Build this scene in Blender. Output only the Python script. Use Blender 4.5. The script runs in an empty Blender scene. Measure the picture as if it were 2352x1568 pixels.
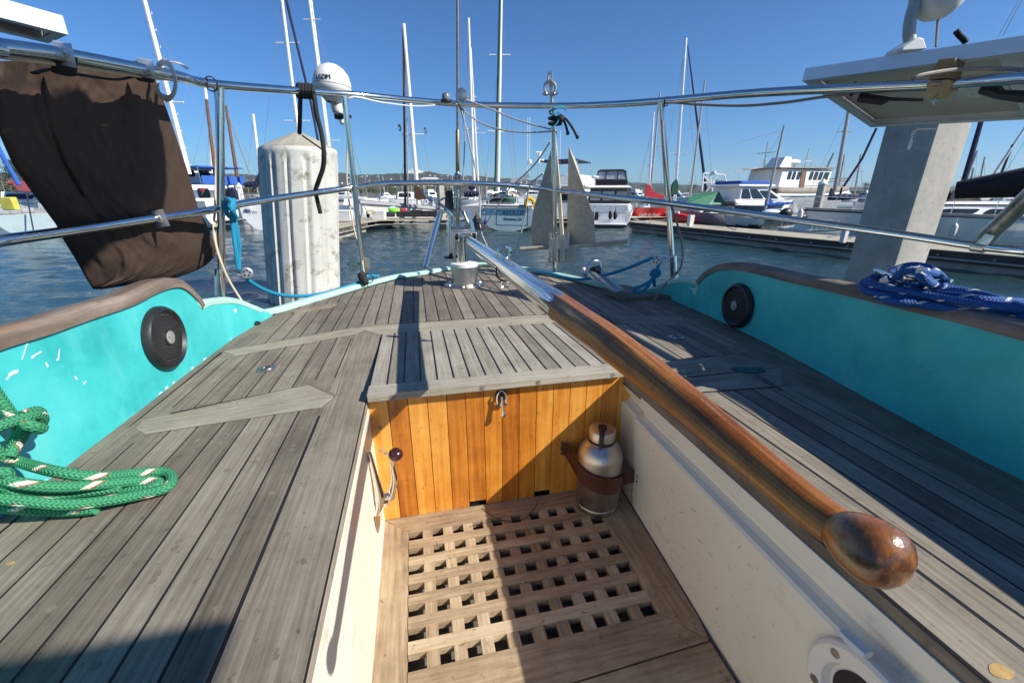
import bpy, bmesh, math, random
from mathutils import Vector, Matrix, noise
random.seed(7)
S = bpy.context.scene
COL = S.collection
PI = math.pi
R_ = math.radians
# ------------------------------------------------------------------ camera
EYE = Vector((0, 0, .45)); FPX = 950.; CX, CY = 1176., 784.
PITCH = math.atan(339/950.); YAW = R_(12.85)
cam = bpy.data.cameras.new('camera'); camo = bpy.data.objects.new('camera', cam); COL.objects.link(camo)
cam.sensor_fit = 'HORIZONTAL'; cam.sensor_width = 36; cam.lens = FPX/2352*36
cam.clip_start = .02; cam.clip_end = 20000
camo.location = EYE; camo.rotation_euler = (PI/2-PITCH, 0, -YAW)
S.camera = camo
# ------------------------------------------------------------------ sky and sun
SUN = Vector((1.10, -.75, 1.0)).normalized()
w = bpy.data.worlds.new('World'); S.world = w; w.use_nodes = True
nt = w.node_tree; bg = nt.nodes['Background']
sky = nt.nodes.new('ShaderNodeTexSky'); sky.sky_type = 'NISHITA'; sky.sun_disc = False
sky.sun_elevation = math.asin(SUN.z); sky.sun_rotation = math.atan2(SUN.x, SUN.y)
sky.air_density = 1.0; sky.dust_density = .15; sky.ozone_density = 1.6
tint = nt.nodes.new('ShaderNodeMix'); tint.data_type = 'RGBA'; tint.blend_type = 'MULTIPLY'; tint.inputs[0].default_value = 1; tint.inputs[7].default_value = (.50, .98, 1.58, 1)
nt.links.new(sky.outputs[0], tint.inputs[6]); nt.links.new(tint.outputs[2], bg.inputs[0]); bg.inputs[1].default_value = .056
sl = bpy.data.lights.new('sun', 'SUN'); sl.energy = 5.0; sl.angle = R_(.53); sl.color = (1, .955, .87)
so = bpy.data.objects.new('sun', sl); COL.objects.link(so); so.rotation_euler = SUN.to_track_quat('Z', 'Y').to_euler(); so.location = (3, -2, 8)
S.view_settings.view_transform = 'Standard'; S.view_settings.look = 'None'; S.view_settings.gamma = 1
S.view_settings.exposure = .50
# ------------------------------------------------------------------ measuring helpers (px of a 2352 wide print of the photo)
CF = Vector((math.sin(YAW)*math.cos(PITCH), math.cos(YAW)*math.cos(PITCH), -math.sin(PITCH)))
CR = Vector((math.cos(YAW), -math.sin(YAW), 0)); CU = CR.cross(CF); HF = Vector((math.sin(YAW), math.cos(YAW), 0))
def ray(px, py): return CF + CR*((px-CX)/FPX) + CU*((CY-py)/FPX)
def Z(px, py, z=0): r = ray(px, py); return EYE + r*((z-EYE.z)/r.z)
def Y(px, py, y): r = ray(px, py); return EYE + r*((y-EYE.y)/r.y)
def X(px, py, x): r = ray(px, py); return EYE + r*((x-EYE.x)/r.x)
def D(px, py, d): r = ray(px, py); return EYE + r*(d/r.dot(HF))
def lerp(a, b, t): return a+(b-a)*t
def interp(x, pts):
    if x <= pts[0][0]: return pts[0][1]
    for (a, va), (b, vb) in zip(pts, pts[1:]):
        if x <= b: return va+(vb-va)*(x-a)/(b-a)
    return pts[-1][1]
def on_plan(px, py, poly):
    "where the view ray crosses the vertical wall standing on a plan polyline"
    r = ray(px, py); best = None
    for (x0, y0), (x1, y1) in zip(poly, poly[1:]):
        ex, ey = x1-x0, y1-y0; den = r.x*ey-r.y*ex
        if abs(den) < 1e-9: continue
        t = (x0*ey-y0*ex)/den; s = (x0*r.y-y0*r.x)/den
        if t > 0 and -.02 <= s <= 1.02: best = EYE+r*t if best is None else best
    return best
# ------------------------------------------------------------------ materials
def newmat(name):
    m = bpy.data.materials.new(name); m.use_nodes = True
    n = m.node_tree.nodes; b = n['Principled BSDF']; return m, n, m.node_tree.links, b
def setb(b, col=None, rough=None, metal=None, coat=None, ior=None):
    if col is not None: b.inputs['Base Color'].default_value = (*col, 1)
    if rough is not None: b.inputs['Roughness'].default_value = rough
    if metal is not None: b.inputs['Metallic'].default_value = metal
    if coat is not None: b.inputs['Coat Weight'].default_value = coat; b.inputs['Coat Roughness'].default_value = .08
def tex(n, l, kind='Object', scale=(1, 1, 1)):
    t = n.new('ShaderNodeTexCoord'); mp = n.new('ShaderNodeMapping'); mp.inputs['Scale'].default_value = scale
    l.new(t.outputs[kind], mp.inputs[0]); return mp.outputs[0]
def nz(n, l, vec, scale, detail=4, rough=.6):
    t = n.new('ShaderNodeTexNoise'); t.inputs['Scale'].default_value = scale; t.inputs['Detail'].default_value = detail; t.inputs['Roughness'].default_value = rough
    l.new(vec, t.inputs['Vector']); return t.outputs['Fac']
def ramp(n, l, fac, stops):
    r = n.new('ShaderNodeValToRGB'); e = r.color_ramp.elements
    while len(e) < len(stops): e.new(.5)
    for k, (p, c) in enumerate(stops): e[k].position = p; e[k].color = (*c, 1) if len(c) == 3 else c
    l.new(fac, r.inputs[0]); return r.outputs[0]
def mix(n, l, fac, a, b, mode='MIX'):
    m = n.new('ShaderNodeMix'); m.data_type = 'RGBA'; m.blend_type = mode
    for s, v in ((m.inputs[0], fac), (m.inputs[6], a), (m.inputs[7], b)):
        if hasattr(v, 'links'): l.new(v, s)
        elif isinstance(v, (int, float)): s.default_value = v
        else: s.default_value = (*v, 1)
    return m.outputs[2]
def math_(n, l, op, a, b=0.):
    m = n.new('ShaderNodeMath'); m.operation = op
    for s, v in ((m.inputs[0], a), (m.inputs[1], b)):
        if hasattr(v, 'links'): l.new(v, s)
        else: s.default_value = v
    return m.outputs[0]
def bump(n, l, b, h, strength=.3, dist=.01):
    k = n.new('ShaderNodeBump'); k.inputs['Strength'].default_value = strength; k.inputs['Distance'].default_value = dist
    l.new(h, k.inputs['Height']); l.new(k.outputs[0], b.inputs['Normal'])
def attr(n, name='tint'):
    a = n.new('ShaderNodeAttribute'); a.attribute_name = name; return a.outputs['Fac']
def mat(name, col, rough=.5, metal=0, var=.12, scale=6, bmp=0, coat=0, dirt=None, bdist=.004):
    m, n, l, b = newmat(name); setb(b, col, rough, metal, coat)
    v = tex(n, l); f = nz(n, l, v, scale, 5)
    c = ramp(n, l, f, [(.3, [max(0, x*(1-var)) for x in col]), (.7, [min(1, x*(1+var)) for x in col])])
    if dirt:
        g = nz(n, l, v, dirt[2], 6, .7); g = ramp(n, l, g, [(dirt[3], (0, 0, 0)), (min(1, dirt[3]+.12), (1, 1, 1))])
        c = mix(n, l, math_(n, l, 'MULTIPLY', g, dirt[1]), c, dirt[0])
    l.new(c, b.inputs['Base Color'])
    r = ramp(n, l, f, [(.3, (rough*.8,)*3), (.7, (min(1, rough*1.25),)*3)]); l.new(r, b.inputs['Roughness'])
    if bmp: bump(n, l, b, nz(n, l, v, scale*9, 4), bmp, bdist)
    return m
def wood(name, dark, mid, light, rough=.75, gs=(5, 150), tintamt=.55, bmp=.35, coat=0, patch=None, ring=True, bd=.0012):
    m, n, l, b = newmat(name); setb(b, mid, rough, 0, coat)
    uv = tex(n, l, 'UV', (gs[0], gs[1], 1)); g = nz(n, l, uv, 1., 6, .62)
    uv2 = tex(n, l, 'UV', (gs[0]*.35, gs[1]*.16, 1)); g2 = nz(n, l, uv2, 1., 4, .5)
    uv3 = tex(n, l, 'Object', (1, 1, 1)); g3 = nz(n, l, uv3, 7., 8, .72)
    t = attr(n)
    f = math_(n, l, 'MULTIPLY', g, .50)
    f = math_(n, l, 'ADD', f, math_(n, l, 'MULTIPLY', g2, .22))
    f = math_(n, l, 'ADD', f, math_(n, l, 'MULTIPLY', g3, .45))
    f = math_(n, l, 'ADD', f, math_(n, l, 'MULTIPLY', math_(n, l, 'SUBTRACT', t, .5), tintamt*.35))
    c = ramp(n, l, f, [(.36, dark), (.56, mid), (.76, light)])
    sp = nz(n, l, uv3, 60., 3, .6); sp = ramp(n, l, sp, [(.30, (1, 1, 1)), (.36, (0, 0, 0))]); c = mix(n, l, math_(n, l, 'MULTIPLY', sp, .45), c, [x*.35 for x in dark])
    if patch:
        p = nz(n, l, tex(n, l, 'UV', (patch[1], patch[2], 1)), 1., 5, .7)
        p = ramp(n, l, p, [(patch[3], (0, 0, 0)), (patch[3]+.05, (1, 1, 1))]); c = mix(n, l, p, c, patch[0])
    l.new(c, b.inputs['Base Color'])
    bump(n, l, b, g, bmp, bd)
    return m
def rope_mat(name, col, fleck, every=.03, shade=.5, fleck2=None):
    m, n, l, b = newmat(name); setb(b, col, .75)
    sep = n.new('ShaderNodeSeparateXYZ'); t = n.new('ShaderNodeTexCoord'); l.new(t.outputs['UV'], sep.inputs[0])
    u, v = sep.outputs[0], sep.outputs[1]      # u metres along / radius, v 0..1 round
    k = math_(n, l, 'MULTIPLY', v, 10*PI*2/2)
    pu = math_(n, l, 'MULTIPLY', u, 9.)
    a = math_(n, l, 'SINE', math_(n, l, 'ADD', pu, math_(n, l, 'MULTIPLY', math_(n, l, 'PINGPONG', v, .1), 45)))
    hb = math_(n, l, 'ABSOLUTE', math_(n, l, 'SINE', k))
    h = math_(n, l, 'MULTIPLY', math_(n, l, 'ADD', a, 1.2), math_(n, l, 'ADD', hb, .3))
    c = ramp(n, l, math_(n, l, 'MULTIPLY', h, .4), [(.0, [x*shade for x in col]), (.5, col)])
    hel = math_(n, l, 'ADD', math_(n, l, 'MULTIPLY', u, 1/every), v)
    q = math_(n, l, 'FRACT', hel, 0); q2 = math_(n, l, 'FRACT', math_(n, l, 'MULTIPLY', v, 2), 0)
    on = math_(n, l, 'MULTIPLY', math_(n, l, 'LESS_THAN', q, .15), math_(n, l, 'LESS_THAN', q2, .42))
    if fleck: c = mix(n, l, on, c, fleck)
    if fleck2:
        on2 = math_(n, l, 'MULTIPLY', math_(n, l, 'GREATER_THAN', q, .15), math_(n, l, 'MULTIPLY', math_(n, l, 'LESS_THAN', q, .20), math_(n, l, 'LESS_THAN', q2, .5)))
        c = mix(n, l, on2, c, fleck2)
    l.new(c, b.inputs['Base Color']); bump(n, l, b, h, .5, .0015)
    return m
TEAK = wood('weathered_teak', (.075, .058, .042), (.178, .148, .112), (.315, .272, .212), rough=.8, bmp=.6, tintamt=.5)
TEAKL = wood('pale_weathered_teak', (.12, .10, .075), (.25, .22, .172), (.42, .378, .31), rough=.8, bmp=.45)
FLOORT = wood('floor_teak', (.13, .088, .05), (.34, .245, .15), (.56, .445, .30), rough=.72, gs=(8, 120), bmp=.45)
CAPT = wood('cap_rail_teak', (.05, .036, .026), (.155, .115, .085), (.31, .25, .2), rough=.65, gs=(4, 90), patch=((.33, .17, .06), 2.2, 30, .61), bmp=.5)
ORANGE = wood('oiled_teak', (.26, .065, .008), (.56, .20, .022), (.76, .38, .07), rough=.38, gs=(3, 62), tintamt=.85, bmp=.12, coat=.15)
VARN = wood('varnished_tiller_wood', (.035, .011, .003), (.23, .072, .013), (.52, .23, .055), rough=.46, gs=(9, 24), tintamt=0, bmp=.6, coat=.28, patch=((.30, .23, .17), 5, 6, .64))
VARN.node_tree.nodes['Principled BSDF'].inputs['Specular IOR Level'].default_value = .25
CAULK = mat('black_caulk', (.012, .012, .013), .6, var=.2)
TURQ = mat('turquoise_paint', (.035, .50, .47), .42, var=.10, scale=5, dirt=((.018, .33, .33), .75, 8, .54), bmp=.06)
def turq():
    m, n, l, b = newmat('turquoise_paint'); setb(b, (.035, .50, .47), .45); v = tex(n, l)
    f = nz(n, l, v, 5, 6, .62); g = nz(n, l, v, 16, 5, .7); st = nz(n, l, tex(n, l, 'Object', (14, 9, 3)), 1., 5, .65); w_ = nz(n, l, v, 2.2, 5, .6)
    c = ramp(n, l, f, [(.30, (.020, .36, .36)), (.50, (.045, .49, .49)), (.70, (.085, .57, .57))])
    c = mix(n, l, math_(n, l, 'MULTIPLY', ramp(n, l, g, [(.56, (0, 0, 0)), (.70, (1, 1, 1))]), .35), c, (.014, .30, .31))
    c = mix(n, l, math_(n, l, 'MULTIPLY', ramp(n, l, st, [(.58, (0, 0, 0)), (.72, (1, 1, 1))]), .30), c, (.22, .64, .60))
    c = mix(n, l, math_(n, l, 'MULTIPLY', ramp(n, l, w_, [(.5, (0, 0, 0)), (.75, (1, 1, 1))]), .25), c, (.10, .60, .57))
    l.new(c, b.inputs['Base Color']); l.new(ramp(n, l, g, [(.3, (.32,)*3), (.7, (.62,)*3)]), b.inputs['Roughness']); bump(n, l, b, math_(n, l, 'ADD', st, g), .10, .004); return m
TURQ = turq()
MINT = mat('faded_mint_paint', (.42, .66, .56), .5, var=.08, dirt=((.3, .42, .36), .5, 14, .6))
CREAM = mat('cream_gelcoat', (.74, .715, .62), .38, var=.07, scale=3, dirt=((.40, .35, .26), .5, 9, .60), bmp=.04)
WHITE = mat('white_paint', (.80, .80, .78), .3, var=.04, scale=2)
OFFW = mat('off_white_gelcoat', (.72, .71, .66), .35, var=.06, scale=2, dirt=((.4, .36, .3), .3, 5, .62))
CHROME = mat('polished_stainless', (.78, .74, .69), .12, 1, var=.08, scale=14, dirt=((.42, .33, .24), .35, 40, .68))
DULL = mat('weathered_steel', (.5, .47, .42), .33, 1, var=.25, scale=25, dirt=((.3, .17, .08), .6, 40, .6))
BRUSH = mat('brushed_steel', (.52, .49, .45), .36, 1, var=.15, scale=12, dirt=((.22, .17, .12), .6, 16, .56))
GALV = mat('galvanised_steel', (.38, .36, .30), .6, .25, var=.24, scale=45, dirt=((.24, .16, .09), .35, 30, .62), bmp=.25, bdist=.001)
ALU = mat('aluminium', (.72, .73, .74), .42, .75, var=.05, scale=8)
MASTW = mat('white_spar_paint', (.78, .77, .74), .4, var=.05)
SPARG = mat('grey_aluminium_spar', (.40, .39, .37), .45, .3, var=.1)
BWOOD = mat('brown_spar_wood', (.17, .09, .045), .5, var=.2, scale=10)
BLACK = mat('black_plastic', (.016, .016, .017), .42, var=.2, scale=20)
RUBB = mat('black_cord', (.012, .012, .013), .8, var=.2, scale=60, bmp=.4)
CONC = mat('grey_concrete', (.38, .355, .305), .85, var=.22, scale=3.2, dirt=((.17, .155, .13), .45, 18, .56), bmp=.5)
PILEW = mat('white_pile_sleeve', (.56, .55, .49), .65, var=.14, scale=3, dirt=((.22, .19, .13), .85, 6, .53), bmp=.2)
NAVY = mat('navy_canvas', (.012, .02, .055), .85, var=.25, scale=9)
BLUEC = mat('bright_blue_canvas', (.02, .10, .40), .8, var=.15)
GREENC = mat('dark_green_canvas', (.012, .08, .05), .85, var=.25, scale=4)
REDC = mat('red_canvas', (.50, .03, .045), .8, var=.2, scale=5)
PINKC = mat('faded_red_canvas', (.55, .12, .13), .8, var=.15, scale=4)
BLKC = mat('black_canvas', (.012, .012, .014), .85, var=.25, scale=5)
BROWNC = mat('brown_sail_canvas', (.09, .045, .03), .85, var=.2, scale=6)
GLASS = mat('dark_window_glass', (.018, .028, .032), .06, 0, var=.3, scale=2)
REDH = mat('red_hull_paint', (.62, .025, .02), .3, var=.06, scale=2)
HGREY = mat('pale_blue_grey_hull', (.50, .61, .60), .3, var=.05, scale=1.5, dirt=((.3, .36, .36), .4, 3, .55))
HBLUE = mat('dark_blue_hull', (.008, .012, .03), .15, var=.1)
HGR = mat('grey_hull_paint', (.33, .34, .35), .45, var=.1, scale=1.5)
HPUR = mat('dusty_purple_hull', (.26, .22, .25), .45, var=.08)
TAN = mat('tan_dock_boards', (.40, .35, .26), .85, var=.18, scale=5, bmp=.2)
DOCKS = mat('dark_dock_side', (.075, .062, .05), .85, var=.4, scale=3, bmp=.3)
YEL = mat('yellow_foam', (.85, .52, .01), .5, var=.05)
BLUEP = mat('blue_fender', (.02, .03, .22), .4, var=.1)
BOXG = mat('dark_dock_box', (.03, .03, .032), .6, var=.3)
TREEM = mat('tree_foliage', (.035, .055, .022), .9, var=.5, scale=1.3)
TRUNK = mat('bark', (.09, .065, .045), .9, var=.3)
LEATH = mat('brown_leather', (.075, .022, .012), .45, var=.25, scale=20, bmp=.15, coat=.1)
KNOB = mat('burgundy_knob', (.05, .012, .014), .25, var=.1, coat=.4)
TEALP = mat('green_bronze_patina', (.035, .11, .10), .45, .4, var=.3, scale=30)
CABLE = mat('cream_cable', (.55, .46, .32), .6, var=.15)
GCABLE = mat('grey_cable', (.24, .2, .17), .65, var=.2)
BLOCKW = wood('wooden_block', (.10, .055, .02), (.28, .17, .07), (.45, .33, .18), rough=.7, gs=(9, 40))
WEBB = mat('cream_webbing', (.66, .63, .54), .8, var=.1, scale=60, bmp=.3)
RGREEN = rope_mat('green_fleck_rope', (.045, .31, .14), (.72, .66, .52), 8.5, .3, (.33, .10, .06))
RBLUE = rope_mat('blue_fleck_rope', (.006, .085, .32), (.6, .6, .58), 7.5, .55)
RTURQ = rope_mat('turquoise_rope', (.01, .30, .50), None, 3, .45)
RWHT = rope_mat('white_black_fleck_rope', (.62, .60, .55), (.03, .03, .03), 4.)
RBLK = rope_mat('black_rope', (.016, .018, .018), None, 4.)
def bag_mat():
    m, n, l, b = newmat('brown_bag_canvas'); setb(b, (.05, .03, .02), .85)
    v = tex(n, l); f = nz(n, l, v, 5, 4); g = nz(n, l, tex(n, l, 'Object', (1, 1, .25)), 260, 2)
    c = ramp(n, l, f, [(.3, (.032, .017, .010)), (.7, (.052, .028, .017))]); c = mix(n, l, math_(n, l, 'MULTIPLY', g, .35), c, (.10, .066, .048))
    l.new(c, b.inputs['Base Color']); bump(n, l, b, math_(n, l, 'ADD', math_(n, l, 'MULTIPLY', g, .05), nz(n, l, tex(n, l, 'Object', (6, 6, 2.2)), 1., 4, .55)), .6, .03)
    return m
BAG = bag_mat()
def water_mat():
    m, n, l, b = newmat('harbour_water'); setb(b, (.018, .046, .046), .035); b.inputs['IOR'].default_value = 1.33
    v = tex(n, l, 'Object', (1, 1, 1)); mp = n.new('ShaderNodeMapping'); l.new(v, mp.inputs[0]); mp.inputs['Rotation'].default_value = (0, 0, R_(12)); mp.inputs['Scale'].default_value = (.8, 1.7, 1)
    a = nz(n, l, mp.outputs[0], 4.2, 6, .68); c = nz(n, l, mp.outputs[0], .9, 3, .5)
    h = math_(n, l, 'ADD', math_(n, l, 'MULTIPLY', a, .7), math_(n, l, 'MULTIPLY', c, 1.1))
    bump(n, l, b, h, .35, .12)
    return m
WATER = water_mat()
# ------------------------------------------------------------------ mesh builder
class MB:
    def __init__(s): s.v = []; s.f = []; s.uv = []; s.t = []; s.mi = []; s.k = 0; s.tint = None
    def face(s, pts, uv=None, t=None):
        b = len(s.v); s.v += [Vector(p) for p in pts]; s.f.append(tuple(range(b, b+len(pts))))
        s.uv.append(uv); s.t.append(random.random() if t is None else t); s.mi.append(s.k)
    def mesh(s, vs, fs, uvs=None, t=None):
        b = len(s.v); s.v += [Vector(p) for p in vs]; t = random.random() if t is None else t
        for i, f in enumerate(fs): s.f.append(tuple(b+k for k in f)); s.uv.append(uvs[i] if uvs else None); s.t.append(t); s.mi.append(s.k)
    def hexa(s, c, t=None):
        "8 corners: bottom 0-3 anticlockwise seen from above, top 4-7"
        s.mesh(c, [(3, 2, 1, 0), (4, 5, 6, 7), (0, 1, 5, 4), (1, 2, 6, 5), (2, 3, 7, 6), (3, 0, 4, 7)], None, t)
    def box(s, x0, x1, y0, y1, z0, z1, t=None):
        s.hexa([(x0, y0, z0), (x1, y0, z0), (x1, y1, z0), (x0, y1, z0), (x0, y0, z1), (x1, y0, z1), (x1, y1, z1), (x0, y1, z1)], t)
    def slab(s, poly, z0, z1, grain=None, t=None, inset=0):
        "prism on a plan polygon (anticlockwise); grain = unit 2D direction of the wood"
        g = grain or (0, 1); n = len(poly); off = (random.random()*9, random.random()*9); t = random.random() if t is None else t
        uv = lambda p, dz=0: (p[0]*g[0]+p[1]*g[1]+off[0], -p[0]*g[1]+p[1]*g[0]+off[1]+dz)
        b = len(s.v)
        for z in (z0, z1): s.v += [Vector((p[0], p[1], z)) for p in poly]
        def add(f, u): s.f.append(tuple(b+k for k in f)); s.uv.append(u); s.t.append(t); s.mi.append(s.k)
        add(range(n, 2*n), [uv(p) for p in poly]); add(range(n-1, -1, -1), [uv(p) for p in reversed(poly)])
        for i in range(n):
            j = (i+1) % n; a, c = poly[i], poly[j]; add((i, j, n+j, n+i), [uv(a, z0), uv(c, z0), uv(c, z1), uv(a, z1)])
    def tube(s, pts, r, seg=10, caps=True, closed=False, smooth=0, flat=1, up=None, t=None):
        pts = [Vector(p) for p in pts]
        rs = list(r) if hasattr(r, '__len__') else [r]*len(pts)
        if smooth:
            P, Rr = [], []; n = len(pts); m = n if closed else n-1
            for i in range(m):
                g = lambda k: pts[k % n] if closed else pts[max(0, min(n-1, k))]
                p0, p1, p2, p3 = g(i-1), g(i), g(i+1), g(i+2)
                for q in range(smooth):
                    u = q/smooth
                    P.append(.5*((2*p1)+(p2-p0)*u+(2*p0-5*p1+4*p2-p3)*u*u+(3*p1-p0-3*p2+p3)*u**3)); Rr.append(lerp(rs[i], rs[(i+1) % n], u))
            if not closed: P.append(pts[-1]); Rr.append(rs[-1])
            pts, rs = P, Rr
        n = len(pts); b = len(s.v); L = 0; Ls = []; t = random.random() if t is None else t
        T = [((pts[(i+1) % n] if closed or i < n-1 else pts[i])-(pts[i-1] if closed or i > 0 else pts[i])).normalized() for i in range(n)]
        N = Vector(up) if up else (Vector((0, 0, 1)) if abs(T[0].z) < .9 else Vector((1, 0, 0)))
        N = (N-T[0]*N.dot(T[0])).normalized()
        for i in range(n):
            if i:
                L += (pts[i]-pts[i-1]).length
                N = (N-T[i]*N.dot(T[i]))
                N = N.normalized() if N.length > 1e-6 else T[i].orthogonal().normalized()
            Ls.append(L); Bn = T[i].cross(N)
            for k in range(seg): a = 2*PI*k/seg; s.v.append(pts[i]+(N*math.cos(a)*flat+Bn*math.sin(a))*rs[i])
        rr = max(rs) if max(rs) > 0 else 1
        for i in range(n if closed else n-1):
            j = (i+1) % n; lu = Ls[i]/rr; lv = (Ls[j] if j else L+(pts[0]-pts[-1]).length)/rr
            for k in range(seg):
                q = (k+1) % seg; s.f.append((b+i*seg+k, b+i*seg+q, b+j*seg+q, b+j*seg+k)); s.uv.append([(lu, k/seg), (lu, (k+1)/seg), (lv, (k+1)/seg), (lv, k/seg)]); s.t.append(t); s.mi.append(s.k)
        if caps and not closed:
            for i, o in ((0, 1), (n-1, 0)):
                if rs[i] > 1e-5: q = [b+i*seg+k for k in range(seg)]; s.f.append(tuple(reversed(q)) if o else tuple(q)); s.uv.append(None); s.t.append(t); s.mi.append(s.k)
    def lathe(s, base, axis, prof, seg=24, caps=True, t=None):
        "profile [(along, radius)] turned about an axis"
        base = Vector(base); A = Vector(axis).normalized(); N = A.orthogonal().normalized(); Bn = A.cross(N); b = len(s.v); t = random.random() if t is None else t
        for (h, r) in prof:
            for k in range(seg): a = 2*PI*k/seg; s.v.append(base+A*h+(N*math.cos(a)+Bn*math.sin(a))*max(r, 1e-5))
        for i in range(len(prof)-1):
            for k in range(seg):
                q = (k+1) % seg; s.f.append((b+i*seg+k, b+i*seg+q, b+(i+1)*seg+q, b+(i+1)*seg+k))
                s.uv.append([(prof[i][0]*20, k/seg), (prof[i][0]*20, (k+1)/seg), (prof[i+1][0]*20, (k+1)/seg), (prof[i+1][0]*20, k/seg)]); s.t.append(t); s.mi.append(s.k)
        if caps:
            for i, o in ((0, 1), (len(prof)-1, 0)):
                if prof[i][1] > 1e-4: q = [b+i*seg+k for k in range(seg)]; s.f.append(tuple(reversed(q)) if o else tuple(q)); s.uv.append(None); s.t.append(t); s.mi.append(s.k)
    def ball(s, c, r, seg=16, rings=10, sc=(1, 1, 1)):
        c = Vector(c); vs = []; fs = []
        for i in range(rings+1):
            a = PI*i/rings
            for k in range(seg): q = 2*PI*k/seg; vs.append(c+Vector((math.sin(a)*math.cos(q)*r*sc[0], math.sin(a)*math.sin(q)*r*sc[1], math.cos(a)*r*sc[2])))
        for i in range(rings):
            for k in range(seg): q = (k+1) % seg; fs.append((i*seg+k, (i+1)*seg+k, (i+1)*seg+q, i*seg+q))
        s.mesh(vs, fs)
    def plate(s, pts, nrm, th):
        "flat polygon pushed out by th along nrm"
        nrm = Vector(nrm).normalized()*th; a = [Vector(p) for p in pts]; n = len(a); c = [p+nrm for p in a]
        fs = [tuple(range(n-1, -1, -1)), tuple(range(n, 2*n))]+[(i, (i+1) % n, n+(i+1) % n, n+i) for i in range(n)]
        s.mesh(a+c, fs)
    def build(s, name, m, parent=None, local=False, smooth=True, angle=35, bevel=0, origin=None, recalc=True):
        me = bpy.data.meshes.new(name); vs = s.v
        o = bpy.data.objects.new(name, me); COL.objects.link(o)
        if parent is not None:
            o.parent = parent
            if not local: inv = WM(parent).inverted(); vs = [inv @ v for v in vs]
        elif not local:
            lo = Vector((sum(v.x for v in vs)/len(vs), sum(v.y for v in vs)/len(vs), min(v.z for v in vs))) if origin is None else Vector(origin)
            o.location = lo; vs = [v-lo for v in vs]
        me.from_pydata([tuple(v) for v in vs], [], s.f)
        for mm in (m if isinstance(m, (list, tuple)) else [m]): me.materials.append(mm)
        at = me.attributes.new('tint', 'FLOAT', 'FACE'); at.data.foreach_set('value', s.t)
        me.polygons.foreach_set('material_index', s.mi)
        ul = me.uv_layers.new(name='UVMap'); li = 0
        for fi, p in enumerate(me.polygons):
            u = s.uv[fi]
            for k in range(p.loop_total):
                if u: ul.data[p.loop_start+k].uv = u[k]
                else: c = me.vertices[p.vertices[k]].co; ul.data[p.loop_start+k].uv = (c.y+c.z*.7, c.x+c.z*.3)
        if recalc:
            bm = bmesh.new(); bm.from_mesh(me)
            bmesh.ops.recalc_face_normals(bm, faces=bm.faces); bm.to_mesh(me); bm.free()
        if smooth:
            me.shade_smooth(); me.set_sharp_from_angle(angle=R_(angle))
        if bevel:
            bv = o.modifiers.new('bevel', 'BEVEL'); bv.width = bevel; bv.segments = 2; bv.limit_method = 'ANGLE'; bv.angle_limit = R_(40)
        me.update(); return o
def WM(o):
    m = o.matrix_basis.copy(); q = o.parent
    while q: m = q.matrix_basis @ m; q = q.parent
    return m
def tag(o, label=None, cat=None, group=None, kind=None):
    for k, v in (('label', label), ('category', cat), ('group', group), ('kind', kind)):
        if v: o[k] = v
    return o
def thing(name, label, cat, loc=(0, 0, 0), rz=0, group=None):
    o = bpy.data.objects.new(name, None); COL.objects.link(o); o.location = loc; o.rotation_euler = (0, 0, rz); o.empty_display_size = .1
    return tag(o, label, cat, group)
def one(mb, name, m, label, cat, group=None, **kw): return tag(mb.build(name, m, **kw), label, cat, group)
def copy_tree(o, parent=None):
    c = o.copy(); COL.objects.link(c); c.parent = parent
    for ch in [q for q in bpy.data.objects if q.parent == o]: copy_tree(ch, c)
    return c
def text(s, size, m, parent, origin, xdir, ydir, name='lettering', shear=0, align='CENTER', depth=.002, spacing=1):
    cu = bpy.data.curves.new(name, 'FONT'); cu.body = s; cu.size = size; cu.align_x = align; cu.extrude = depth; cu.shear = shear; cu.space_character = spacing
    t = bpy.data.objects.new('tmp', cu); COL.objects.link(t); bpy.context.view_layer.update()
    me = bpy.data.meshes.new_from_object(t.evaluated_get(bpy.context.evaluated_depsgraph_get())); bpy.data.objects.remove(t)
    xd = Vector(xdir).normalized(); yd = Vector(ydir).normalized(); zd = xd.cross(yd).normalized()
    M4 = Matrix.Translation(origin) @ Matrix((xd, yd, zd)).transposed().to_4x4()
    me.transform(M4); me.materials.clear(); me.materials.append(m); me.name = name
    o = bpy.data.objects.new(name, me); COL.objects.link(o); o.parent = parent; return o
def clip(poly, nx, ny, d):
    "keep the side where nx*x+ny*y <= d"
    out = []
    for i in range(len(poly)):
        a, b = poly[i], poly[(i+1) % len(poly)]; fa = nx*a[0]+ny*a[1]-d; fb = nx*b[0]+ny*b[1]-d
        if fa <= 0: out.append(a)
        if (fa < 0 < fb) or (fb < 0 < fa): t = fa/(fa-fb); out.append((a[0]+(b[0]-a[0])*t, a[1]+(b[1]-a[1])*t))
    return out
def area(p): return .5*sum(p[i][0]*p[(i+1) % len(p)][1]-p[(i+1) % len(p)][0]*p[i][1] for i in range(len(p)))
def shrink(poly, g):
    if area(poly) < 0: poly = poly[::-1]
    out = poly
    for i in range(len(poly)):
        a, b = poly[i], poly[(i+1) % len(poly)]; ex, ey = b[0]-a[0], b[1]-a[1]; L = math.hypot(ex, ey)
        if L < 1e-6: continue
        nx, ny = ey/L, -ex/L; out = clip(out, nx, ny, nx*a[0]+ny*a[1]-g)
        if len(out) < 3: return []
    return out
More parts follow.
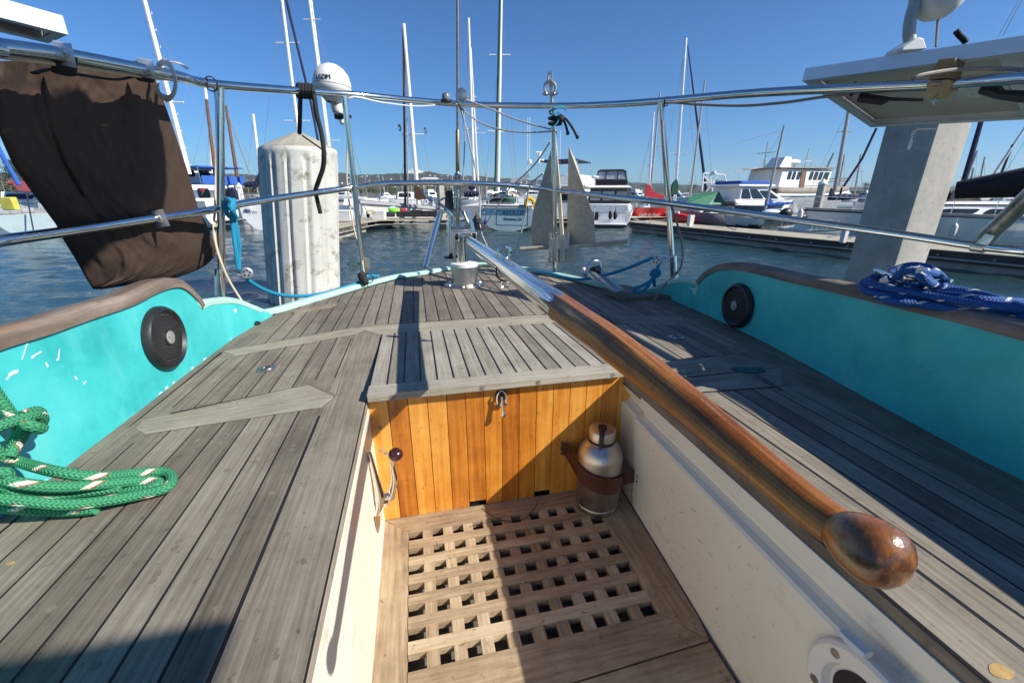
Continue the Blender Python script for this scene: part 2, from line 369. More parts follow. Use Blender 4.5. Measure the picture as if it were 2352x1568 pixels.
def inset(poly, g):
    "move every edge in by g (also for concave outlines)"
    if area(poly) < 0: poly = poly[::-1]
    poly = [p for i, p in enumerate(poly) if math.dist(p, poly[i-1]) > 1e-4]; n = len(poly); out = []
    for i in range(n):
        a, b, c = poly[i-1], poly[i], poly[(i+1) % n]
        d1 = Vector((b[0]-a[0], b[1]-a[1])).normalized(); d2 = Vector((c[0]-b[0], c[1]-b[1])).normalized()
        n1 = Vector((-d1.y, d1.x)); n2 = Vector((-d2.y, d2.x)); k = 1+n1.dot(n2); v = (n1+n2)*(g/max(k, .3)); out.append((b[0]+v.x, b[1]+v.y))
    return out
def planks(mb, poly, xs, z0=-.008, z1=0, gap=.0020, butts=0):
    "planks running along y, seams at the xs, cut to a convex polygon"
    if area(poly) < 0: poly = poly[::-1]
    xs = [min(p[0] for p in poly)-.01]+[x for x in xs]+[max(p[0] for p in poly)+.01]
    for a, b in zip(xs, xs[1:]):
        q = clip(clip(poly, 1, 0, b), -1, 0, -a)
        if len(q) >= 3 and abs(area(q)) > 2e-5:
            q = inset(q, gap)
            if len(q) >= 3 and area(q) > 2e-5: mb.slab(q, z0, z1)
BN = 0
def board(mb, poly, grain, z0=-.008, z1=0, gap=.0020, t=None):
    global BN; BN += 1; z1 += .00015+.00013*(BN % 6)
    q = inset([tuple(p)[:2] for p in poly], gap)
    if len(q) >= 3: L = math.hypot(*grain); mb.slab(q, z0, z1, (grain[0]/L, grain[1]/L), t)
P2 = lambda px, py, z=0: tuple(Z(px, py, z))[:2]
WL = -.95
def seg2(a, b, n=8): return [Vector(a).lerp(Vector(b), i/n) for i in range(n+1)]
# ================================================================== SETTING
import numpy as np
def water():
    rg = np.random.default_rng(3); nr, na = 620, 720
    rr = np.concatenate([1.2*(70/1.2)**np.linspace(0, 1, nr-30), 70*(11000/70)**(np.linspace(0, 1, 31)[1:])]); aa = np.radians(np.linspace(-90, 95, na))+math.pi/2
    Rr, A = np.meshgrid(rr, aa, indexing='ij'); x, y = Rr*np.cos(A), Rr*np.sin(A); z = np.zeros_like(x)
    for k in range(64):
        wl = 10**rg.uniform(math.log10(.14), math.log10(1.5)); th = rg.normal(1.25, .55); kk = 2*math.pi/wl
        lim = np.clip(1-(Rr*.012)/wl*1.2, 0, 1); z += .0043*wl**.85*lim*np.sin(kk*(x*math.cos(th)+y*math.sin(th))+rg.uniform(0, 6.3))
    z *= (.65+.35*np.sin(x*.35+1)*np.sin(y*.27+2))
    z[-1] = 0; z = z+WL
    n = len(rr); v = np.stack([x.ravel(), y.ravel(), z.ravel()], 1); me = bpy.data.meshes.new('water')
    i = np.arange(n-1)[:, None]*na+np.arange(na-1)[None, :]; f = np.stack([i, i+na, i+na+1, i+1], -1).reshape(-1, 4)
    me.vertices.add(len(v)); me.vertices.foreach_set('co', v.ravel()); me.loops.add(f.size); me.loops.foreach_set('vertex_index', f.ravel()); me.polygons.add(len(f)); me.polygons.foreach_set('loop_start', np.arange(len(f))*4); me.update(calc_edges=True); me.validate()
    me.shade_smooth(); me.materials.append(WATER); o = bpy.data.objects.new('water', me); COL.objects.link(o); return tag(o, kind='structure')
water()
m = MB(); m.box(-9000, 9000, -400, 1.5, WL-.03, WL-.01); m.build('water', WATER, smooth=False)['kind'] = 'structure'
# ================================================================== OUR YACHT
YA = thing('sailing_yacht', 'weathered teak cockpit and aft deck with turquoise coamings and a steel pushpit, in the foreground', 'sailboat', (.2, 1.0, 0))
XI, XO = -.138, .515            # well edges
YB = .915                       # aft bulkhead of the well
FL = -.354
# plan of the inboard face of the coamings and bulwark
LB = [(-.64, -1.6), (-.632, .3), (-.629, .69), (-.622, .94), (-.618, 1.2), (-.612, 1.45), (-.585, 1.66), (-.548, 1.80), (-.50, 1.95), (-.40, 2.07)]
RB = [(.80, -1.6), (.925, .20), (.949, .362), (.998, .648), (1.035, .834), (1.075, 1.06), (1.10, 1.40), (1.105, 1.56), (1.10, 1.70), (1.075, 1.85), (1.03, 1.97)]
ST = [P2(857, 655), P2(917, 640), P2(984, 630), P2(1034, 620), P2(1065, 613), P2(1120, 612), P2(1217, 625), P2(1307, 643), P2(1380, 661)]
OUT = LB + ST + RB[::-1]        # deck outline clockwise
# -- deck substrate (caulk colour shows between planks)
m = MB()
subl = [(-.64, -1.6), (-.138, -1.6), (-.138, 1.40)]
m.slab([(-.66, -1.6), (XI, -1.6), (XI, .90), (-.66, .90)], -.03, -.0010)
m.slab([(XO, -1.6), (.98, -1.6), (1.06, .90), (XO, .90)], -.03, -.0010)
body = [(-.66, .9), (XI, .9), (XI, 1.40), (XO, 1.40), (XO, .9), (1.07, .9), (1.13, 1.4), (1.13, 1.7), (1.06, 1.97)]+ST[::-1]+[(-.40, 2.09), (-.52, 1.95), (-.62, 1.7)]
m.slab(body, -.03, -.0010)
m.build('deck_caulking', CAULK, YA, smooth=False)
# -- planking
m = MB()
PIT = .0467; mt_ = MB()
XS = [-.231-PIT*k for k in range(0, 8)][::-1]
e1, e2 = P2(330, 997), P2(737, 935)
near1 = lambda x: lerp(e1[1], e2[1], (x-e1[0])/(e2[0]-e1[0]))
# left seat, forward field (split into long boards with a few butt joints)
planks(m, [(-.602, -1.5), (-.231, -1.5), (-.231, near1(-.231)), (e1[0], e1[1]), (-.602, .87)], XS[:-1])
board(m, [(-.231, -1.5), (XI, -1.5), (XI, 1.385), (-.226, 1.432), (-.222, 1.10), (-.212, .955), (-.229, .90)], (0, 1))
# cross board 1, two boards
c1 = [P2(*q) for q in ((325, 965), (708, 882), (770, 910), (737, 935), (330, 997), (308, 985))]
mid_a, mid_b = P2(328, 966), c1[2]
board(mt_, [c1[0], c1[1], c1[2]], (1, .3), t=.75); board(mt_, [c1[0], c1[2], c1[3], c1[4], c1[5]], (1, .2), t=.8)
# middle field
c2 = [P2(*q) for q in ((510, 807), (650, 777), (812, 752), (838, 757), (810, 768), (538, 817))]
planks(m, [(-.602, .885), (c1[0][0], c1[0][1]+.01), c1[1], (c1[2][0], c1[2][1]+.006), (-.226, 1.42), (c2[5][0], c2[5][1]), (c2[0][0]-.003, c2[0][1])], XS)
board(mt_, [c2[0], c2[2], c2[3]], (1, .3), t=.7); board(mt_, [c2[0], c2[3], c2[4], c2[5]], (1, .2), t=.78)
# covering board beside the left coaming
def strip(mb, inner, outer, **k):
    for a in range(len(inner)-1):
        q = [inner[a], inner[a+1], outer[a+1], outer[a]]
        if area(q) < 0: q = q[::-1]
        mb.slab([tuple(x) for x in q], -.008, 0, (0, 1), t=.35)
cl = LB[1:8]; strip(m, [(x+.024, y) for x, y in cl], [(x-.012, y) for x, y in cl])
strip(m, [(x+.024, y) for x, y in LB[:2]], [(x-.012, y) for x, y in LB[:2]])
# cross board aft of the lid and stern planking
xb = [(-.150, 1.402), (.52, 1.402), (.62, 1.43), (.52, 1.513), (-.14, 1.513), (-.232, 1.497)]
board(mt_, xb, (1, 0), t=.95)
yk = 1.517
XS2 = [-.075+.0467*k for k in range(-10, 27)]
left_st = [(-.23, 1.50), (-.14, yk), (.52, yk), (.63, 1.475), (.63, 2.9), (-.23, 2.9)]
inner = [(x*.985, y-.022) for x, y in [(-.585, 1.66), (-.548, 1.80), (-.50, 1.95), (-.38, 2.05)]+ST+[(1.03, 1.95), (1.075, 1.83), (1.09, 1.68)]]
sternpoly = [(-.597, 1.345), (-.417, 1.455), (-.232, 1.503), (-.14, yk), (.52, yk), (.62, 1.43)]
def convex_planks(poly_y0, poly_y1, xs):
    for a, b in zip(xs, xs[1:]):
        ga, gb = .0024, .0024
        ya0, yb0, ya1, yb1 = poly_y0(a), poly_y0(b), poly_y1(a), poly_y1(b)
        if min(ya1-ya0, yb1-yb0) < .0: continue
        m.slab([(a+ga, ya0+ga), (b-gb, yb0+ga), (b-gb, yb1), (a+ga, ya1)], -.008, .0001)
cr1 = [P2(*q) for q in ((1409, 725), (1555, 725), (1583, 742), (1568, 748), (1430, 743))]
y0f = [(-.60, 1.34), (-.240, 1.5035), (-.14, yk), (.52, yk), (.63, 1.475), (cr1[0][0]+.02, cr1[0][1]+.004), (cr1[1][0], cr1[1][1]+.004), (cr1[2][0]+.01, cr1[2][1])]
top = sorted([(-.64, 1.40), (-.605, 1.46)]+[(x, y) for x, y in inner]); 
convex_planks(lambda x: interp(x, y0f), lambda x: interp(x, top), [x for x in XS2 if -.62 < x < 1.06])
m.build('deck_planking', TEAK, YA, smooth=False, bevel=.0008); m = MB()
# right side
RS = [.515+.075]+[.59+PIT*k for k in range(1, 10)]
cR = [P2(*q) for q in ((1520, 815), (1695, 813), (1793, 843), (1798, 886), (1620, 892), (1500, 893))]
cR[0] = (.60, cR[0][1]); cR[5] = (.60, cR[4][1]); 
board(m, [(XO, -1.5), (.588, -1.5), (.588, 1.40), (.60, 1.44), (XO+.01, 1.385), (XO, .7)], (0, 1), t=.8)
mR = [P2(1560, 852), P2(1775, 850)]; mR[0] = (.60, mR[1][1]+.0)
board(mt_, [(.592, cR[1][1]+.003), cR[1], cR[2], (.592, mR[0][1]+.012)], (1, 0), t=.5)
board(mt_, [(.592, mR[0][1]+.009), (cR[2][0], cR[2][1]-.003), cR[3], (.592, cR[4][1]-.01)], (1, 0), t=.6)
fy = lambda x: interp(x, [(.59, cR[4][1]-.013), (cR[3][0], cR[3][1]-.003), (1.0, cR[3][1]-.003)])
ry = lambda x: cR[1][1]+.005
covR = [(x-.05, y) for x, y in RB]
xr = lambda y: interp(y, [(p[1], p[0]) for p in covR])
for a, b in zip(RS, RS[1:]):
    # forward field up to the covering board
    q = [(a, -1.5), (b, -1.5), (b, fy(b)), (a, fy(a))]
    lim = [(xr(y), y) for y in (-1.5, .2, .5, .75)]
    q = clip(q, 1, -.16, .87)
    q = shrink(q, .0024) if len(q) > 2 else []
    if len(q) > 2: m.slab(q, -.008, 0)
    q = [(a, ry(a)), (b, ry(b)), (b, cr1[4][1]-.004), (a, cr1[4][1]-.004)]
    q = clip(q, 1, -.14, .88)
    if len(q) > 2: q = shrink(q, .0024)
    if len(q) > 2: m.slab(q, -.008, 0)
board(mt_, cr1, (1, 0), t=.55)
for k in (0, 1):   # covering boards, right
    ya = [(x-.002-.0*k, y) for x, y in RB]
for (a, b) in zip(RB, RB[1:]):
    wd = .09
    q = [(a[0]-wd, a[1]), (a[0]+.012, a[1]), (b[0]+.012, b[1]), (b[0]-wd, b[1])]
    m.slab(q, -.008, .0006 if a[1] > 0 else 0, (0, 1), t=.3)
q = [(RB[0][0]-.2, RB[0][1])]
for pol in ([(-.604, .83), (-.55, .83), (-.55, .97), (-.604, .97)], [(-.604, 1.27), (-.52, 1.27), (-.52, 1.52), (-.604, 1.50)], [(.84, .70), (.97, .70), (.99, 1.02), (.84, 1.02)], [(.70, 1.33), (1.04, 1.33), (1.04, 1.55), (.70, 1.50)], [(-.24, .86), (-.19, .86), (-.19, 1.06), (-.30, 1.06)], [(-.25, 1.38), (-.13, 1.38), (-.13, 1.53), (-.25, 1.53)], [(-.604, 1.45), (-.54, 1.45), (-.54, 1.85), (-.58, 1.70)]):
    BN += 1; m.slab(pol, -.009, -.0009+.0001*(BN % 7), (.3, 1), t=.4)
m.build('deck_planking', TEAK, YA, smooth=False, bevel=.0008)
TT = wood('trim_teak', (.10, .085, .062), (.235, .202, .152), (.38, .34, .27), rough=.8, bmp=.5)
mt_.build('hatch_trim', (lambda *a, **k: TT)('trim_teak', (.12, .10, .075), (.265, .228, .175), (.40, .36, .29), rough=.8, bmp=.5), YA, smooth=False, bevel=.0008)
# raised pads under fittings at the quarters
m = MB()
m.slab([P2(675, 720, .0), P2(765, 706, 0), P2(775, 700, 0), P2(700, 712, 0)][::-1], 0, .012, (1, 0)); m.build('deck_pad', TEAK, YA, smooth=False); m = MB()
m.slab([P2(1432, 692), P2(1545, 688), P2(1497, 678), P2(1395, 676)], 0, .016, (1, 0))
m.build('deck_pad', TEAK, YA, smooth=False)
# wooden plugs
m = MB()
for k in range(46):
    s_ = random.random()
    if s_ < .6: x = random.choice(XS)+PIT/2; y = random.uniform(.2, .83)
    elif s_ < .8: x = random.choice([a for a in XS2 if -.4 < a < 1])+PIT/2; y = random.choice([1.56, 1.9, 2.1])
    else: x = random.choice(RS[1:5])+PIT/2; y = random.uniform(.2, .7)
    m.lathe((x, y, -.001), (0, 0, 1), [(0, .0048), (.0013, .0048), (.0013, 0)], 12, False, t=.45)
o = m.build('wood_plugs', TEAK, YA)
# -- cockpit seat edge boards (thickness of teak at the well)
m = MB(); m.box(XI-.03, XI+.001, -1.5, YB-.002, -.022, -.0035); m.box(XO-.001, XO+.03, -1.5, YB, -.022, -.0035)
m.build('seat_edge', TEAK, YA, smooth=False, bevel=.002)
# -- lid
LID = MB(); 
lo, hi = -.134, .511
LID.slab([(lo, .893), (hi, .893), (hi, .946), (lo, .946)], -.014, .005, (1, 0), t=.9)
for k in range(16):
    a = lo+(hi-lo)*k/16.; b = lo+(hi-lo)*(k+1)/16.
    LID.slab([(a+.0022, .949), (b-.0022, .949), (b-.0022, 1.392), (a+.0022, 1.392)], -.004, .0032, (0, 1))
for v in LID.v: v.z += .016*max(0, min(1, (1.39-v.y)/.49))*(1 if v.z > -.01 or v.y < .947 else .6)
o = LID.build('locker_lid', TEAKL, YA, smooth=False, bevel=.0012)
m = MB(); m.hexa([(lo+.002, .905, .0025), (hi-.002, .905, .0025), (hi-.002, 1.396, -.01), (lo+.002, 1.396, -.01), (lo, .905, .0172), (hi, .905, .0172), (hi, 1.396, .0012), (lo, 1.396, .0012)]); m.build('lid_caulking', CAULK, o, smooth=False)
m = MB()
for x in (-.08, .13, .27, .47):
    m = MB(); m.lathe((x, .8935, .010), (0, -1, 0), [(0, .006), (.0012, .006), (.0012, 0)], 12, False); m.build('wood_plug', TEAK, o)
# -- aft bulkhead of the well, tongue and groove
m = MB(); n = 15
for k in range(n):
    a = XI+(.548-XI)*k/n; b = XI+(.548-XI)*(k+1)/n; zb = FL; 
    for (aa, bb) in (((a, b)),):
        bot = FL+.016 if k in (5, 9) else FL
        
        off = random.random()*7; tt = random.random()
        vs = [(aa+.0007, YB, bot), (bb-.0007, YB, bot), (bb-.0007, YB, .004), (aa+.0007, YB, .004), (aa+.0007, YB+.012, bot), (bb-.0007, YB+.012, bot), (bb-.0007, YB+.012, .004), (aa+.0007, YB+.012, .004)]
        uvf = [(p[2]+off, p[0]+off*.3) for p in vs]
        fs = [(0, 1, 2, 3), (7, 6, 5, 4), (0, 4, 5, 1), (1, 5, 6, 2), (2, 6, 7, 3), (3, 7, 4, 0)]
        m.mesh(vs, fs, [[uvf[i] for i in f] for f in fs], tt)
BK = m.build('aft_bulkhead', ORANGE, YA, smooth=False, bevel=.0006)
m = MB(); m.box(XI-.01, .57, YB+.0125, YB+.02, FL-.03, .0); m.build('backing', BLACK, BK, smooth=False)
m = MB()
for (px, py) in ((922, 994), (937, 1052), (926, 1046)): 
    q = Y(px-50, py-12, YB); m.lathe((q.x, YB, q.z), (0, -1, 0), [(0, .0045), (.001, .0045), (.001, 0)], 12, False)
m.build('screw_plug', TEAKL, BK)
# -- well sides
def wall(name, prof, ys, side):
    "profile [(x,z)] run along y"
    m = MB()
    for (y0, y1) in zip(ys, ys[1:]):
        for a, b in zip(prof, prof[1:]):
            m.face([(a[0]+side(y0, a[1]), y0, a[1]), (b[0]+side(y0, b[1]), y0, b[1]), (b[0]+side(y1, b[1]), y1, b[1]), (a[0]+side(y1, a[1]), y1, a[1])])
    return m
sR = lambda y, z: lerp(0, .038, max(0, (y-.35)/.56))*(-z/.354)
m = wall('w', [(XI-.03, -.020), (XI+.002, -.024), (XI+.002, -.10), (XI+.006, -.354), (XI+.006, -.43)], [-1.6, -.5, .2, .5, .75, YB], lambda y, z: 0)
m.build('well_side', CREAM, YA, recalc=False)
prof = [(.545, -.02), (.512, -.023), (.510, -.05), (.514, -.056), (.520, -.060), (.521, -.073), (.512, -.079), (.500, -.082), (.496, -.087), (.494, -.354), (.494, -.43)]
m = wall('w', prof, [-1.6, -.5, .1, .3, .5, .7, .822], sR)
flat = [(.545, -.02), (.512, -.023), (.511, -.08), (.507, -.16), (.494, -.354), (.494, -.43)]
m2 = wall('w', [(a[0]+(.010 if 1 < i < 9 else 0), a[1]) for i, a in enumerate(prof)], [.834, YB], sR)
m.mesh(m2.v, m2.f)
for y0, y1, dx0, dx1 in ((.822, .834, 0, .010),):
    for i in range(len(prof)-1):
        a, b = prof[i], prof[i+1]; f1 = lambda p, i_: p[0]+sR(y0, p[1]); g1 = lambda p, i_: p[0]+(.010 if 1 < i_ < 9 else 0)+sR(y1, p[1])
        m.face([(f1(a, i), y0, a[1]), (f1(b, i+1), y0, b[1]), (g1(b, i+1), y1, b[1]), (g1(a, i), y1, a[1])])
m.build('well_side', CREAM, YA, recalc=False, angle=50)
# -- sole with grating
m = MB()
gx0, gx1, gy0, gy1, h, b_ = -.064, .422, .530, .856, .0268, .0242
fx0, fx1 = XI+.004, .528
zt, zb_ = FL+.001, FL-.020
def fb(poly, g, t=None, z=zt): 
    q = shrink(poly, .0006); m.slab(q, zb_, z, g, t)
fb([(fx0, YB), (fx0, .30), (gx0-.008, .30), (gx0-.008, gy1+.004)], (0, 1))
fb([(fx0, YB), (gx0-.008, gy1+.002), (gx1+.006, gy1+.002), (fx1, YB)], (1, 0))
fb([(fx1, YB), (gx1+.006, gy1+.002), (gx1+.006, gy0-.004), (.492, .455), (.500, .5)], (0, 1))
fb([(gx0-.008, gy0-.004), (gx0-.008, .435), (.492, .455), (gx1+.006, gy0-.004)], (1, 0))
fb([(gx0-.008, .433), (gx0-.008, .36), (.488, .36), (.492, .453)], (1, 0)); fb([(gx0-.03, .358), (gx0-.03, .2), (.4, .2), (.4, .358)], (1, 0)); fb([(.402, .358), (.402, .2), (.492, .2), (.492, .358)], (0, 1))
fb([(fx0, .30), (fx0, -1), (gx0-.03, -1), (gx0-.03, .30)], (0, 1)); fb([(gx0-.03, .2), (gx0-.03, -1), (.492, -1), (.492, .2)], (0, 1))
for k in range(9):
    x = gx0+h*(k+1)+b_*k; m.slab([(x, gy0-.004), (x+b_, gy0-.004), (x+b_, gy1+.002), (x, gy1+.002)], zb_+.001, zt-.0025, (0, 1))
for k in range(6):
    y = gy0+(gy1-gy0-6*b_)/7*(k+1)+b_*k
    m.slab([(gx0-.0075, y), (gx1+.0055, y), (gx1+.0055, y+b_), (gx0-.0075, y+b_)], zb_+.002, zt, (1, 0))
# short stubs closing the lattice ends
G = m.build('sole_grating', FLOORT, YA, smooth=False, bevel=.0007)
m = MB(); m.slab([(-.2, .1), (.62, .1), (.62, .95), (-.2, .95)], -.405, -.40); m.build('bilge_pan', mat('bilge_paint', (.16, .15, .12), .6, var=.3), YA, smooth=False)
# crack in the back board of the sole
m = MB(); c = [Z(px, py, FL+.0014) for px, py in ((1105, 1166), (1128, 1183), (1155, 1194), (1185, 1195), (1210, 1186), (1228, 1166), (1236, 1150))]
m.tube(c, .0009, 5, smooth=4); m.tube([Z(px, py, FL+.0014) for px, py in ((1080, 1209), (1120, 1198), (1170, 1195))], .0007, 5, smooth=3); m.build('crack_filler', CAULK, YA)
# -- coamings
def wall_from_plan(name, plan, topf, thick, out, m_, parent, z0=-.05):
    pass
LT = [(0, 795), (100, 765), (200, 730), (300, 697), (350, 672), (385, 659), (410, 657), (430, 667), (452, 689), (463, 706), (480, 699), (505, 695), (530, 693), (560, 699), (590, 711), (625, 719)]
RT = [(2352, 775), (2200, 735), (2050, 700), (1900, 664), (1800, 641), (1740, 626), (1690, 617), (1655, 619), (1630, 628), (1613, 641), (1604, 652), (1590, 649), (1573, 646), (1548, 648), (1507, 660), (1463, 675)]
def tops(px, plan, near):
    pts = [on_plan(a, b, plan) for a, b in px]; pts = [p for p in pts if p is not None]
    return [Vector((lerp(plan[0][0], pts[0].x, k), lerp(plan[0][1], pts[0].y, k), near+(pts[0].z-near)*k)) for k in (0, .3, .5, .68, .8, .88, .94)]+pts
LTP = tops(LT, LB, .26); RTP = tops(RT, RB, .235)
def coaming(tp, sgn, label):
    m = MB(); n = len(tp)
    for i in range(n-1):
        a, b = tp[i], tp[i+1]; T = (b-a); T.z = 0; T.normalize(); O = Vector((-T.y, T.x, 0))*sgn*.035
        rows_a = [Vector((a.x, a.y, -.03)), a.copy(), a+O, Vector((a.x, a.y, -.25))+O*1.6]; rows_b = [Vector((b.x, b.y, -.03)), b.copy(), b+O, Vector((b.x, b.y, -.25))+O*1.6]
        for j in range(3): m.k = int(j == 2); m.face([rows_a[j], rows_a[j+1], rows_b[j+1], rows_b[j]], t=.5)
    o = m.build('coaming', [TURQ, OFFW], YA, angle=60); o['label'] = label; return o
CL = coaming(LTP, 1, 'sunlit turquoise coaming with white paint chips')
CRr = coaming(RTP, -1, 'shaded turquoise coaming')
def cap(tp, i0, i1, sgn, wd, th, m_, name, parent, over=.006, lift=.0):
    "cap rail swept along the top of a coaming"
    m = MB(); pts = tp[i0:i1]; n = len(pts); ring = []
    P = []
    for i in range(n-1):
        for q in range(5):
            u = q/5; g = lambda k: pts[max(0, min(n-1, k))]; p0, p1, p2, p3 = g(i-1), g(i), g(i+1), g(i+2)
            P.append(.5*((2*p1)+(p2-p0)*u+(2*p0-5*p1+4*p2-p3)*u*u+(3*p1-p0-3*p2+p3)*u**3))
    P.append(pts[-1]); n = len(P); L = 0; vs = []; uv = []
    prof = [(-over, -.004), (-over-.001, th*.5), (-over+.006, th*.9), (wd*.3, th), (wd*.75, th*.95), (wd, th*.6), (wd, 0)]
    for i in range(n):
        T = P[min(i+1, n-1)]-P[max(i-1, 0)]; Th = Vector((T.x, T.y, 0)).normalized(); O = Vector((-Th.y, Th.x, 0))*sgn
        U = T.normalized().cross(O)*(1 if True else 1); U = U if U.z > 0 else -U
        if i: L += (P[i]-P[i-1]).length
        for (a, b) in prof: vs.append(P[i]+O*a+U*(b+lift)); 
        uv.append(L)
    k = len(prof); fs = []; us = []
    for i in range(n-1):
        for j in range(k):
            q = (j+1) % k; fs.append((i*k+j, i*k+q, (i+1)*k+q, (i+1)*k+j)); w0, w1 = j*wd/k, (j+1)*wd/k
            us.append([(uv[i], w0), (uv[i], w1), (uv[i+1], w1), (uv[i+1], w0)])
    fs.append(tuple(range(k))); us.append(None); fs.append(tuple(range((n-1)*k, n*k))); us.append(None)
    m.mesh(vs, fs, us, .5); return m.build(name, m_, parent, angle=50)
cap(LTP, 0, 17, 1, .058, .022, CAPT, 'cap_rail', CL); cap(RTP, 0, 18, -1, .058, .022, CAPT, 'cap_rail', CRr)
# mint capping of the low bulwark round the stern
BW = [LTP[-8]+Vector((0, 0, .0))]+LTP[-7:]+[Vector((x, y, z)) for (x, y), z in zip([P2(700, 700), P2(784, 675)]+ST, [.004]*2+[.006]*9)]
BW2 = [RTP[-1-k] for k in range(0, 6)]
BWP = BW+BW2
m = MB()
cap(BWP, 0, len(BWP), 1, .042, .016, MINT, 'toe_rail', YA, over=.002)
# paint chips on the coamings
m = MB()
def chip(px, plan, mm, d=.0012, sgn=1):
    ps = [on_plan(a, b, plan) for a, b in px]; c = sum(ps, Vector())/len(ps)
    n_ = Vector((sgn, 0, 0)); mm.plate([p+n_*d*.3 for p in ps], n_, d*.6)
for poly in ([(20, 857), (32, 850), (41, 849), (39, 856), (28, 860), (18, 866)], [(70, 820), (80, 813), (94, 806), (93, 809), (80, 817), (72, 824)], [(129, 826), (132, 822), (136, 800), (134, 826), (130, 829)],
             [(105, 832), (110, 839), (108, 844), (103, 834)], [(170, 863), (176, 868), (178, 873), (172, 870)], [(188, 877), (192, 880), (197, 874), (193, 883)], [(60, 790), (63, 785), (50, 825), (49, 826)], [(536, 710), (542, 709), (543, 716), (538, 717)], [(13, 868), (20, 866), (15, 873)]):
    chip(poly, LB, m)
for i in range(46):   # ragged white line where the paint stops under the cap
    px = random.uniform(0, 400); py = interp(px, LT)+3; L = random.uniform(6, 24); hh = random.uniform(1.2, 4.5)
    chip([(px, interp(px, LT)-1), (px+L*.5, interp(px+L*.5, LT)+hh), (px+L, interp(px+L, LT)-1)], LB, m)
for i in range(8):
    t_ = random.random(); x, y = lerp(0, 620, t_), 0
    q = Vector((interp(y0_ := random.uniform(.55, 1.9), [(p[1], p[0]) for p in LB]), y0_, .002)); 
    L = random.uniform(.004, .012); m.plate([q+Vector((.0005, -L, 0)), q+Vector((.0005, L, 0)), q+Vector((.0005, L*.4, random.uniform(.002, .006))), q+Vector((.0005, -L*.6, .002))], (1, 0, 0), .0006)
m.build('paint_chips', WHITE, CL, smooth=False)
m = MB()
for poly in ([(1583, 659), (1595, 662), (1604, 655), (1598, 672), (1600, 678), (1594, 676), (1590, 667)], [(1660, 758), (1668, 757), (1672, 763), (1664, 762)], [(2150, 798), (2153, 797), (2152, 801)], [(2023, 919), (2027, 917), (2026, 922)], [(2133, 985), (2137, 983), (2135, 987)], [(1908, 832), (1911, 830), (1910, 834)], [(1849, 818), (1853, 820), (1851, 821)]):
    chip(poly, RB, m, sgn=-1)
m.build('paint_chips', MINT, CRr, smooth=False)
# speakers
def speaker(c, n_, r, parent):
    n_ = Vector(n_).normalized(); m = MB()
    m.lathe(c, n_, [(0, r), (.008, r), (.017, r*.93), (.019, r*.86), (.014, r*.80), (.012, r*.78)], 40, False)
    s = m.build('speaker', BLACK, parent)
    m = MB(); N = n_.orthogonal().normalized(); B = n_.cross(N)
    m.lathe(c+n_*.010, n_, [(0, r*.80), (.001, r*.8), (.004, r*.3), (.004, .0)], 40, False)
    m.build('grille', mat('speaker_mesh', (.05, .05, .052), .5, .3, var=.1), s)
    m = MB()  # perforation: tiny studs in a grid
    st = r*.085; k = int(1/.085)
    for i in range(-k, k+1):
        for j in range(-k, k+1):
            a, b = (i+.5*(j & 1))*st, j*st*.87; d = math.hypot(a, b)
            if r*.30 < d < r*.74: m.lathe(c+n_*(.0105+.004*(1-d/r))+N*a+B*b, n_, [(0, st*.28), (.002, st*.22), (.002, 0)], 5, False)
    m.build('grille_holes', mat('perforation', (.003, .003, .003), .9), s, smooth=False)
    m = MB(); m.lathe(c+n_*.013, n_, [(0, r*.27), (.004, r*.25), (.005, r*.2)], 24, True); m.build('grille_ring', BLACK, s)
    m = MB(); m.lathe(c+n_*.0175, n_, [(0, r*.21), (.0015, r*.20), (.0025, r*.12), (.003, 0)], 24, False); m.build('dust_cap', mat('dust_cap_mesh', (.30, .29, .27), .6, .2, var=.3, scale=200), s)
    return s
cL = on_plan(372, 776, LB); speaker(cL+Vector((.001, 0, 0)), (1, 0, 0.02), .0775, CL)
cR_ = on_plan(1697, 702, RB); speaker(cR_+Vector((-.001, 0, 0)), (-1, .12, .02), .078, CRr)
# -- flush lifting rings and latches
def pad(c, sx, sy, rot, m_=CHROME, name='lifting_ring'):
    m = MB(); ca, sa = math.cos(rot), math.sin(rot)
    q = [(c.x+(x*ca-y*sa), c.y+(x*sa+y*ca)) for x, y in ((-sx, -sy), (sx, -sy), (sx, sy), (-sx, sy))]
    m.slab(q, .0, .0035); o = m.build(name, m_, YA, smooth=False, bevel=.001)
    m = MB(); m.tube([c+Vector((math.cos(a)*sx*.62, math.sin(a)*sy*.55, .005)) for a in [2*PI*k/14 for k in range(14)]], .0022, 6, closed=True); m.build('ring', m_, o)
    m = MB(); m.lathe(c+Vector((0, 0, .0038)), (0, 0, 1), [(0, sx*.33), (.0004, sx*.33), (.0004, 0)], 14, False); m.build('recess', BLACK, o)
    return o
pad(Z(613, 848), .022, .020, .15, BRUSH); pad(Z(1553, 775), .021, .020, .1, BRUSH); pad(Z(1577, 853), .012, .010, .1, BRUSH)
# patinated bronze latch on the right cross board
m = MB(); c0, c1_ = Z(1725, 852), Z(1800, 898)
m.slab([P2(1678, 848), P2(1700, 845), P2(1722, 846), P2(1748, 846), P2(1757, 853), P2(1745, 856), P2(1737, 859), P2(1712, 857), P2(1695, 855)][::-1], 0, .0045)
m.tube([Z(1735, 858, .006), Z(1757, 871, .007), Z(1798, 896, .005)], [.003, .0055, .003], 8, flat=.5)
m.build('deck_latch', TEALP, YA, bevel=.0008)
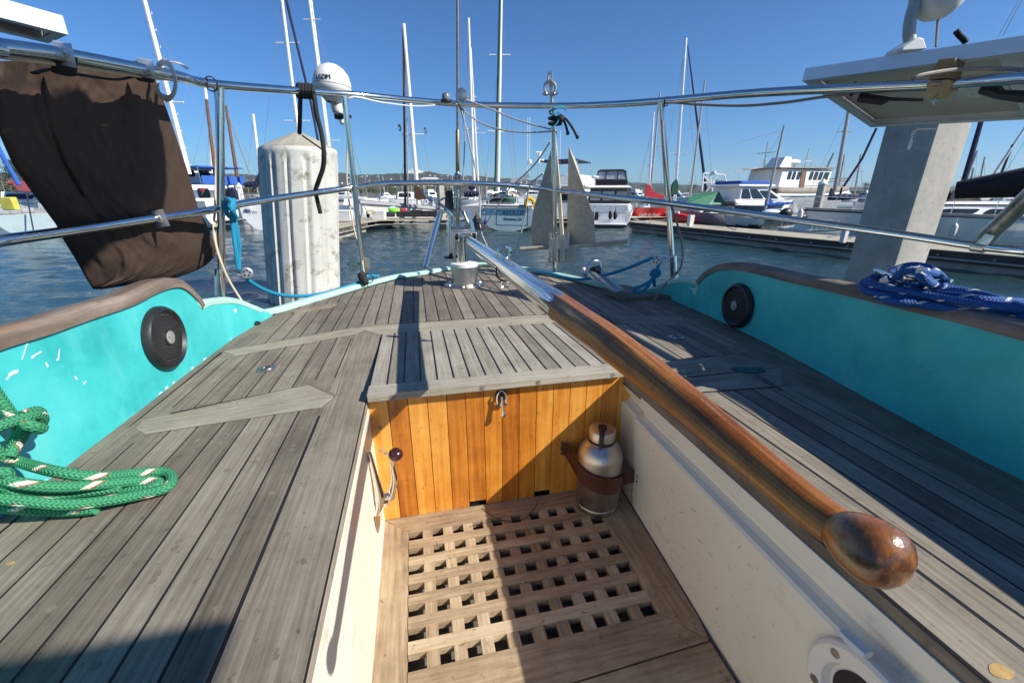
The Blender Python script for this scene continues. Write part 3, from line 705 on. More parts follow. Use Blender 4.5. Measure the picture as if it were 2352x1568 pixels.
# bare yellow wood patches
m = MB()
spot = mat('bare_yellow_wood', (.42, .27, .10), .8, var=.4, scale=60)
for c, r in ((Z(2300, 1540, .0006), .012), (Z(22, 1292, .0006), .005)):
    m = MB(); m.slab([(c.x+math.cos(a)*r*random.uniform(.7, 1.2), c.y+math.sin(a)*r*.6*random.uniform(.85, 1.1)) for a in [2*PI*k/13 for k in range(13)]], -.001, .0008); m.build('bare_wood_spot', spot, YA, smooth=False)
# -- bulkhead latch
m = MB(); q = Y(1150, 908, YB); x = q.x
m.lathe((x, YB, q.z), (0, -1, 0), [(0, .016), (.003, .016), (.006, .012)], 20)
lt = m.build('locker_latch', BLACK, YA)
m = MB(); m.tube([(x-.011, YB-.012, q.z-.018), (x-.011, YB-.012, q.z+.006), (x, YB-.012, q.z+.019), (x+.011, YB-.012, q.z+.006), (x+.011, YB-.012, q.z-.018)], .0022, 8, smooth=4); m.box(x-.013, x+.013, YB-.014, YB-.006, q.z-.022, q.z-.016)
m.build('bail', CHROME, lt)
m = MB(); m.tube([(x, YB-.014, q.z+.004), (x, YB-.018, q.z-.012), (x+.001, YB-.022, q.z-.030), (x+.002, YB-.024, q.z-.040)], [.004, .0045, .0048, .0062], 10, smooth=4, flat=.8); m.ball((x+.002, YB-.024, q.z-.041), .0064, sc=(1, .8, 1.2)); m.build('lever', CHROME, lt)
# -- hand lever on the left well side
xw = XI+.006
m = MB(); a = X(848, 1040, xw); b = X(866, 1180, xw)
m.tube([a, a.lerp(b, .35)+Vector((.006, 0, 0)), a.lerp(b, .75)+Vector((.010, 0, 0)), b], [.005, .0065, .012, .005], 12, smooth=5, flat=1)
lv = m.build('hand_lever', CHROME, YA)
hub = X(866, 1143, xw); hub = Vector((xw, hub.y, hub.z))
m = MB(); m.lathe(hub, (1, 0, 0), [(0, .014), (.012, .013), (.014, .010), (.022, .010), (.024, .012), (.032, .012)], 18)
m.box(hub.x+.010, hub.x+.024, hub.y-.012, hub.y+.002, hub.z-.019, hub.z-.010)
m.build('hub', CHROME, lv)
h0 = hub+Vector((.030, 0, 0)); d_h = h0.dot(HF); k1 = D(898, 1140, d_h); k2 = D(906, 1100, d_h); k3 = D(901, 1066, d_h); kk = D(909, 1043, d_h-.01)
m = MB(); m.tube([h0, k1, k2, k3, kk], [.010, .0095, .0075, .0055, .005], 12, smooth=6); m.build('crank_arm', CHROME, lv)
m = MB(); m.ball(kk, .0165, 20, 14, (1, 1, .9)); m.build('knob', KNOB, lv)
m = MB(); q = X(868, 1190, xw); m.plate([X(860, 1185, xw), X(873, 1183, xw), X(872, 1205, xw), X(868, 1224, xw), X(864, 1210, xw)], (1, 0, 0), .0012); m.build('stain_plate', DULL, lv, smooth=False)
# -- round fitting on the right well side
m = MB(); c = X(1997, 1622, .50); yc, zc = c.y, c.z
xs_ = .492
cc = Vector((xs_, yc, zc)); rr_ = (X(1905, 1462, xs_)-cc).length
m.lathe(cc, (-1, 0, 0), [(0, rr_), (.006, rr_*.99), (.010, rr_*.93), (.010, rr_*.66), (.0, rr_*.60), (.0, rr_*.52)], 48, False)
f = m.build('round_vent', OFFW, YA)
m = MB(); m.lathe(cc+Vector((-.0015, 0, 0)), (-1, 0, 0), [(0, rr_*.53), (.0005, rr_*.53), (.0005, 0)], 32, False); m.build('vent_hole', BLACK, f)
m = MB()
for a in (2.35, 3.6): 
    q = cc+Vector((-.0103, math.cos(a)*-rr_*.80, math.sin(a)*rr_*.80)); m.lathe(q, (-1, 0, 0), [(0, .006), (.0012, .0055), (.0012, 0)], 14, False); 
m.build('screw', DULL, f)
m = MB(); q0 = X(1935, 1450, xs_-.012); q1 = X(1995, 1505, xs_-.012); m.tube([q0, q0.lerp(q1, .5), q1], [.008, .010, .008], 8, flat=.6); m.build('hinge_lug', OFFW, f)
# scuffs on the cream side
m = MB()
for k in range(85):
    y = random.uniform(.35, .85); z = random.uniform(-.33, -.1); xx = lerp(.4945, .4945, 0)+sR(y, z)-.0006; a = random.uniform(0, PI); L = random.uniform(.001, .005)*random.choice((1, 1, 1, 3))
    m.plate([(xx, y, z), (xx, y+L*math.cos(a), z+L*math.sin(a)), (xx, y+L*math.cos(a)+.0006, z+L*math.sin(a)+.0007), (xx, y+.0006, z+.0007)], (-1, 0, 0), .0003)
m.build('scuffs', mat('scuff', (.22, .18, .12), .8), YA, smooth=False)
# -- hull below the deck edge
m = MB(); edge = LTP[:1]+[p for p in BWP]+RTP[:1]; edge = [LTP[k] for k in (0, 3, 6, 9, 12)]+BWP[2:]+[RTP[k] for k in (13, 10, 7, 3, 0)]
n = len(edge)
for i in range(n-1):
    a, b = edge[i], edge[i+1]
    def off(k, o_, z_):
        T = edge[min(k+1, n-1)]-edge[max(k-1, 0)]; T.z = 0; T.normalize(); O = Vector((-T.y, T.x, 0)); p = edge[k]+O*o_; p.z = z_ if z_ is not None else edge[k].z+.002; return p
    rows = [(.036, None), (.05, -.1), (.03, -.45), (-.12, WL+.02), (-.3, WL-.2)]
    for (o0, z0), (o1, z1) in zip(rows, rows[1:]):
        m.face([off(i, o0, z0), off(i, o1, z1), off(i+1, o1, z1), off(i+1, o0, z0)], t=.5)
m.build('hull', OFFW, YA, angle=60)
# ================================================================== PUSHPIT
TR = [(-60, 96, .69), (0, 106, .70), (160, 128, .73), (400, 173, .765), (505, 195, .79), (790, 216, .86), (1060, 239, .87), (1275, 243, .86), (1400, 240, .835), (1520, 232, .81), (1750, 213, .775), (2140, 194, .735), (2352, 179, .71), (2450, 172, .70)]
TRP = [Z(a, b, c) for a, b, c in TR]
rail_d = lambda px: interp(px, [(a, P.dot(HF)) for (a, b, c), P in zip(TR, TRP)])
rail_y = lambda px: interp(px, [(a, b) for a, b, c in TR])
pL = Z(505, 672, .10); p2 = Z(838, 652, .01); p3_ = Z(1276, 622, .02); p4 = Z(1549, 632, .09)
tL = D(505, 196, rail_d(505)); t2 = D(790, 217, rail_d(790)); t3 = D(1271, 243, rail_d(1275)); t4 = D(1519, 232, rail_d(1520))
def midpoint(b, t, py):
    best = min((abs((lambda v: CY-FPX*(v.dot(CU))/v.dot(CF))(b.lerp(t, k/200)-EYE)-py), k) for k in range(201)); return b.lerp(t, best[1]/200)
mL, m2_, m3_, m4_ = midpoint(pL, tL, 480), midpoint(p2, t2, 430), midpoint(p3_, t3, 437), midpoint(p4, t4, 465)
md = lambda px: interp(px, [(-60, rail_d(0)+.0), (0, rail_d(0)+.04), (350, rail_d(350)+.03), (505, mL.dot(HF)), (806, m2_.dot(HF)), (1050, m2_.dot(HF)+.13), (1275, m3_.dot(HF)), (1530, m4_.dot(HF)), (2000, rail_d(2000)+.08), (2352, rail_d(2352)+.04), (2450, rail_d(2352))])
MP = [D(-60, 565, md(-60)), D(0, 553, md(0)), D(180, 528, md(180)), D(350, 502, md(350)), D(440, 490, md(440)), D(503, 479, md(503)), D(560, 467, md(560)), D(680, 449, md(680)), D(808, 431, md(808)), D(870, 423, md(870)), D(950, 420, md(950)), D(1050, 420, md(1050)), D(1160, 425, md(1160)), D(1275, 437, md(1275)), D(1400, 452, md(1400)), D(1530, 466, md(1530)), D(1800, 502, md(1800)), D(2050, 536, md(2050)), D(2240, 564, md(2240)), D(2352, 576, md(2352)), D(2450, 590, md(2450))]
PR = .0135
ext = lambda L_: [L_[0]+Vector((-.06, -1.1, 0)), L_[0]+Vector((-.03, -.45, 0))]+L_+[L_[-1]+Vector((.03, -.45, 0)), L_[-1]+Vector((.05, -1.1, 0))]
m = MB(); m.tube(ext(TRP), PR, 16, smooth=5); RAIL = m.build('stern_rail', CHROME, YA)
m = MB(); m.tube(ext(MP), PR*.96, 16, smooth=4); m.build('lower_rail', CHROME, RAIL)
for b, t in ((pL, tL), (p2, t2), (p3_, t3), (p4, t4)):
    m = MB(); m.tube([b-Vector((0, 0, .03)), t], PR*.95, 16); ax = (t-b).normalized(); m.lathe(b-ax*.01, ax, [(0, PR*1.25), (.10, PR*1.25), (.10, PR*.95)], 16, False)
    for k in (.03, .07):
        c = b+ax*k; v = (EYE-c); v = (v-ax*v.dot(ax)).normalized(); m.lathe(c+v*PR*1.2, v, [(0, .005), (.002, .004), (.002, 0)], 10, False)
    m.build('post', CHROME, RAIL)
# turn-button tabs on the rails
def tab(px, py, d, ang, s):
    c = D(px, py, d); m = MB(); v = (EYE-c).normalized(); T = (D(px+10, py+10*math.tan(ang), d)-c).normalized(); W = T.cross(v).normalized()
    W = W if W.z > 0 else -W
    vs = []; fs = []; ns = 7
    for i, (h, o_) in enumerate([(.020*s, -.006), (.017*s, .009), (.007*s, .0160), (-.008*s, .0175), (-.024*s, .0185)]):
        for x in (-.019*s, .019*s): vs += [c+T*x+W*h+v*o_, c+T*x+W*h+v*(o_+.0025)]
    for i in range(4):
        a, b = i*4, i*4+4; fs += [(a+1, a+3, b+3, b+1), (a, b, b+2, a+2), (a, a+1, b+1, b), (a+2, b+2, b+3, a+3)]
    m.mesh(vs, fs); o = m.build('rail_tab', ALU, RAIL, angle=60)
    m = MB(); q = c+v*.0205-W*.004; m.lathe(q, v, [(0, .009*s), (.001, .009*s), (.002, .006*s), (.002, .0)], 18, False); m.box(0, 0, 0, 0, 0, 0) if 0 else None
    m.tube([q-T*.001-W*.004*s+v*.004, q+T*.001+W*.005*s+v*.007], .0022*s, 6, flat=.7); m.build('turn_button', DULL, o)
tab(148, 122, rail_d(150), .2, 1.0); tab(336, 155, rail_d(336), .2, 1.0); tab(366, 500, md(366), -.15, 1.15)
# cables tied along the rail
def px_tube(pts, r, m_, name, parent=None, seg=8, smooth=5, **k):
    "pts (px, py, distance ahead)"
    mb = MB(); mb.tube([D(*p) for p in pts], r, seg, smooth=smooth, **k); return mb.build(name, m_, parent)
rd = rail_d
cab = thing('antenna_cable', 'cream cable tied under the top rail and dropping past the left post to the deck', 'cable', D(505, 600, 1.4))
px_tube([(-20, 128, rd(0)+.01), (100, 143, rd(100)+.01), (200, 157, rd(200)+.01), (330, 176, rd(330)+.01), (420, 186, rd(420)+.01), (482, 192, rd(480)+.015), (494, 205, rd(500)), (497, 270, 1.66), (496, 400, 1.62), (494, 480, 1.58), (491, 520, 1.53), (498, 570, 1.50), (520, 632, 1.49), (548, 680, 1.50), (572, 715, 1.50), (584, 740, 1.55)], .0042, CABLE, 'cable', cab)
px_tube([(-20, 121, rd(0)+.015), (100, 136, rd(100)+.015), (200, 150, rd(200)+.015), (330, 170, rd(330)+.015), (420, 181, rd(420)+.015), (482, 190, rd(480)+.015)], .0035, GCABLE, 'cable', cab)
m = MB(); q = Z(590, 744, .002); m.lathe(q, (0, 0, 1), [(0, .013), (.006, .012), (.010, .006)], 14); m.build('deck_gland', BLACK, cab)
def tie(px, d, parent=RAIL, s=1.25):
    c = D(px, rail_y(px), d); T = (D(px+15, rail_y(px+15), rail_d(px+15))-D(px-15, rail_y(px-15), rail_d(px-15))).normalized(); N = T.orthogonal().normalized(); B = T.cross(N)
    m = MB(); m.tube([c+(N*math.cos(a)+B*math.sin(a))*PR*s+Vector((0, 0, -.003)) for a in [2*PI*k/16 for k in range(16)]], .0022, 6, closed=True); return m.build('cable_tie', BLACK, parent)
tie(484, rd(484), s=1.5); tie(1531, rd(1531)); tie(1960, rd(1960), s=1.4)
cab = thing('antenna_cable', 'grey cable sagging below the top rail right of the right post and running down it', 'cable', p4)
px_tube([(2200, 205, rd(2200)+.01), (2050, 208, rd(2050)+.015), (1900, 222, rd(1900)+.01), (1800, 236, rd(1800)+.01), (1700, 243, rd(1700)+.01), (1600, 240, rd(1600)+.01), (1540, 236, rd(1535)), (1524, 245, rd(1520)+.015), (1524, 330, 1.9), (1540, 460, 1.92), (1560, 530, 1.95), (1568, 580, 1.95), (1560, 622, 1.92), (1530, 650, 1.86), (1500, 692, 1.80)], .0045, GCABLE, 'cable', cab)
cab = thing('antenna_cable', 'white cable following the second stern post down from the radome', 'cable', p2)
px_tube([(790, 222, rd(790)-.01), (798, 300, 2.16), (797, 420, 2.16), (812, 520, 2.14), (832, 600, 2.1), (838, 652, 2.08)], .0038, CABLE, 'cable', cab)
px_tube([(1000, 242, rd(1000)+.01), (950, 244, rd(950)+.01), (880, 236, rd(880)+.01), (802, 226, rd(800)+.0), (803, 290, 2.2), (808, 430, 2.2)], .0028, WHITE, 'cable', cab)
# webbing loop
wb = MB(); d = rd(385)-.03
wb.tube([D(362, 152, d+.05), D(376, 143, d+.01), D(392, 152, d-.01), D(402, 180, d-.015), D(402, 205, d-.01), D(394, 222, d), D(382, 226, d+.02), D(364, 214, d+.03), D(362, 190, d+.05)], .0085, 8, smooth=5, flat=.35, up=tuple(CR))
wb.tube([D(392, 143, d+.06), D(412, 146, d+.03), D(430, 158, d+.02)], .006, 8, smooth=4, flat=.4)
one(wb, 'webbing_strap', WEBB, 'cream webbing loop curled round the top rail beside the brown bag', 'strap')
# ------------------------------------------------------------------ brown bag
def bag():
    L = [(90, 0), (118, -14), (200, -22), (300, -6), (380, 30), (440, 72), (515, 128), (550, 145), (600, 176), (640, 198), (664, 214)]
    R__ = [(90, 335), (150, 345), (175, 352), (200, 365), (300, 400), (390, 430), (480, 456), (505, 470), (545, 488), (575, 497), (592, 492), (612, 470), (626, 440), (640, 400), (664, 235)]
    rows = 96; cols = 84; vs = []; fs = []; dd = lambda px: interp(px, [(-60, rd(0)+.04), (0, rd(0)+.045), (350, rd(350)+.055), (500, rd(500)+.03)])
    for side in (0, 1):
        for i in range(rows+1):
            v = i/rows; py = lerp(140, 664, v); l, r = interp(py, L), interp(py, R__)
            for j in range(cols+1):
                u = j/cols; px = lerp(l, r, u); e = (max(0, math.sin(PI*u))**.45)*(max(0, math.sin(PI*min(1, v*1.0+.0)))**.4 if v > .5 else 1-.0*(v))
                e = max(0, math.sin(PI*u))**.4*(1 if v < .7 else max(0, 1-((v-.7)/.3)**2.5)**.5)
                fold = .010*math.sin(u*9+v*2.2)*(1-v)+.006*math.sin(u*23+v*5)*(1-v)**2+.012*max(0, v-.75)*4*math.sin(u*7-v*22)*math.sin(PI*u)
                fold += .014*math.exp(-((u-.22-.12*v)/.03)**2)*-1*(.4+.6*v)+.012*noise.noise(Vector((u*5, v*4, 3)))+.006*(abs(noise.noise(Vector((u*7-v*3, v*4, 6))))-.2)*(.6+2.4*v*v)+.004*noise.noise(Vector((u*26, v*22, 1)))-.008*math.exp(-((u-.30)/.012)**2)*(v < .6)
                tk = .055*e*(.35+.65*min(1, v*1.5))
                vs.append(D(px, py+(0 if v > .02 else 0), dd(px)+.05+((-tk-fold*e) if side == 0 else tk)))
    n = (rows+1)*(cols+1)
    for i in range(rows):
        for j in range(cols):
            a = i*(cols+1)+j; fs.append((a, a+1, a+cols+2, a+cols+1)); fs.append((n+a+1, n+a, n+a+cols+1, n+a+cols+2))
    for i in range(rows):
        for j in (0, cols): a = i*(cols+1)+j; fs.append((a, a+cols+1, n+a+cols+1, n+a))
    for j in range(cols):
        for i in (0, rows): a = i*(cols+1)+j; fs.append((a, a+1, n+a+1, n+a))
    m = MB(); m.mesh(vs, fs); return one(m, 'hanging_bag', BAG, 'large dark brown canvas bag hanging from the rail at the left', 'bag', angle=70)
BG = bag()
m = MB()
m.tube([D(x, y, rd(x)+.03) for x, y in ((80, 168), (112, 160), (150, 166), (220, 178), (270, 183), (312, 176), (345, 182))], .010, 8, smooth=4, flat=.3); m.build('binding', BLKC, BG)
for (x0, y0, x1, y1) in ((118, 128, 178, 170), (312, 165, 356, 185)):
    m = MB(); m.tube([D((x0+x1)/2, y0, rd(x0)+.02), D((x0+x1)/2, (y0+y1)/2, rd(x0)+.03), D((x0+x1)/2, y1, rd(x0)+.04)], .020, 8, flat=.3); m.build('hanging_loop', BLKC, BG)
# ------------------------------------------------------------------ solar panels
def panel(name_lbl, A, A2, B, th, lips=True):
    "A-A2 front edge, A-B side edge; frame th thick, underside visible"
    root = thing('solar_panel', name_lbl, 'solar panel', A)
    U, V = A2-A, B-A; N = U.cross(V).normalized(); N = N if N.z > 0 else -N; ul, vl = U.length, V.length; u, v = U/ul, V/vl; fw = .022
    def bar(P0, P1, W, h0, h1, m):
        m.hexa([P0+N*h0, P1+N*h0, P1+W+N*h0, P0+W+N*h0, P0+N*h1, P1+N*h1, P1+W+N*h1, P0+W+N*h1])
    m = MB()
    bar(A, A+U, v*.004, 0, th, m); bar(A+V-v*.004, A+U+V-v*.004, v*.004, 0, th, m); bar(A+v*.004, A+V-v*.004, u*.004, 0, th, m); bar(A+U-u*.004+v*.004, A+U+V-u*.004-v*.004, u*.004, 0, th, m)
    bar(A+v*.0045+u*.0045, A+U+v*.0045-u*.0045, v*fw, 0, .003, m); bar(A+V-v*(fw+.0045)+u*.0045, A+U+V-v*(fw+.0045)-u*.0045, v*fw, 0, .003, m); bar(A+v*(fw+.005)+u*.0045, A+V-v*(fw+.005)+u*.0045, u*fw, 0, .003, m)
    m.build('frame', ALU, root, smooth=False)
    m = MB(); bar(A+u*.006+v*.006, A+U-u*.006+v*.006, v*(vl-.012), th*.82, th*.9, m); m.build('backing_sheet', mat('panel_back', (.40, .39, .34), .5, var=.1), root, smooth=False)
    m = MB(); bar(A+u*.008+v*.008, A+U-u*.008+v*.008, v*(vl-.016), th*.9+.001, th*.96, m); m.build('cells', mat('solar_cells', (.01, .012, .03), .15, var=.1), root, smooth=False)
    return root, u, v, N, ul, vl
A = Z(1842, 186, .80); A2 = Z(2352, 119, .775); B = Z(2000, 293, .72)
A2 = A+(A2-A)*1.9
sp, su, sv, sn, sul, svl = panel('large solar panel seen from below with a wooden block, over the rail at the right', A, A2, B, .036)
def bar3(P0, P1, W, H): m = MB(); m.hexa([P0, P1, P1+W, P0+W, P0+H, P1+H, P1+W+H, P0+W+H]); return m
ub = (D(2225, 190, 1.2)-A).dot(su)
bar3(A+su*.44+sv*.03+sn*.001, A+su*.44+sv*(svl-.03)+sn*.001, su*.035, sn*.02).build('cross_bar', ALU, sp, smooth=False)
m = MB(); m.hexa([A+su*x+sv*y+sn*z for z in (.027, .0285) for x, y in ((.30, .35), (.42, .35), (.42, .5), (.30, .5))]); m.build('rating_sticker', mat('sticker', (.45, .5, .5), .6, var=.3, scale=80), sp, smooth=False)
px_tube([(1975, 225, rd(1975)+.01), (2030, 232, rd(2030)), (2045, 228, rd(2040)), (2120, 230, rd(2120))], [.016, .015, .006, .005], BLACK, 'junction_box', sp, smooth=0, flat=.8)
px_tube([(2096, 182, 1.22), (2120, 172, 1.22), (2200, 160, 1.25), (2300, 158, 1.2), (2400, 165, 1.15)], .005, GCABLE, 'lead', sp)
px_tube([(2255, 205, 1.25), (2290, 212, 1.22), (2300, 218, 1.2), (2352, 222, 1.15), (2400, 226, 1.15)], [.011, .014, .011, .013, .013], BLACK, 'connector', sp, smooth=0)
px_tube([(2108, 293, 1.62), (2092, 322, 1.6), (2086, 343, 1.6), (2094, 330, 1.6), (2100, 300, 1.62), (2150, 296, 1.6)], .002, WHITE, 'wire_tail', sp)
# wooden clamp block
c = D(2166, 188, rd(2166)); T = (D(2200, rail_y(2200), rd(2200))-D(2130, rail_y(2130), rd(2130))).normalized(); Wv = T.cross(Vector((0, 0, 1))).normalized(); Uv = Wv.cross(T).normalized(); Uv = Uv if Uv.z > 0 else -Uv
blk = thing('clamp_block', 'two weathered wooden blocks clamping the solar panel to the right rail', 'wooden block', c)
for (z0, z1, k) in ((.004, .050, 0), (-.040, .001, 1)):
    m = MB(); cs = []
    for zz, sh in ((z0, 1), (z1, .75 if k == 0 else 1)):
        cs += [c+T*x*sh+Wv*y+Uv*zz for x, y in ((-.024, -.030), (.024, -.030), (.024, .030), (-.024, .030))]
    if k: cs = [c+T*x*s_+Wv*y*s_+Uv*zz for zz, s_ in ((z0, .72), (z1, 1)) for x, y in ((-.024, -.030), (.024, -.030), (.024, .030), (-.024, .030))]
    m.hexa(cs); m.build('block', BLOCKW, blk, smooth=False, bevel=.003)
m = MB(); q = c-Uv*.042; m.tube([q+Uv*.01, q-Uv*.012], .003, 8); m.tube([q-Uv*.004-T*.010, q-Uv*.004+T*.010], .0025, 6); q = c-Wv*.032*(1 if Wv.dot(EYE-c) < 0 else -1)-Uv*.008; m.tube([q-T*.008, q+T*.010], .0035, 8); m.build('wing_nut', DULL, blk)
# left panel (only its corner is in view)
A = Z(157, 80, .86); F_ = Z(118, 97, .86); U_ = Z(0, 40, .86)-A
sp2, *_ = panel('pale edge of a second solar panel in the top left corner', A, A+U_*4, A+(F_-A)*1.2, .043)
# ------------------------------------------------------------------ tiller and rudder head
TD = [(1085, 560, .245), (1165, 615, .252), (1262, 692, .252)]
xT = .236
tp = [X(1085, 560, xT), X(1165, 617, xT), X(1266, 690, xT)]
tw = [(1258, 686, 0), (1330, 738, 0), (1400, 787, 0), (1550, 905, 0), (1700, 1032, 0), (1850, 1158, 0), (1925, 1214, 0)]
TL = thing('tiller', 'long varnished wooden tiller with a round knob and polished steel end, reaching over the cockpit', 'tiller', (.23, 2.05, .24))
m = MB(); q0 = tp[0]+(tp[0]-tp[1]).normalized()*.06; m.tube([q0]+tp+[X(1290, 712, xT)], .0245, 28, smooth=3); m.build('steel_tube', CHROME, TL)
W = [X(a, b, xT) for a, b, _ in tw]
# wooden shaft: octagonal near the steel, round towards the grip
m = MB(); n = 60; path = []; P = W
for i in range(len(P)-1):
    for q in range(10):
        u = q/10; g = lambda k: P[max(0, min(len(P)-1, k))]; p0, p1, p2q, p3q = g(i-1), g(i), g(i+1), g(i+2)
        path.append(.5*((2*p1)+(p2q-p0)*u+(2*p0-5*p1+4*p2q-p3q)*u*u+(3*p1-p0-3*p2q+p3q)*u**3))
path.append(P[-1]); n = len(path); seg = 32; vs = []; fs = []; us = []; L = 0
tot = sum((path[i+1]-path[i]).length for i in range(n-1))
Knob = X(2003, 1263, xT); ends = [0]
for i in range(n):
    if i: L += (path[i]-path[i-1]).length
    t_ = L/tot; T = (path[min(i+1, n-1)]-path[max(0, i-1)]).normalized(); S_ = T.cross(Vector((0, 0, 1))).normalized(); U = S_.cross(T)
    r = interp(t_, [(0, .0222), (.03, .0240), (.1, .0246), (.5, .0218), (.8, .0158), (.92, .0133), (1, .0122)])
    oc = max(0, min(1, 1.3-t_/.62))
    for k in range(seg):
        a = 2*PI*k/seg; am = ((a+PI/8) % (PI/4))-PI/8; ro = r*lerp(1, .965/math.cos(am), oc)
        vs.append(path[i]+(S_*math.cos(a)+U*math.sin(a))*ro)
    if i:
        for k in range(seg): q = (k+1) % seg; a0 = (i-1)*seg; a1 = i*seg; fs.append((a0+k, a0+q, a1+q, a1+k)); us.append([(L-.03, k/seg), (L-.03, (k+1)/seg), (L, (k+1)/seg), (L, k/seg)])
fs.append(tuple(range(seg))); us.append(None); fs.append(tuple(range((n-1)*seg, n*seg))); us.append(None)
m.mesh(vs, fs, us, .5)
m.build('wooden_shaft', VARN, TL, angle=22)
T = (Knob-path[-1]).normalized(); m = MB()
kr = .0182
prof = [(-kr*1.35, .011), (-kr*1.12, kr*.62), (-kr*.95, kr*.72), (-kr*.75, kr*.83), (-kr*.4, kr*.95), (0, kr), (kr*.35, kr*.97), (kr*.62, kr*.84), (kr*.80, kr*.62), (kr*.90, kr*.34), (kr*.93, 0)]
m.lathe(Knob, T, prof, 36, False); m.build('knob', mat('varnished_knob', (.30, .105, .022), .30, var=.55, scale=34, coat=.55, dirt=((.035, .013, .005), .8, 26, .50), bmp=.15), TL, angle=80)
m = MB(); m.tube([path[-1], Knob-T*kr*.9], .0119, 24, caps=False); m.build('neck', VARN, TL)
# eyebolt
e = X(1159, 622, xT); T = (tp[2]-tp[0]).normalized(); U = Vector((1, 0, 0)).cross(T); U = U if U.z > 0 else -U
m = MB(); m.lathe(e+U*.022, U, [(0, .011), (.006, .012), (.010, .008), (.016, .007)], 16); c = e+U*.053
m.tube([c+(Vector((math.cos(.2), math.sin(.2), 0)).cross(Vector((0, 0, 1)))*0+CR*math.cos(a)+U*math.sin(a))*.0165 for a in [2*PI*k/20 for k in range(20)]], .0048, 10, closed=True); m.build('eyebolt', CHROME, TL)
m = MB(); c = e-U*.038; m.tube([c+(CR*math.cos(a)+U*math.sin(a))*.0105 for a in [2*PI*k/16 for k in range(16)]], .003, 8, closed=True); m.build('eyebolt', CHROME, TL)
m = MB(); N = T.orthogonal().normalized(); B_ = T.cross(N); c = e+T*.012
m.tube([c+(N*math.cos(a)+B_*math.sin(a))*.026 for a in [2*PI*k/24 for k in range(24)]], .0028, 8, closed=True, flat=1); m.build('collar', LEATH, TL)
# rudder head
hb = Z(1068, 655, 0); RH = thing('rudder_head', 'polished steel rudder tube with flange and forked tiller head at the stern', 'rudder head', hb)
m = MB(); m.lathe(hb, (0, 0, 1), [(0, .106), (.006, .106), (.008, .100), (.008, .070), (.012, .067), (.104, .067), (.104, .060)], 40)
for k in range(6): a = 2*PI*k/6+.3; m.lathe(hb+Vector((math.cos(a)*.086, math.sin(a)*.086, .008)), (0, 0, 1), [(0, .008), (.004, .006), (.004, 0)], 8, False)
m.build('flanged_tube', BRUSH, RH)
m = MB(); m.lathe(hb, (0, 0, 1), [(.100, .069), (.116, .069), (.118, .05), (.118, 0)], 36); m.build('collar_ring', WHITE, RH)
m = MB(); m.tube([hb+Vector((0, 0, .11)), hb+Vector((0, 0, .25))], .019, 16); m.tube([hb+Vector((-.03, .0, .11)), hb+Vector((-.03, 0, .2))], .008, 10); m.build('shaft', CHROME, RH)
m = MB(); hc = hb+Vector((-.003, -.02, .235))
def chan(x0, x1, y0, y1, z0, z1): m.box(hc.x+x0, hc.x+x1, hc.y+y0, hc.y+y1, hc.z+z0, hc.z+z1)
chan(-.056, .056, -.10, .10, .036, .042); chan(-.056, -.050, -.10, .10, -.030, .036); chan(.050, .056, -.10, .10, -.005, .036); chan(-.0495, -.030, -.10, .10, .004, .009); chan(-.033, -.028, -.10, .10, .009, .0355); chan(.028, .033, -.10, .10, .009, .0355); chan(.0335, .0495, -.10, .10, .004, .009)
m.plate([hc+Vector((-.050, -.10, -.03)), hc+Vector((-.050, .05, -.03)), hc+Vector((-.050, -.02, -.085)), hc+Vector((-.050, -.08, -.085))], (-1, 0, 0), .006)
m.build('forked_head', BRUSH, RH, smooth=False, bevel=.002)
m = MB(); q = D(1036, 592, 2.12); m.lathe(q, (0, 0, 1), [(-.004, .02), (0, .036), (.006, .034), (.010, .01), (.022, .008)], 20); m.build('round_knob', BLACK, RH)
# ------------------------------------------------------------------ backstay
bs = thing('backstay', 'brown wire backstay with steel turnbuckle rising from the stern', 'rigging wire', D(1052, 545, 2.5))
db = 2.52
m = MB(); m.tube([D(1051, -260, db), D(1051, 298, db)], .0065, 8); m.build('wire', mat('rusty_wire', (.16, .12, .09), .5, .5, var=.3, scale=60), bs)
m = MB(); m.tube([D(1051, 298, db), D(1051, 300, db), D(1051, 392, db), D(1051, 396, db)], [.008, .011, .011, .009], 12); m.build('terminal', mat('bronze_sleeve', (.30, .19, .09), .35, .8, var=.2), bs)
m = MB(); m.tube([D(1051, 395, db), D(1051, 404, db), D(1051, 412, db)], [.010, .021, .016], 12)
for s_ in (-1, 1): m.tube([D(1051+s_*6.5, 408, db), D(1051+s_*6.5, 452, db), D(1051+s_*6.5, 480, db)], .0062, 8)
m.tube([D(1051, 440, db), D(1051, 446, db)], .019, 12); m.tube([D(1051, 478, db), D(1051, 486, db), D(1051, 548, db)], [.020, .012, .010], 12); m.tube([D(1051, 400, db), D(1051, 436, db)], .0075, 8); m.tube([D(1051, 450, db), D(1051, 480, db)], .0075, 8)
m.build('turnbuckle', DULL, bs)
m = MB(); m.hexa([D(x, y, z) for y in (600, 545) for x, z in ((1038, db-.02), (1066, db-.02), (1066, db+.01), (1038, db+.01))]); m.build('chain_plate', BRUSH, bs, smooth=False)
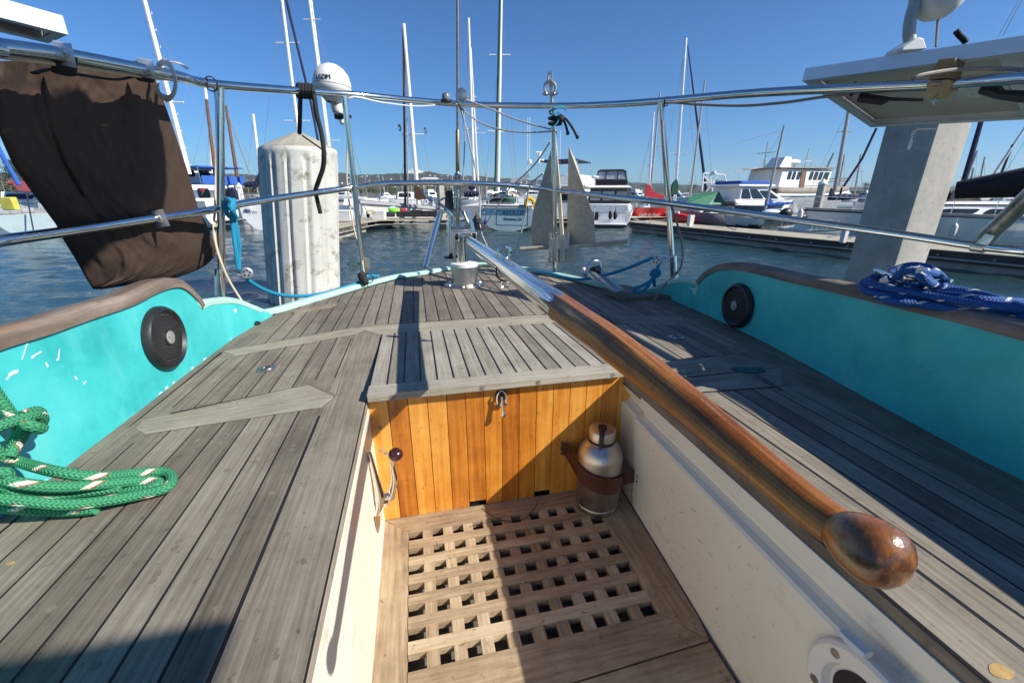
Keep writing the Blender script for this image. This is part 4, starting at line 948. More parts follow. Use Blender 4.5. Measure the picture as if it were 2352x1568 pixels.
# ------------------------------------------------------------------ self steering gear
wv = thing('self_steering_gear', 'steel tube frame of a wind vane gear behind the rudder head', 'wind vane', D(1040, 560, 2.7))
for pts, r in (([(1012, 487, 2.62), (1000, 530, 2.6), (978, 614, 2.5)], .017), ([(1072, 485, 2.62), (1082, 515, 2.62), (1092, 560, 2.62)], .015), ([(1004, 485, 2.60), (1062, 486, 2.64)], .011)):
    px_tube(pts, r, CHROME, 'frame_tube', wv, seg=14, smooth=0)
px_tube([(1036, 495, 2.66), (1036, 640, 2.66)], .020, CHROME, 'mast_tube', wv, seg=14, smooth=0)
m = MB(); m.hexa([D(x, y, z) for (xa, xb, y) in ((1020, 1043, 483), (1024, 1040, 438)) for x, z in ((xa, 2.62), (xb, 2.62), (xb, 2.72), (xa, 2.72))]); m.build('gear_box', BLACK, wv, bevel=.006)
px_tube([(1008, 462, 2.66), (1024, 455, 2.66), (1040, 470, 2.64), (1044, 495, 2.62), (1038, 520, 2.6)], .006, CHROME, 'linkage', wv)
px_tube([(1008, 466, 2.6), (1050, 500, 2.6)], .008, CHROME, 'linkage', wv, smooth=0)
px_tube([(1064, 485, 2.6), (1070, 500, 2.6), (1076, 515, 2.6), (1066, 522, 2.6)], .009, DULL, 'bracket', wv)
# ------------------------------------------------------------------ anchor on the stern pole
dA = 2.42
an = thing('anchor', 'galvanised folding anchor with two triangular flukes lashed upright to the stern pole', 'anchor', D(1290, 600, dA))
nA = -HF
def fluke(pts, name):
    m = MB(); m.plate([D(x, y, d) for x, y, d in pts], -HF, .006); return m.build(name, GALV, an, smooth=False, bevel=.0015)
fluke([(1266, 343, dA), (1269, 430, dA), (1271, 566, dA), (1222, 566, dA+.05), (1220, 518, dA+.05), (1226, 478, dA+.04)][::-1], 'fluke')
fluke([(1306, 336, dA+.03), (1322, 368, dA+.02), (1344, 440, dA-.02), (1365, 501, dA-.05), (1366, 556, dA-.05), (1308, 564, dA+.03), (1302, 527, dA+.03), (1304, 427, dA+.03)][::-1], 'fluke')
px_tube([(1195, 572, dA+.03), (1262, 567, dA+.01)], .012, GALV, 'stock', an, smooth=0, seg=12); px_tube([(1308, 566, dA), (1443, 555, dA-.12)], .012, GALV, 'stock', an, smooth=0, seg=12)
m = MB(); m.tube([D(1263, 182, dA-.02), D(1268, 240, dA-.02), D(1275, 330, dA), D(1284, 440, dA), D(1291, 540, dA), D(1292, 590, dA)], [.011, .014, .017, .019, .020, .018], 4, flat=.6); m.build('shank', mat('bleached_galvanising', (.56, .50, .38), .6, .1, var=.2, scale=30), an, smooth=False)
m = MB()
for (x0, x1, y0, y1, d0) in ((1261, 1268, 535, 605, dA-.09), (1276, 1282, 548, 602, dA-.08), (1285, 1297, 538, 600, dA-.03), (1303, 1308, 535, 562, dA-.02), (1262, 1282, 550, 600, dA-.065)):
    m.hexa([D(x, y, z) for y in (y1, y0) for x, z in ((x0, d0), (x1, d0), (x1, d0+.05), (x0, d0+.05))])
for x, y in ((1265, 548), (1279, 549), (1265, 597), (1279, 597)): q = D(x, y, dA-.095); m.lathe(q, -HF, [(0, .008), (.006, .007), (.006, 0)], 8, False)
m.build('mounting_bracket', BRUSH, an, smooth=False, bevel=.0015)
m = MB(); m.plate([D(x, y, dA+.04) for x, y in ((1258, 603), (1320, 603), (1316, 570), (1262, 572))], -HF, .01); m.build('crown_plate', GALV, an, smooth=False)
m = MB()
m.tube([D(x, y, dA-.03) for x, y in ((1254, 216), (1251, 205), (1252, 196), (1257, 190), (1265, 187), (1272, 191), (1276, 198), (1275, 208), (1272, 216))], .0075, 10, smooth=5)
m.tube([D(1246, 216, dA-.03), D(1282, 215, dA-.03)], .0055, 8); m.ball(D(1254, 216, dA-.03), .010, 10, 8); m.ball(D(1272, 216, dA-.03), .010, 10, 8)
m.tube([D(x, y, dA-.02) for x, y in ((1259, 190), (1259, 174), (1262, 168), (1266, 169), (1268, 176), (1268, 200))], .0055, 8, smooth=4)
m.build('shackle', DULL, an)
# cords round the pole
cd = MB()
for y in (272, 284): cd.tube([D(1275+14*math.cos(a), y+3*math.sin(a), 2.1-.02*math.sin(a)) for a in [2*PI*k/12 for k in range(12)]], .006, 8, closed=True)
cd.ball(D(1287, 272, 2.07), .018, 12, 8); cd.tube([D(*p) for p in ((1290, 268, 2.07), (1302, 276, 2.07), (1316, 296, 2.07), (1326, 316, 2.07))], .0055, 8, smooth=4); cd.tube([D(*p) for p in ((1290, 270, 2.08), (1298, 284, 2.08), (1304, 305, 2.08))], .0055, 8, smooth=4); cd.ball(D(1304, 306, 2.08), .009, 8, 6); cd.ball(D(1326, 315, 2.07), .009, 8, 6)
one(cd, 'lashing_cord', RUBB, 'black elastic cord with a ball knot lashed round the stern pole', 'cord')
cd = MB()
cd.tube([D(*p) for p in ((1300, 251, 2.12), (1288, 246, 2.08), (1276, 250, 2.06), (1266, 254, 2.08), (1262, 258, 2.1), (1270, 264, 2.06), (1282, 258, 2.07), (1284, 268, 2.06), (1280, 282, 2.06), (1266, 296, 2.06))], .0042, 8, smooth=4)
one(cd, 'lashing_cord', RTURQ, 'teal cord knotted round the stern pole just under the top rail', 'cord')
# halyard-like lines with flecks
def rope(pts, r, m_, name, label, cat='rope', seg=8, grp=None, smooth=6):
    mb = MB(); mb.tube([D(*p) for p in pts], r, seg, smooth=smooth); return one(mb, name, m_, label, cat, grp)
rope([(1066, 228, 2.35), (1120, 248, 2.3), (1190, 276, 2.2), (1264, 297, 2.1)], .0038, RWHT, 'thin_line', 'upper flecked line running from the rail block to the stern pole')
rope([(1062, 252, 2.35), (1100, 280, 2.3), (1150, 298, 2.22), (1210, 304, 2.15), (1264, 302, 2.1), (1276, 300, 2.08), (1278, 306, 2.12)], .0038, RWHT, 'thin_line', 'lower sagging flecked line from the rail block to the stern pole')
rope([(1264, 325, 2.12), (1230, 375, 2.2), (1185, 420, 2.35), (1165, 440, 2.4), (1100, 540, 2.5)], .0036, RWHT, 'thin_line', 'flecked line slanting down left from the stern pole')
rope([(1248, 398, 2.2), (1218, 425, 2.3), (1210, 460, 2.35), (1205, 500, 2.4), (1190, 560, 2.42), (1180, 590, 2.4)], .004, RWHT, 'thin_line', 'flecked line hanging past the yellow horseshoe buoy')
rope([(1058, 250, 2.4), (1072, 300, 2.45), (1092, 390, 2.5), (1102, 450, 2.55), (1103, 520, 2.5), (1116, 560, 2.35), (1130, 580, 2.2)], .0045, RWHT, 'thin_line', 'white flecked line falling from the rail block to the tiller')
rope([(1066, 250, 2.42), (1067, 330, 2.45), (1063, 420, 2.48)], .0035, RWHT, 'thin_line', 'flecked line hanging straight beside the backstay')
# block on the rail
bk = thing('pulley_block', 'grey pulley block on the top rail beside the backstay', 'pulley', D(1060, 222, 2.2))
m = MB(); q = D(1061, 217, 2.25); m.lathe(q-HF*.012, HF, [(0, .018), (.002, .026), (.011, .022), (.013, .022), (.022, .026), (.024, .018)], 22); m.build('sheave', DULL, bk)
m = MB(); m.tube([D(1057, 208, 2.26), D(1050, 218, 2.25), D(1054, 238, 2.25), D(1061, 252, 2.27)], .008, 8, smooth=4); m.build('becket', BRUSH, bk)
# stern light
sg = thing('stern_light', 'small dome shaped stern light on the top rail', 'lamp', D(1025, 232, 2.2))
m = MB(); q = D(1025, 232, 2.2); m.lathe(q, (0, 0, 1), [(-.004, .026), (.004, .026), (.006, .020)], 20); m.build('base', BLACK, sg)
m = MB(); m.lathe(q, (0, 0, 1), [(.006, .019), (.022, .019), (.030, .015), (.034, .006), (.034, 0)], 20); m.build('lens', mat('smoked_lens', (.16, .18, .19), .15, var=.1), sg)
# ------------------------------------------------------------------ radome on the rail
ra = thing('radome', 'white domed antenna with black lettering mounted on the rail beside the second post', 'antenna', D(765, 240, 2.1))
c = D(763, 196, 2.18); m = MB(); R0 = .083
m.lathe(c, (.08, 0, 1), [(-.070, .030), (-.052, .048), (-.040, .058), (-.028, R0*.94), (-.008, R0), (.012, R0*.985), (.045, R0*.86), (.068, R0*.62), (.082, R0*.32), (.086, 0)], 36, False); m.build('dome', OFFW, ra, angle=70)
m = MB(); m.tube([D(772, 232, 2.2), D(776, 255, 2.2), D(784, 262, 2.2), D(787, 286, 2.2)], [.030, .026, .018, .010], 14); m.build('stem', OFFW, ra)
m = MB(); m.lathe(c+Vector((0, 0, -.005)), (.08, 0, 1), [(0, R0+.0008), (.002, R0+.0008)], 36, False); m.build('seam', GCABLE, ra)
vv = (EYE-c); vv.z = 0; vv.normalize(); a = R_(-38); vd = Vector((vv.x*math.cos(a)-vv.y*math.sin(a), vv.x*math.sin(a)+vv.y*math.cos(a), 0)); xd = Vector((-vd.y, vd.x, 0))

for k, ch in enumerate('ICOM'):
    a = R_(-27)+(k-1.5)*.225; vd = Vector((vv.x*math.cos(a)-vv.y*math.sin(a), vv.x*math.sin(a)+vv.y*math.cos(a), 0)); xd = Vector((-vd.y, vd.x, 0))
    text(ch, .026, BLACK, ra, WM(ra).inverted() @ (c+vd*(R0+.0005)+Vector((0, 0, .008))), xd, Vector((0, 0, 1))-vd*.12, depth=.0015)
m = MB()
for y in (264, 270): m.tube([D(779+9*math.cos(a)+(0), y+2*math.sin(a), 2.14-.03*math.sin(a)) for a in [2*PI*k/12 for k in range(12)]], .006, 8, closed=True)
m.tube([D(770, 266, 2.1), D(806, 268, 2.1)], .012, 10, flat=.6); m.build('rail_clamp', BLACK, ra)
m = MB()
for x0, x1 in ((802, 822), (830, 850)):
    m.hexa([D(x, y, z) for y in (622, 592) for x, z in ((x0, 2.12), (x1, 2.12), (x1, 2.15), (x0, 2.15))])
m.tube([D(798, 606, 2.13), D(852, 606, 2.13)], .008, 8)
o = m.build('post_bracket', BRUSH, RAIL, smooth=False, bevel=.002)
# black rope over the top rail
rp = thing('black_rope', 'black rope wound round the top rail and hanging in two tails before the white pile', 'rope', D(705, 220, rd(705)))
m = MB(); dk = rd(703)
for k in range(5):
    x = 686+k*7.5
    m.tube([D(x+3*math.sin(a), rail_y(x)+0+14*math.cos(a), dk-.035*math.sin(a)) for a in [2*PI*j/12 for j in range(12)]], .0085, 8, closed=True)
m.build('wraps', RBLK, rp)
px_tube([(716, 200, dk-.02), (722, 225, dk-.03), (728, 265, dk-.03), (738, 305, dk-.02), (744, 350, dk-.02), (742, 385, dk), (732, 415, dk+.02), (725, 437, dk+.05), (727, 452, dk+.08), (736, 490, dk+.10)], .0095, RBLK, 'tail', rp, seg=10)
px_tube([(690, 225, dk), (689, 260, dk), (688, 308, dk+.02)], .0085, RBLK, 'tail', rp, seg=10)
px_tube([(695, 312, dk+.1), (715, 326, dk+.05), (738, 342, dk-.01)], .0035, RBLK, 'thin_tail', rp)
# turquoise control line on the left and its pulley
tq = thing('turquoise_rope', 'bright turquoise rope knotted on the left post and led along the stern', 'rope', D(530, 480, 1.55))
dq = 1.54
px_tube([(512, 470, dq+.03), (524, 458, dq-.02), (534, 466, dq-.03), (536, 484, dq-.03), (530, 498, dq-.02), (520, 486, dq-.01), (518, 466, dq)], .0085, RTURQ, 'knot', tq)
px_tube([(538, 460, dq-.01), (531, 478, dq-.05), (538, 492, dq-.03), (542, 500, dq-.01)], .0085, RTURQ, 'knot', tq)
px_tube([(531, 492, dq-.01), (536, 530, dq-.01), (541, 570, dq-.02), (547, 618, dq-.02)], .0078, RTURQ, 'fall', tq)
px_tube([(536, 492, dq), (544, 530, dq), (549, 560, dq), (548, 580, dq), (549, 618, dq-.01)], .0078, RTURQ, 'fall', tq)
px_tube([(568, 642, dq+.0), (600, 662, 1.62), (640, 676, 1.72), (690, 680, 1.85), (740, 674, 1.95), (790, 660, 2.02), (825, 648, 2.08), (845, 634, 2.12), (870, 634, 2.2)], .0078, RTURQ, 'lead', tq)
def pulley(cx, cy, d, r, px0, py0, label, ang=0):
    pb = thing('pulley_block', label, 'pulley', D(cx, cy, d)); m = MB(); q = D(cx, cy, d); A_ = (EYE-q).normalized()
    m.lathe(q-A_*.008, A_, [(0, r*.8), (.001, r), (.005, r*.86), (.010, r*.86), (.015, r), (.016, r*.78), (.0165, r*.5), (.016, 0)], 24, False); m.build('sheave', DULL, pb)
    m = MB(); N = A_.orthogonal().normalized(); B = A_.cross(N)
    for k in range(5): a = 2*PI*k/5; m.lathe(q+A_*.0085+(N*math.cos(a)+B*math.sin(a))*r*.5, A_, [(0, r*.2), (.001, r*.2), (.001, 0)], 10, False)
    m.build('sheave_holes', BLACK, pb)
    p0 = D(px0, py0, d); m = MB(); n = 40; ax = (q-p0); 
    m.tube([p0.lerp(q, k/n*.55)+(N*math.cos(k*1.1)+B*math.sin(k*1.1))*.006 for k in range(n+1)], .0022, 6); m.build('spring', CHROME, pb)
    m = MB(); m.tube([p0.lerp(q, .5), q], [.006, .010], 8, flat=.5); m.build('strap', DULL, pb); return pb
pulley(567, 627, dq-.01, .020, 506, 618, 'white spoked pulley on a spring at the foot of the left post')
pulley(1506, 598, 1.84, .022, 1548, 588, 'grey pulley block hooked to the right post with blue rope')
tq = thing('blue_rope', 'blue rope led from the stern through the right pulley and ending in a loop', 'rope', D(1490, 640, 1.85))
px_tube([(1236, 625, 2.36), (1262, 628, 2.3), (1310, 640, 2.15), (1340, 641, 2.08), (1380, 634, 2.0), (1430, 620, 1.92), (1480, 600, 1.86), (1500, 592, 1.84)], .0078, RTURQ, 'lead', tq)
px_tube([(1516, 600, 1.84), (1508, 622, 1.83), (1504, 632, 1.82), (1494, 645, 1.82), (1475, 656, 1.82), (1458, 662, 1.83), (1456, 669, 1.83), (1468, 670, 1.82), (1484, 662, 1.81), (1498, 640, 1.81), (1503, 628, 1.81)], .0078, RTURQ, 'loop', tq)
px_tube([(1502, 640, 1.82), (1503, 656, 1.83)], .0078, RTURQ, 'tail', tq, smooth=0)
px_tube([(1494, 632, 1.80), (1500, 622, 1.79), (1512, 620, 1.79), (1514, 630, 1.79), (1504, 636, 1.8)], .0078, RTURQ, 'knot', tq)
# stern roller fitting, right
fr = thing('stern_roller', 'bent steel stern roller with a hooped bail on the right quarter', 'roller fitting', Z(1390, 660, 0))
dr = 1.95
m = MB(); 
m.plate([D(x, y, d) for x, y, d in ((1347, 620, 2.12), (1362, 622, 2.05), (1435, 668, 1.80), (1415, 672, 1.78), (1370, 645, 1.95), (1344, 632, 2.12))], CR, .004); m.plate([D(x, y, d) for x, y, d in ((1368, 615, 2.14), (1380, 622, 2.1), (1434, 667, 1.82), (1420, 662, 1.84), (1366, 632, 2.1))], CR, .004)
m.plate([D(x, y, d) for x, y, d in ((1364, 642, 1.98), (1388, 640, 2.0), (1434, 668, 1.80), (1412, 672, 1.78))], Vector((0, 0, 1)), .004)
m.plate([D(x, y, d) for x, y, d in ((1330, 634, 2.12), (1340, 610, 2.14), (1348, 620, 2.14), (1346, 636, 2.12))], CR, .004)
m.build('channel', BRUSH, fr, smooth=False, bevel=.001)
m = MB(); m.tube([D(x, y, d) for x, y, d in ((1345, 628, 2.1), (1352, 606, 2.12), (1362, 597, 2.13), (1374, 598, 2.14), (1381, 608, 2.14), (1378, 624, 2.12))], .009, 8, smooth=5, flat=.35); m.build('bail', CHROME, fr)
m = MB(); m.tube([D(1362, 622, 2.08), D(1374, 618, 2.12)], .020, 14); m.build('roller', BLACK, fr)
m = MB(); q = D(832, 640, 2.08); m.tube([D(829, 628, 2.08), D(834, 640, 2.07), D(842, 652, 2.06)], [.019, .021, .014], 12); m.tube([q+(CR*math.cos(a)+Vector((0, 0, 1))*math.sin(a))*.024+Vector((.03, 0, .0)) for a in [2*PI*k/14 for k in range(14)]], .0025, 6, closed=True); m.build('post_boot', RUBB, RAIL)
# ------------------------------------------------------------------ clamp and pole at the far right
m = MB(); q = D(2250, 566, md(2250)); T = (D(2290, 571, md(2290))-D(2210, 560, md(2210))).normalized(); m.lathe(q-T*.016, T, [(0, PR*1.3), (.032, PR*1.3)], 20, True)
m.hexa([D(x, y, d) for x, y, d in ((2240, 560, .95), (2268, 566, .95), (2268, 566, 1.0), (2240, 560, 1.0), (2262, 535, .95), (2286, 540, .95), (2286, 540, 1.0), (2262, 535, 1.0))]); m.build('tube_clamp', DULL, RAIL, bevel=.002)
px_tube([(2268, 545, .98), (2285, 527, .96), (2420, 400, .8)], [.018, .0165, .0165], DULL, 'support_tube', sp, seg=16, smooth=0)
# ------------------------------------------------------------------ wind generator mast base over the right panel
wg = thing('white_antenna', 'white hanging antenna dome on a curved rusty pipe above the right solar panel', 'antenna', D(2100, 110, 1.9))
px_tube([(2092, 105, 1.92), (2088, 75, 1.92), (2092, 40, 1.92), (2102, 5, 1.92), (2106, -30, 1.92)], .020, mat('rust_streaked_pipe', (.36, .37, .36), .5, .3, var=.2, dirt=((.3, .12, .05), .9, 9, .6)), 'curved_pipe', wg, seg=14)
m = MB(); c = D(2158, -8, 1.92); m.lathe(c, (0, 0, -1), [(-.06, .07), (-.02, .083), (.02, .080), (.05, .062), (.070, .036), (.078, 0)], 30); m.build('dome', OFFW, wg, angle=70)
px_tube([(2155, 32, 1.92), (2153, 60, 1.92), (2150, 108, 1.9)], .004, GCABLE, 'cable', wg); px_tube([(2108, 6, 1.92), (2130, 2, 1.92)], .012, WHITE, 'arm', wg, smooth=0)
m = MB(); m.plate([D(x, y, 1.86) for x, y in ((2070, 118), (2074, 108), (2112, 85), (2122, 88), (2130, 112))], HF, .08); m.build('mount_wedge', OFFW, wg, bevel=.004)
px_tube([(2196, 72, 1.7), (2204, 82, 1.7), (2214, 92, 1.7), (2218, 98, 1.7)], .0085, RUBB, 'cord_loop', wg)
# ------------------------------------------------------------------ bottle in its leather strap
bt = Vector((.432, .850, FL+.001)); br = .0585; BT = thing('steel_bottle', 'large steel drinking bottle with a steel cap in the aft corner of the cockpit', 'bottle', bt)
m = MB(); m.lathe(bt, (0, 0, 1), [(0, br*.93), (.004, br*.99), (.018, br), (.019, br*.985), (.021, br), (.158, br), (.172, br*.96), (.190, br*.78), (.198, br*.62), (.200, br*.56), (.207, br*.56)], 48); m.build('body', BRUSH, BT, angle=50)
m = MB(); m.lathe(bt, (0, 0, 1), [(.203, br*.60), (.208, br*.60)], 36); m.build('gasket', BLACK, BT)
m = MB(); m.lathe(bt, (0, 0, 1), [(.209, br*.55), (.210, br*.585), (.234, br*.585), (.237, br*.55), (.237, 0)], 40); m.build('cap', BRUSH, BT)
m = MB(); vx = (Vector((EYE.x, EYE.y, 0))-Vector((bt.x, bt.y, 0))).normalized(); q = bt+Vector((0, 0, .239))
m.tube([q-vx*.004, q+vx*.016, q+vx*.036+Vector((0, 0, -.004)), q+vx*.039+Vector((0, 0, -.034))], [.008, .008, .0065, .006], 8, flat=.5, up=(0, 0, 1)); m.lathe(q, (0, 0, 1), [(-.002, .012), (.004, .011), (.004, 0)], 14); m.build('cap_loop', BLACK, BT)
ls = thing('leather_strap', 'brown leather strap screwed to the bulkhead and side, holding the steel bottle', 'strap', bt+Vector((0, 0, .06)))
m = MB(); vs = []; fs = []; n = 26; pl = []
a0, a1 = R_(185), R_(335)
e0 = Vector((bt.x-.088, YB-.003, bt.z+.150)); e1_ = Vector((.530, bt.y-.045, bt.z+.105))
e1_.x = .494+.03
ring = [e0, e0+Vector((.012, -.004, -.004))]+[Vector((bt.x+math.cos(lerp(a0, a1, k/n))*(br+.002), bt.y+math.sin(lerp(a0, a1, k/n))*(br+.002), lerp(bt.z+.122, bt.z+.090, k/n))) for k in range(n+1)]+[e1_+Vector((-.004, .008, 0)), e1_+Vector((-.003, -.012, .0))]
for i, p in enumerate(ring):
    c_ = Vector((p.x-bt.x, p.y-bt.y, 0)).normalized(); hgt = .024 if 3 < i < len(ring)-4 else .020
    vs += [p+Vector((0, 0, -hgt)), p+Vector((0, 0, hgt)), p+c_*.0035*(-1 if i < 2 else 1)+Vector((0, 0, hgt)), p+c_*.0035*(-1 if i < 2 else 1)+Vector((0, 0, -hgt))]
for i in range(len(ring)-1):
    for j in range(4): fs.append((i*4+j, i*4+(j+1) % 4, i*4+4+(j+1) % 4, i*4+4+j))
m.mesh(vs, fs+[(0, 1, 2, 3), tuple(len(vs)-4+k for k in range(4))]); m.build('band', LEATH, ls, angle=60)
m = MB()
for p, n_ in ((e0+Vector((.004, -.001, .008)), (0, -1, 0)), (e0+Vector((.002, -.001, -.010)), (0, -1, 0)), (e1_+Vector((-.006, -.006, .008)), (-1, 0, 0)), (e1_+Vector((-.007, -.006, -.008)), (-1, 0, 0))): m.lathe(p, n_, [(0, .0042), (.002, .0036), (.002, 0)], 10, False)
m.build('screw', CHROME, ls)
# ------------------------------------------------------------------ green rope, lower left
gr = thing('green_rope', 'thick green rope with white flecks coiled from the left coaming onto the seat', 'rope', Z(300, 1150, .02))
rr = .0079
def zrope(pts, name): mb = MB(); mb.tube([Z(*p) if len(p) == 3 else X(p[0], p[1], p[3]) for p in pts], rr, 14, smooth=8); return mb.build(name, RGREEN, gr, angle=60)
xc = -.600
zrope([(-60, 985, 0, xc), (0, 1042, 0, xc+.003), (50, 1062, 0, xc+.01), (130, 1083, .075), (220, 1094, .055), (300, 1088, .03), (370, 1083, .016), (394, 1094, .012), (385, 1118, .012), (330, 1134, .014), (240, 1150, .022), (150, 1158, .035), (60, 1150, .055), (-40, 1142, .07), (-110, 1145, .075)], 'bight')
zrope([(-60, 1090, .095), (0, 1100, .09), (60, 1112, .08), (140, 1118, .06), (230, 1112, .042), (320, 1104, .022), (362, 1106, .014), (350, 1120, .013), (280, 1126, .013), (200, 1138, .016), (100, 1140, .03), (-20, 1120, .06), (-90, 1110, .075)], 'bight')
zrope([(-80, 1150, .05), (40, 1168, .03), (120, 1172, .018), (180, 1172, .013), (222, 1168, .012)], 'tail')
zrope([(-80, 1100, .11), (10, 1085, .1), (20, 1120, .075), (90, 1140, .05), (180, 1130, .035), (280, 1120, .024)], 'bight')
zrope([(-40, 860, 0, xc+.005), (-10, 905, 0, xc+.008), (22, 950, 0, xc+.012), (45, 985, 0, xc+.008), (30, 1020, 0, xc)], 'hanging_part')
zrope([(-20, 985, 0, xc+.035), (15, 972, 0, xc+.04), (60, 958, 0, xc+.045), (86, 953, 0, xc+.045), (96, 962, 0, xc+.04), (88, 978, 0, xc+.028), (60, 985, 0, xc+.03)], 'knot')
zrope([(50, 955, 0, xc+.02), (84, 944, 0, xc+.02), (92, 958, 0, xc+.02), (58, 970, 0, xc+.045), (75, 978, 0, xc+.055), (97, 985, 0, xc+.055)], 'knot')
zrope([(60, 975, 0, xc+.03), (50, 1000, 0, xc+.02), (36, 1022, 0, xc+.012), (20, 1050, 0, xc+.01)], 'knot')
# ------------------------------------------------------------------ blue rope on the right cleat
bl = thing('blue_fleck_rope', 'blue rope with white flecks coiled on the cleat of the right coaming', 'rope', Z(2100, 690, .26))
ccp = thing('cleat', 'polished steel horn cleat under the blue rope on the right cap rail', 'cleat', Z(2090, 650, .25))
rb = .0080; zc0 = .268
m = MB(); m.tube([Z(2009, 621, .285), Z(2050, 634, .285), Z(2130, 640, .285), Z(2186, 645, .288)], [.004, .0085, .0085, .004], 10, smooth=3); m.build('horn', CHROME, ccp)
m = MB(); m.tube([Z(2070, 640, .283), Z(2068, 668, .245)], .008, 8); m.tube([Z(2120, 644, .283), Z(2120, 676, .245)], .008, 8); m.build('leg', CHROME, ccp)
def brope(pts): mb = MB(); mb.tube([Z(*p) for p in pts], rb, 12, smooth=8); return mb.build('turn', RBLUE, bl, angle=60)
brope([(2430, 745, .25), (2352, 728, .25), (2250, 704, .25), (2150, 690, .25), (2060, 684, .248), (2000, 672, .248), (1982, 660, .25), (1990, 645, .255), (2030, 640, .262), (2080, 655, .262)])
brope([(2430, 726, .262), (2352, 712, .262), (2250, 700, .26), (2150, 682, .26), (2070, 668, .262), (2010, 656, .262), (1992, 648, .262), (2010, 636, .268), (2045, 634, .275)])
brope([(2040, 642, .262), (2100, 655, .265), (2180, 662, .262), (2260, 678, .258), (2352, 706, .255), (2420, 720, .25)])
brope([(2060, 662, .256), (2150, 676, .258), (2250, 688, .262), (2352, 694, .258), (2430, 700, .25)])
brope([(2030, 645, .275), (2050, 624, .29), (2080, 612, .302), (2110, 611, .305), (2140, 620, .298), (2160, 634, .285), (2168, 645, .27)])
brope([(2055, 640, .28), (2080, 622, .302), (2105, 622, .306), (2125, 636, .296), (2140, 652, .28), (2160, 658, .27)])
brope([(2110, 618, .306), (2118, 636, .300), (2135, 650, .286), (2165, 655, .272), (2150, 632, .295), (2115, 622, .31)])
brope([(1984, 662, .243), (2040, 690, .243), (2120, 700, .243), (2220, 716, .243), (2352, 738, .243), (2430, 755, .243)])
brope([(2090, 668, .244), (2200, 690, .246), (2290, 712, .246), (2352, 722, .246), (2430, 735, .246)])
# ------------------------------------------------------------------ out of the frame: boom and sail shape added to shade the bag, bimini, winch (their shadows show)
bm_ = thing('bag_shade_boom', 'added boom and sail shape overhead that shade the brown bag, outside the frame', 'boom', (.3, .4, 1.7))
poly = [(-30, 330), (20, 335), (60, 330), (95, 290), (125, 252), (165, 238), (205, 236), (245, 254), (290, 232), (320, 218), (350, 218), (372, 232), (392, 275), (399, 330), (397, 400), (382, 470), (340, 505), (300, 522), (250, 555), (215, 575), (160, 640), (60, 640), (-30, 500)]
pb = [D(x, y, rd(max(0, x))+.05)+SUN*1.45 for x, y in poly]; m = MB(); m.plate(pb[::-1], SUN, .16); m.build('furled_sail', NAVY, bm_, smooth=False, bevel=.01)  # added sail shape: the bag's shadow outline moved and thickened along the sun
m = MB(); q = sum(pb, Vector())/len(pb); m.tube([q+SUN*.1+Vector((.5, -1.2, .25)), q+SUN*.1+Vector((.0, 0, .12))], .04, 12); m.build('boom', MASTW, bm_)
bi = thing('bimini', 'canvas awning over the forward cockpit, outside the frame', 'awning', (.5, -1.2, 1.25))
m = MB(); m.box(.02, 1.10, -2.2, -.51, 1.2, 1.215); m.build('canvas', NAVY, bi, smooth=False, bevel=.006)
m = MB(); m.tube([(.1, -1.8, 0), (.1, -1.8, 1.2)], .012, 10); m.tube([(1.05, -1.8, 0), (1.05, -1.8, 1.2)], .012, 10); m.build('frame', CHROME, bi)
wc = thing('winch', 'sheet winch on the right coaming, outside the frame', 'winch', (1.06, .32, .2))
m = MB(); m.lathe((1.075, .335, .22), (0, 0, 1), [(0, .05), (.02, .045), (.05, .030), (.07, .045), (.09, .045), (.09, .0)], 28, False); m.build('drum', CHROME, wc)
m = MB(); m.ball((1.045, .40, .275), .017, 12, 8); m.tube([(1.045, .40, .275), (1.055, .37, .21)], .008, 8); m.build('fairlead', CHROME, wc)
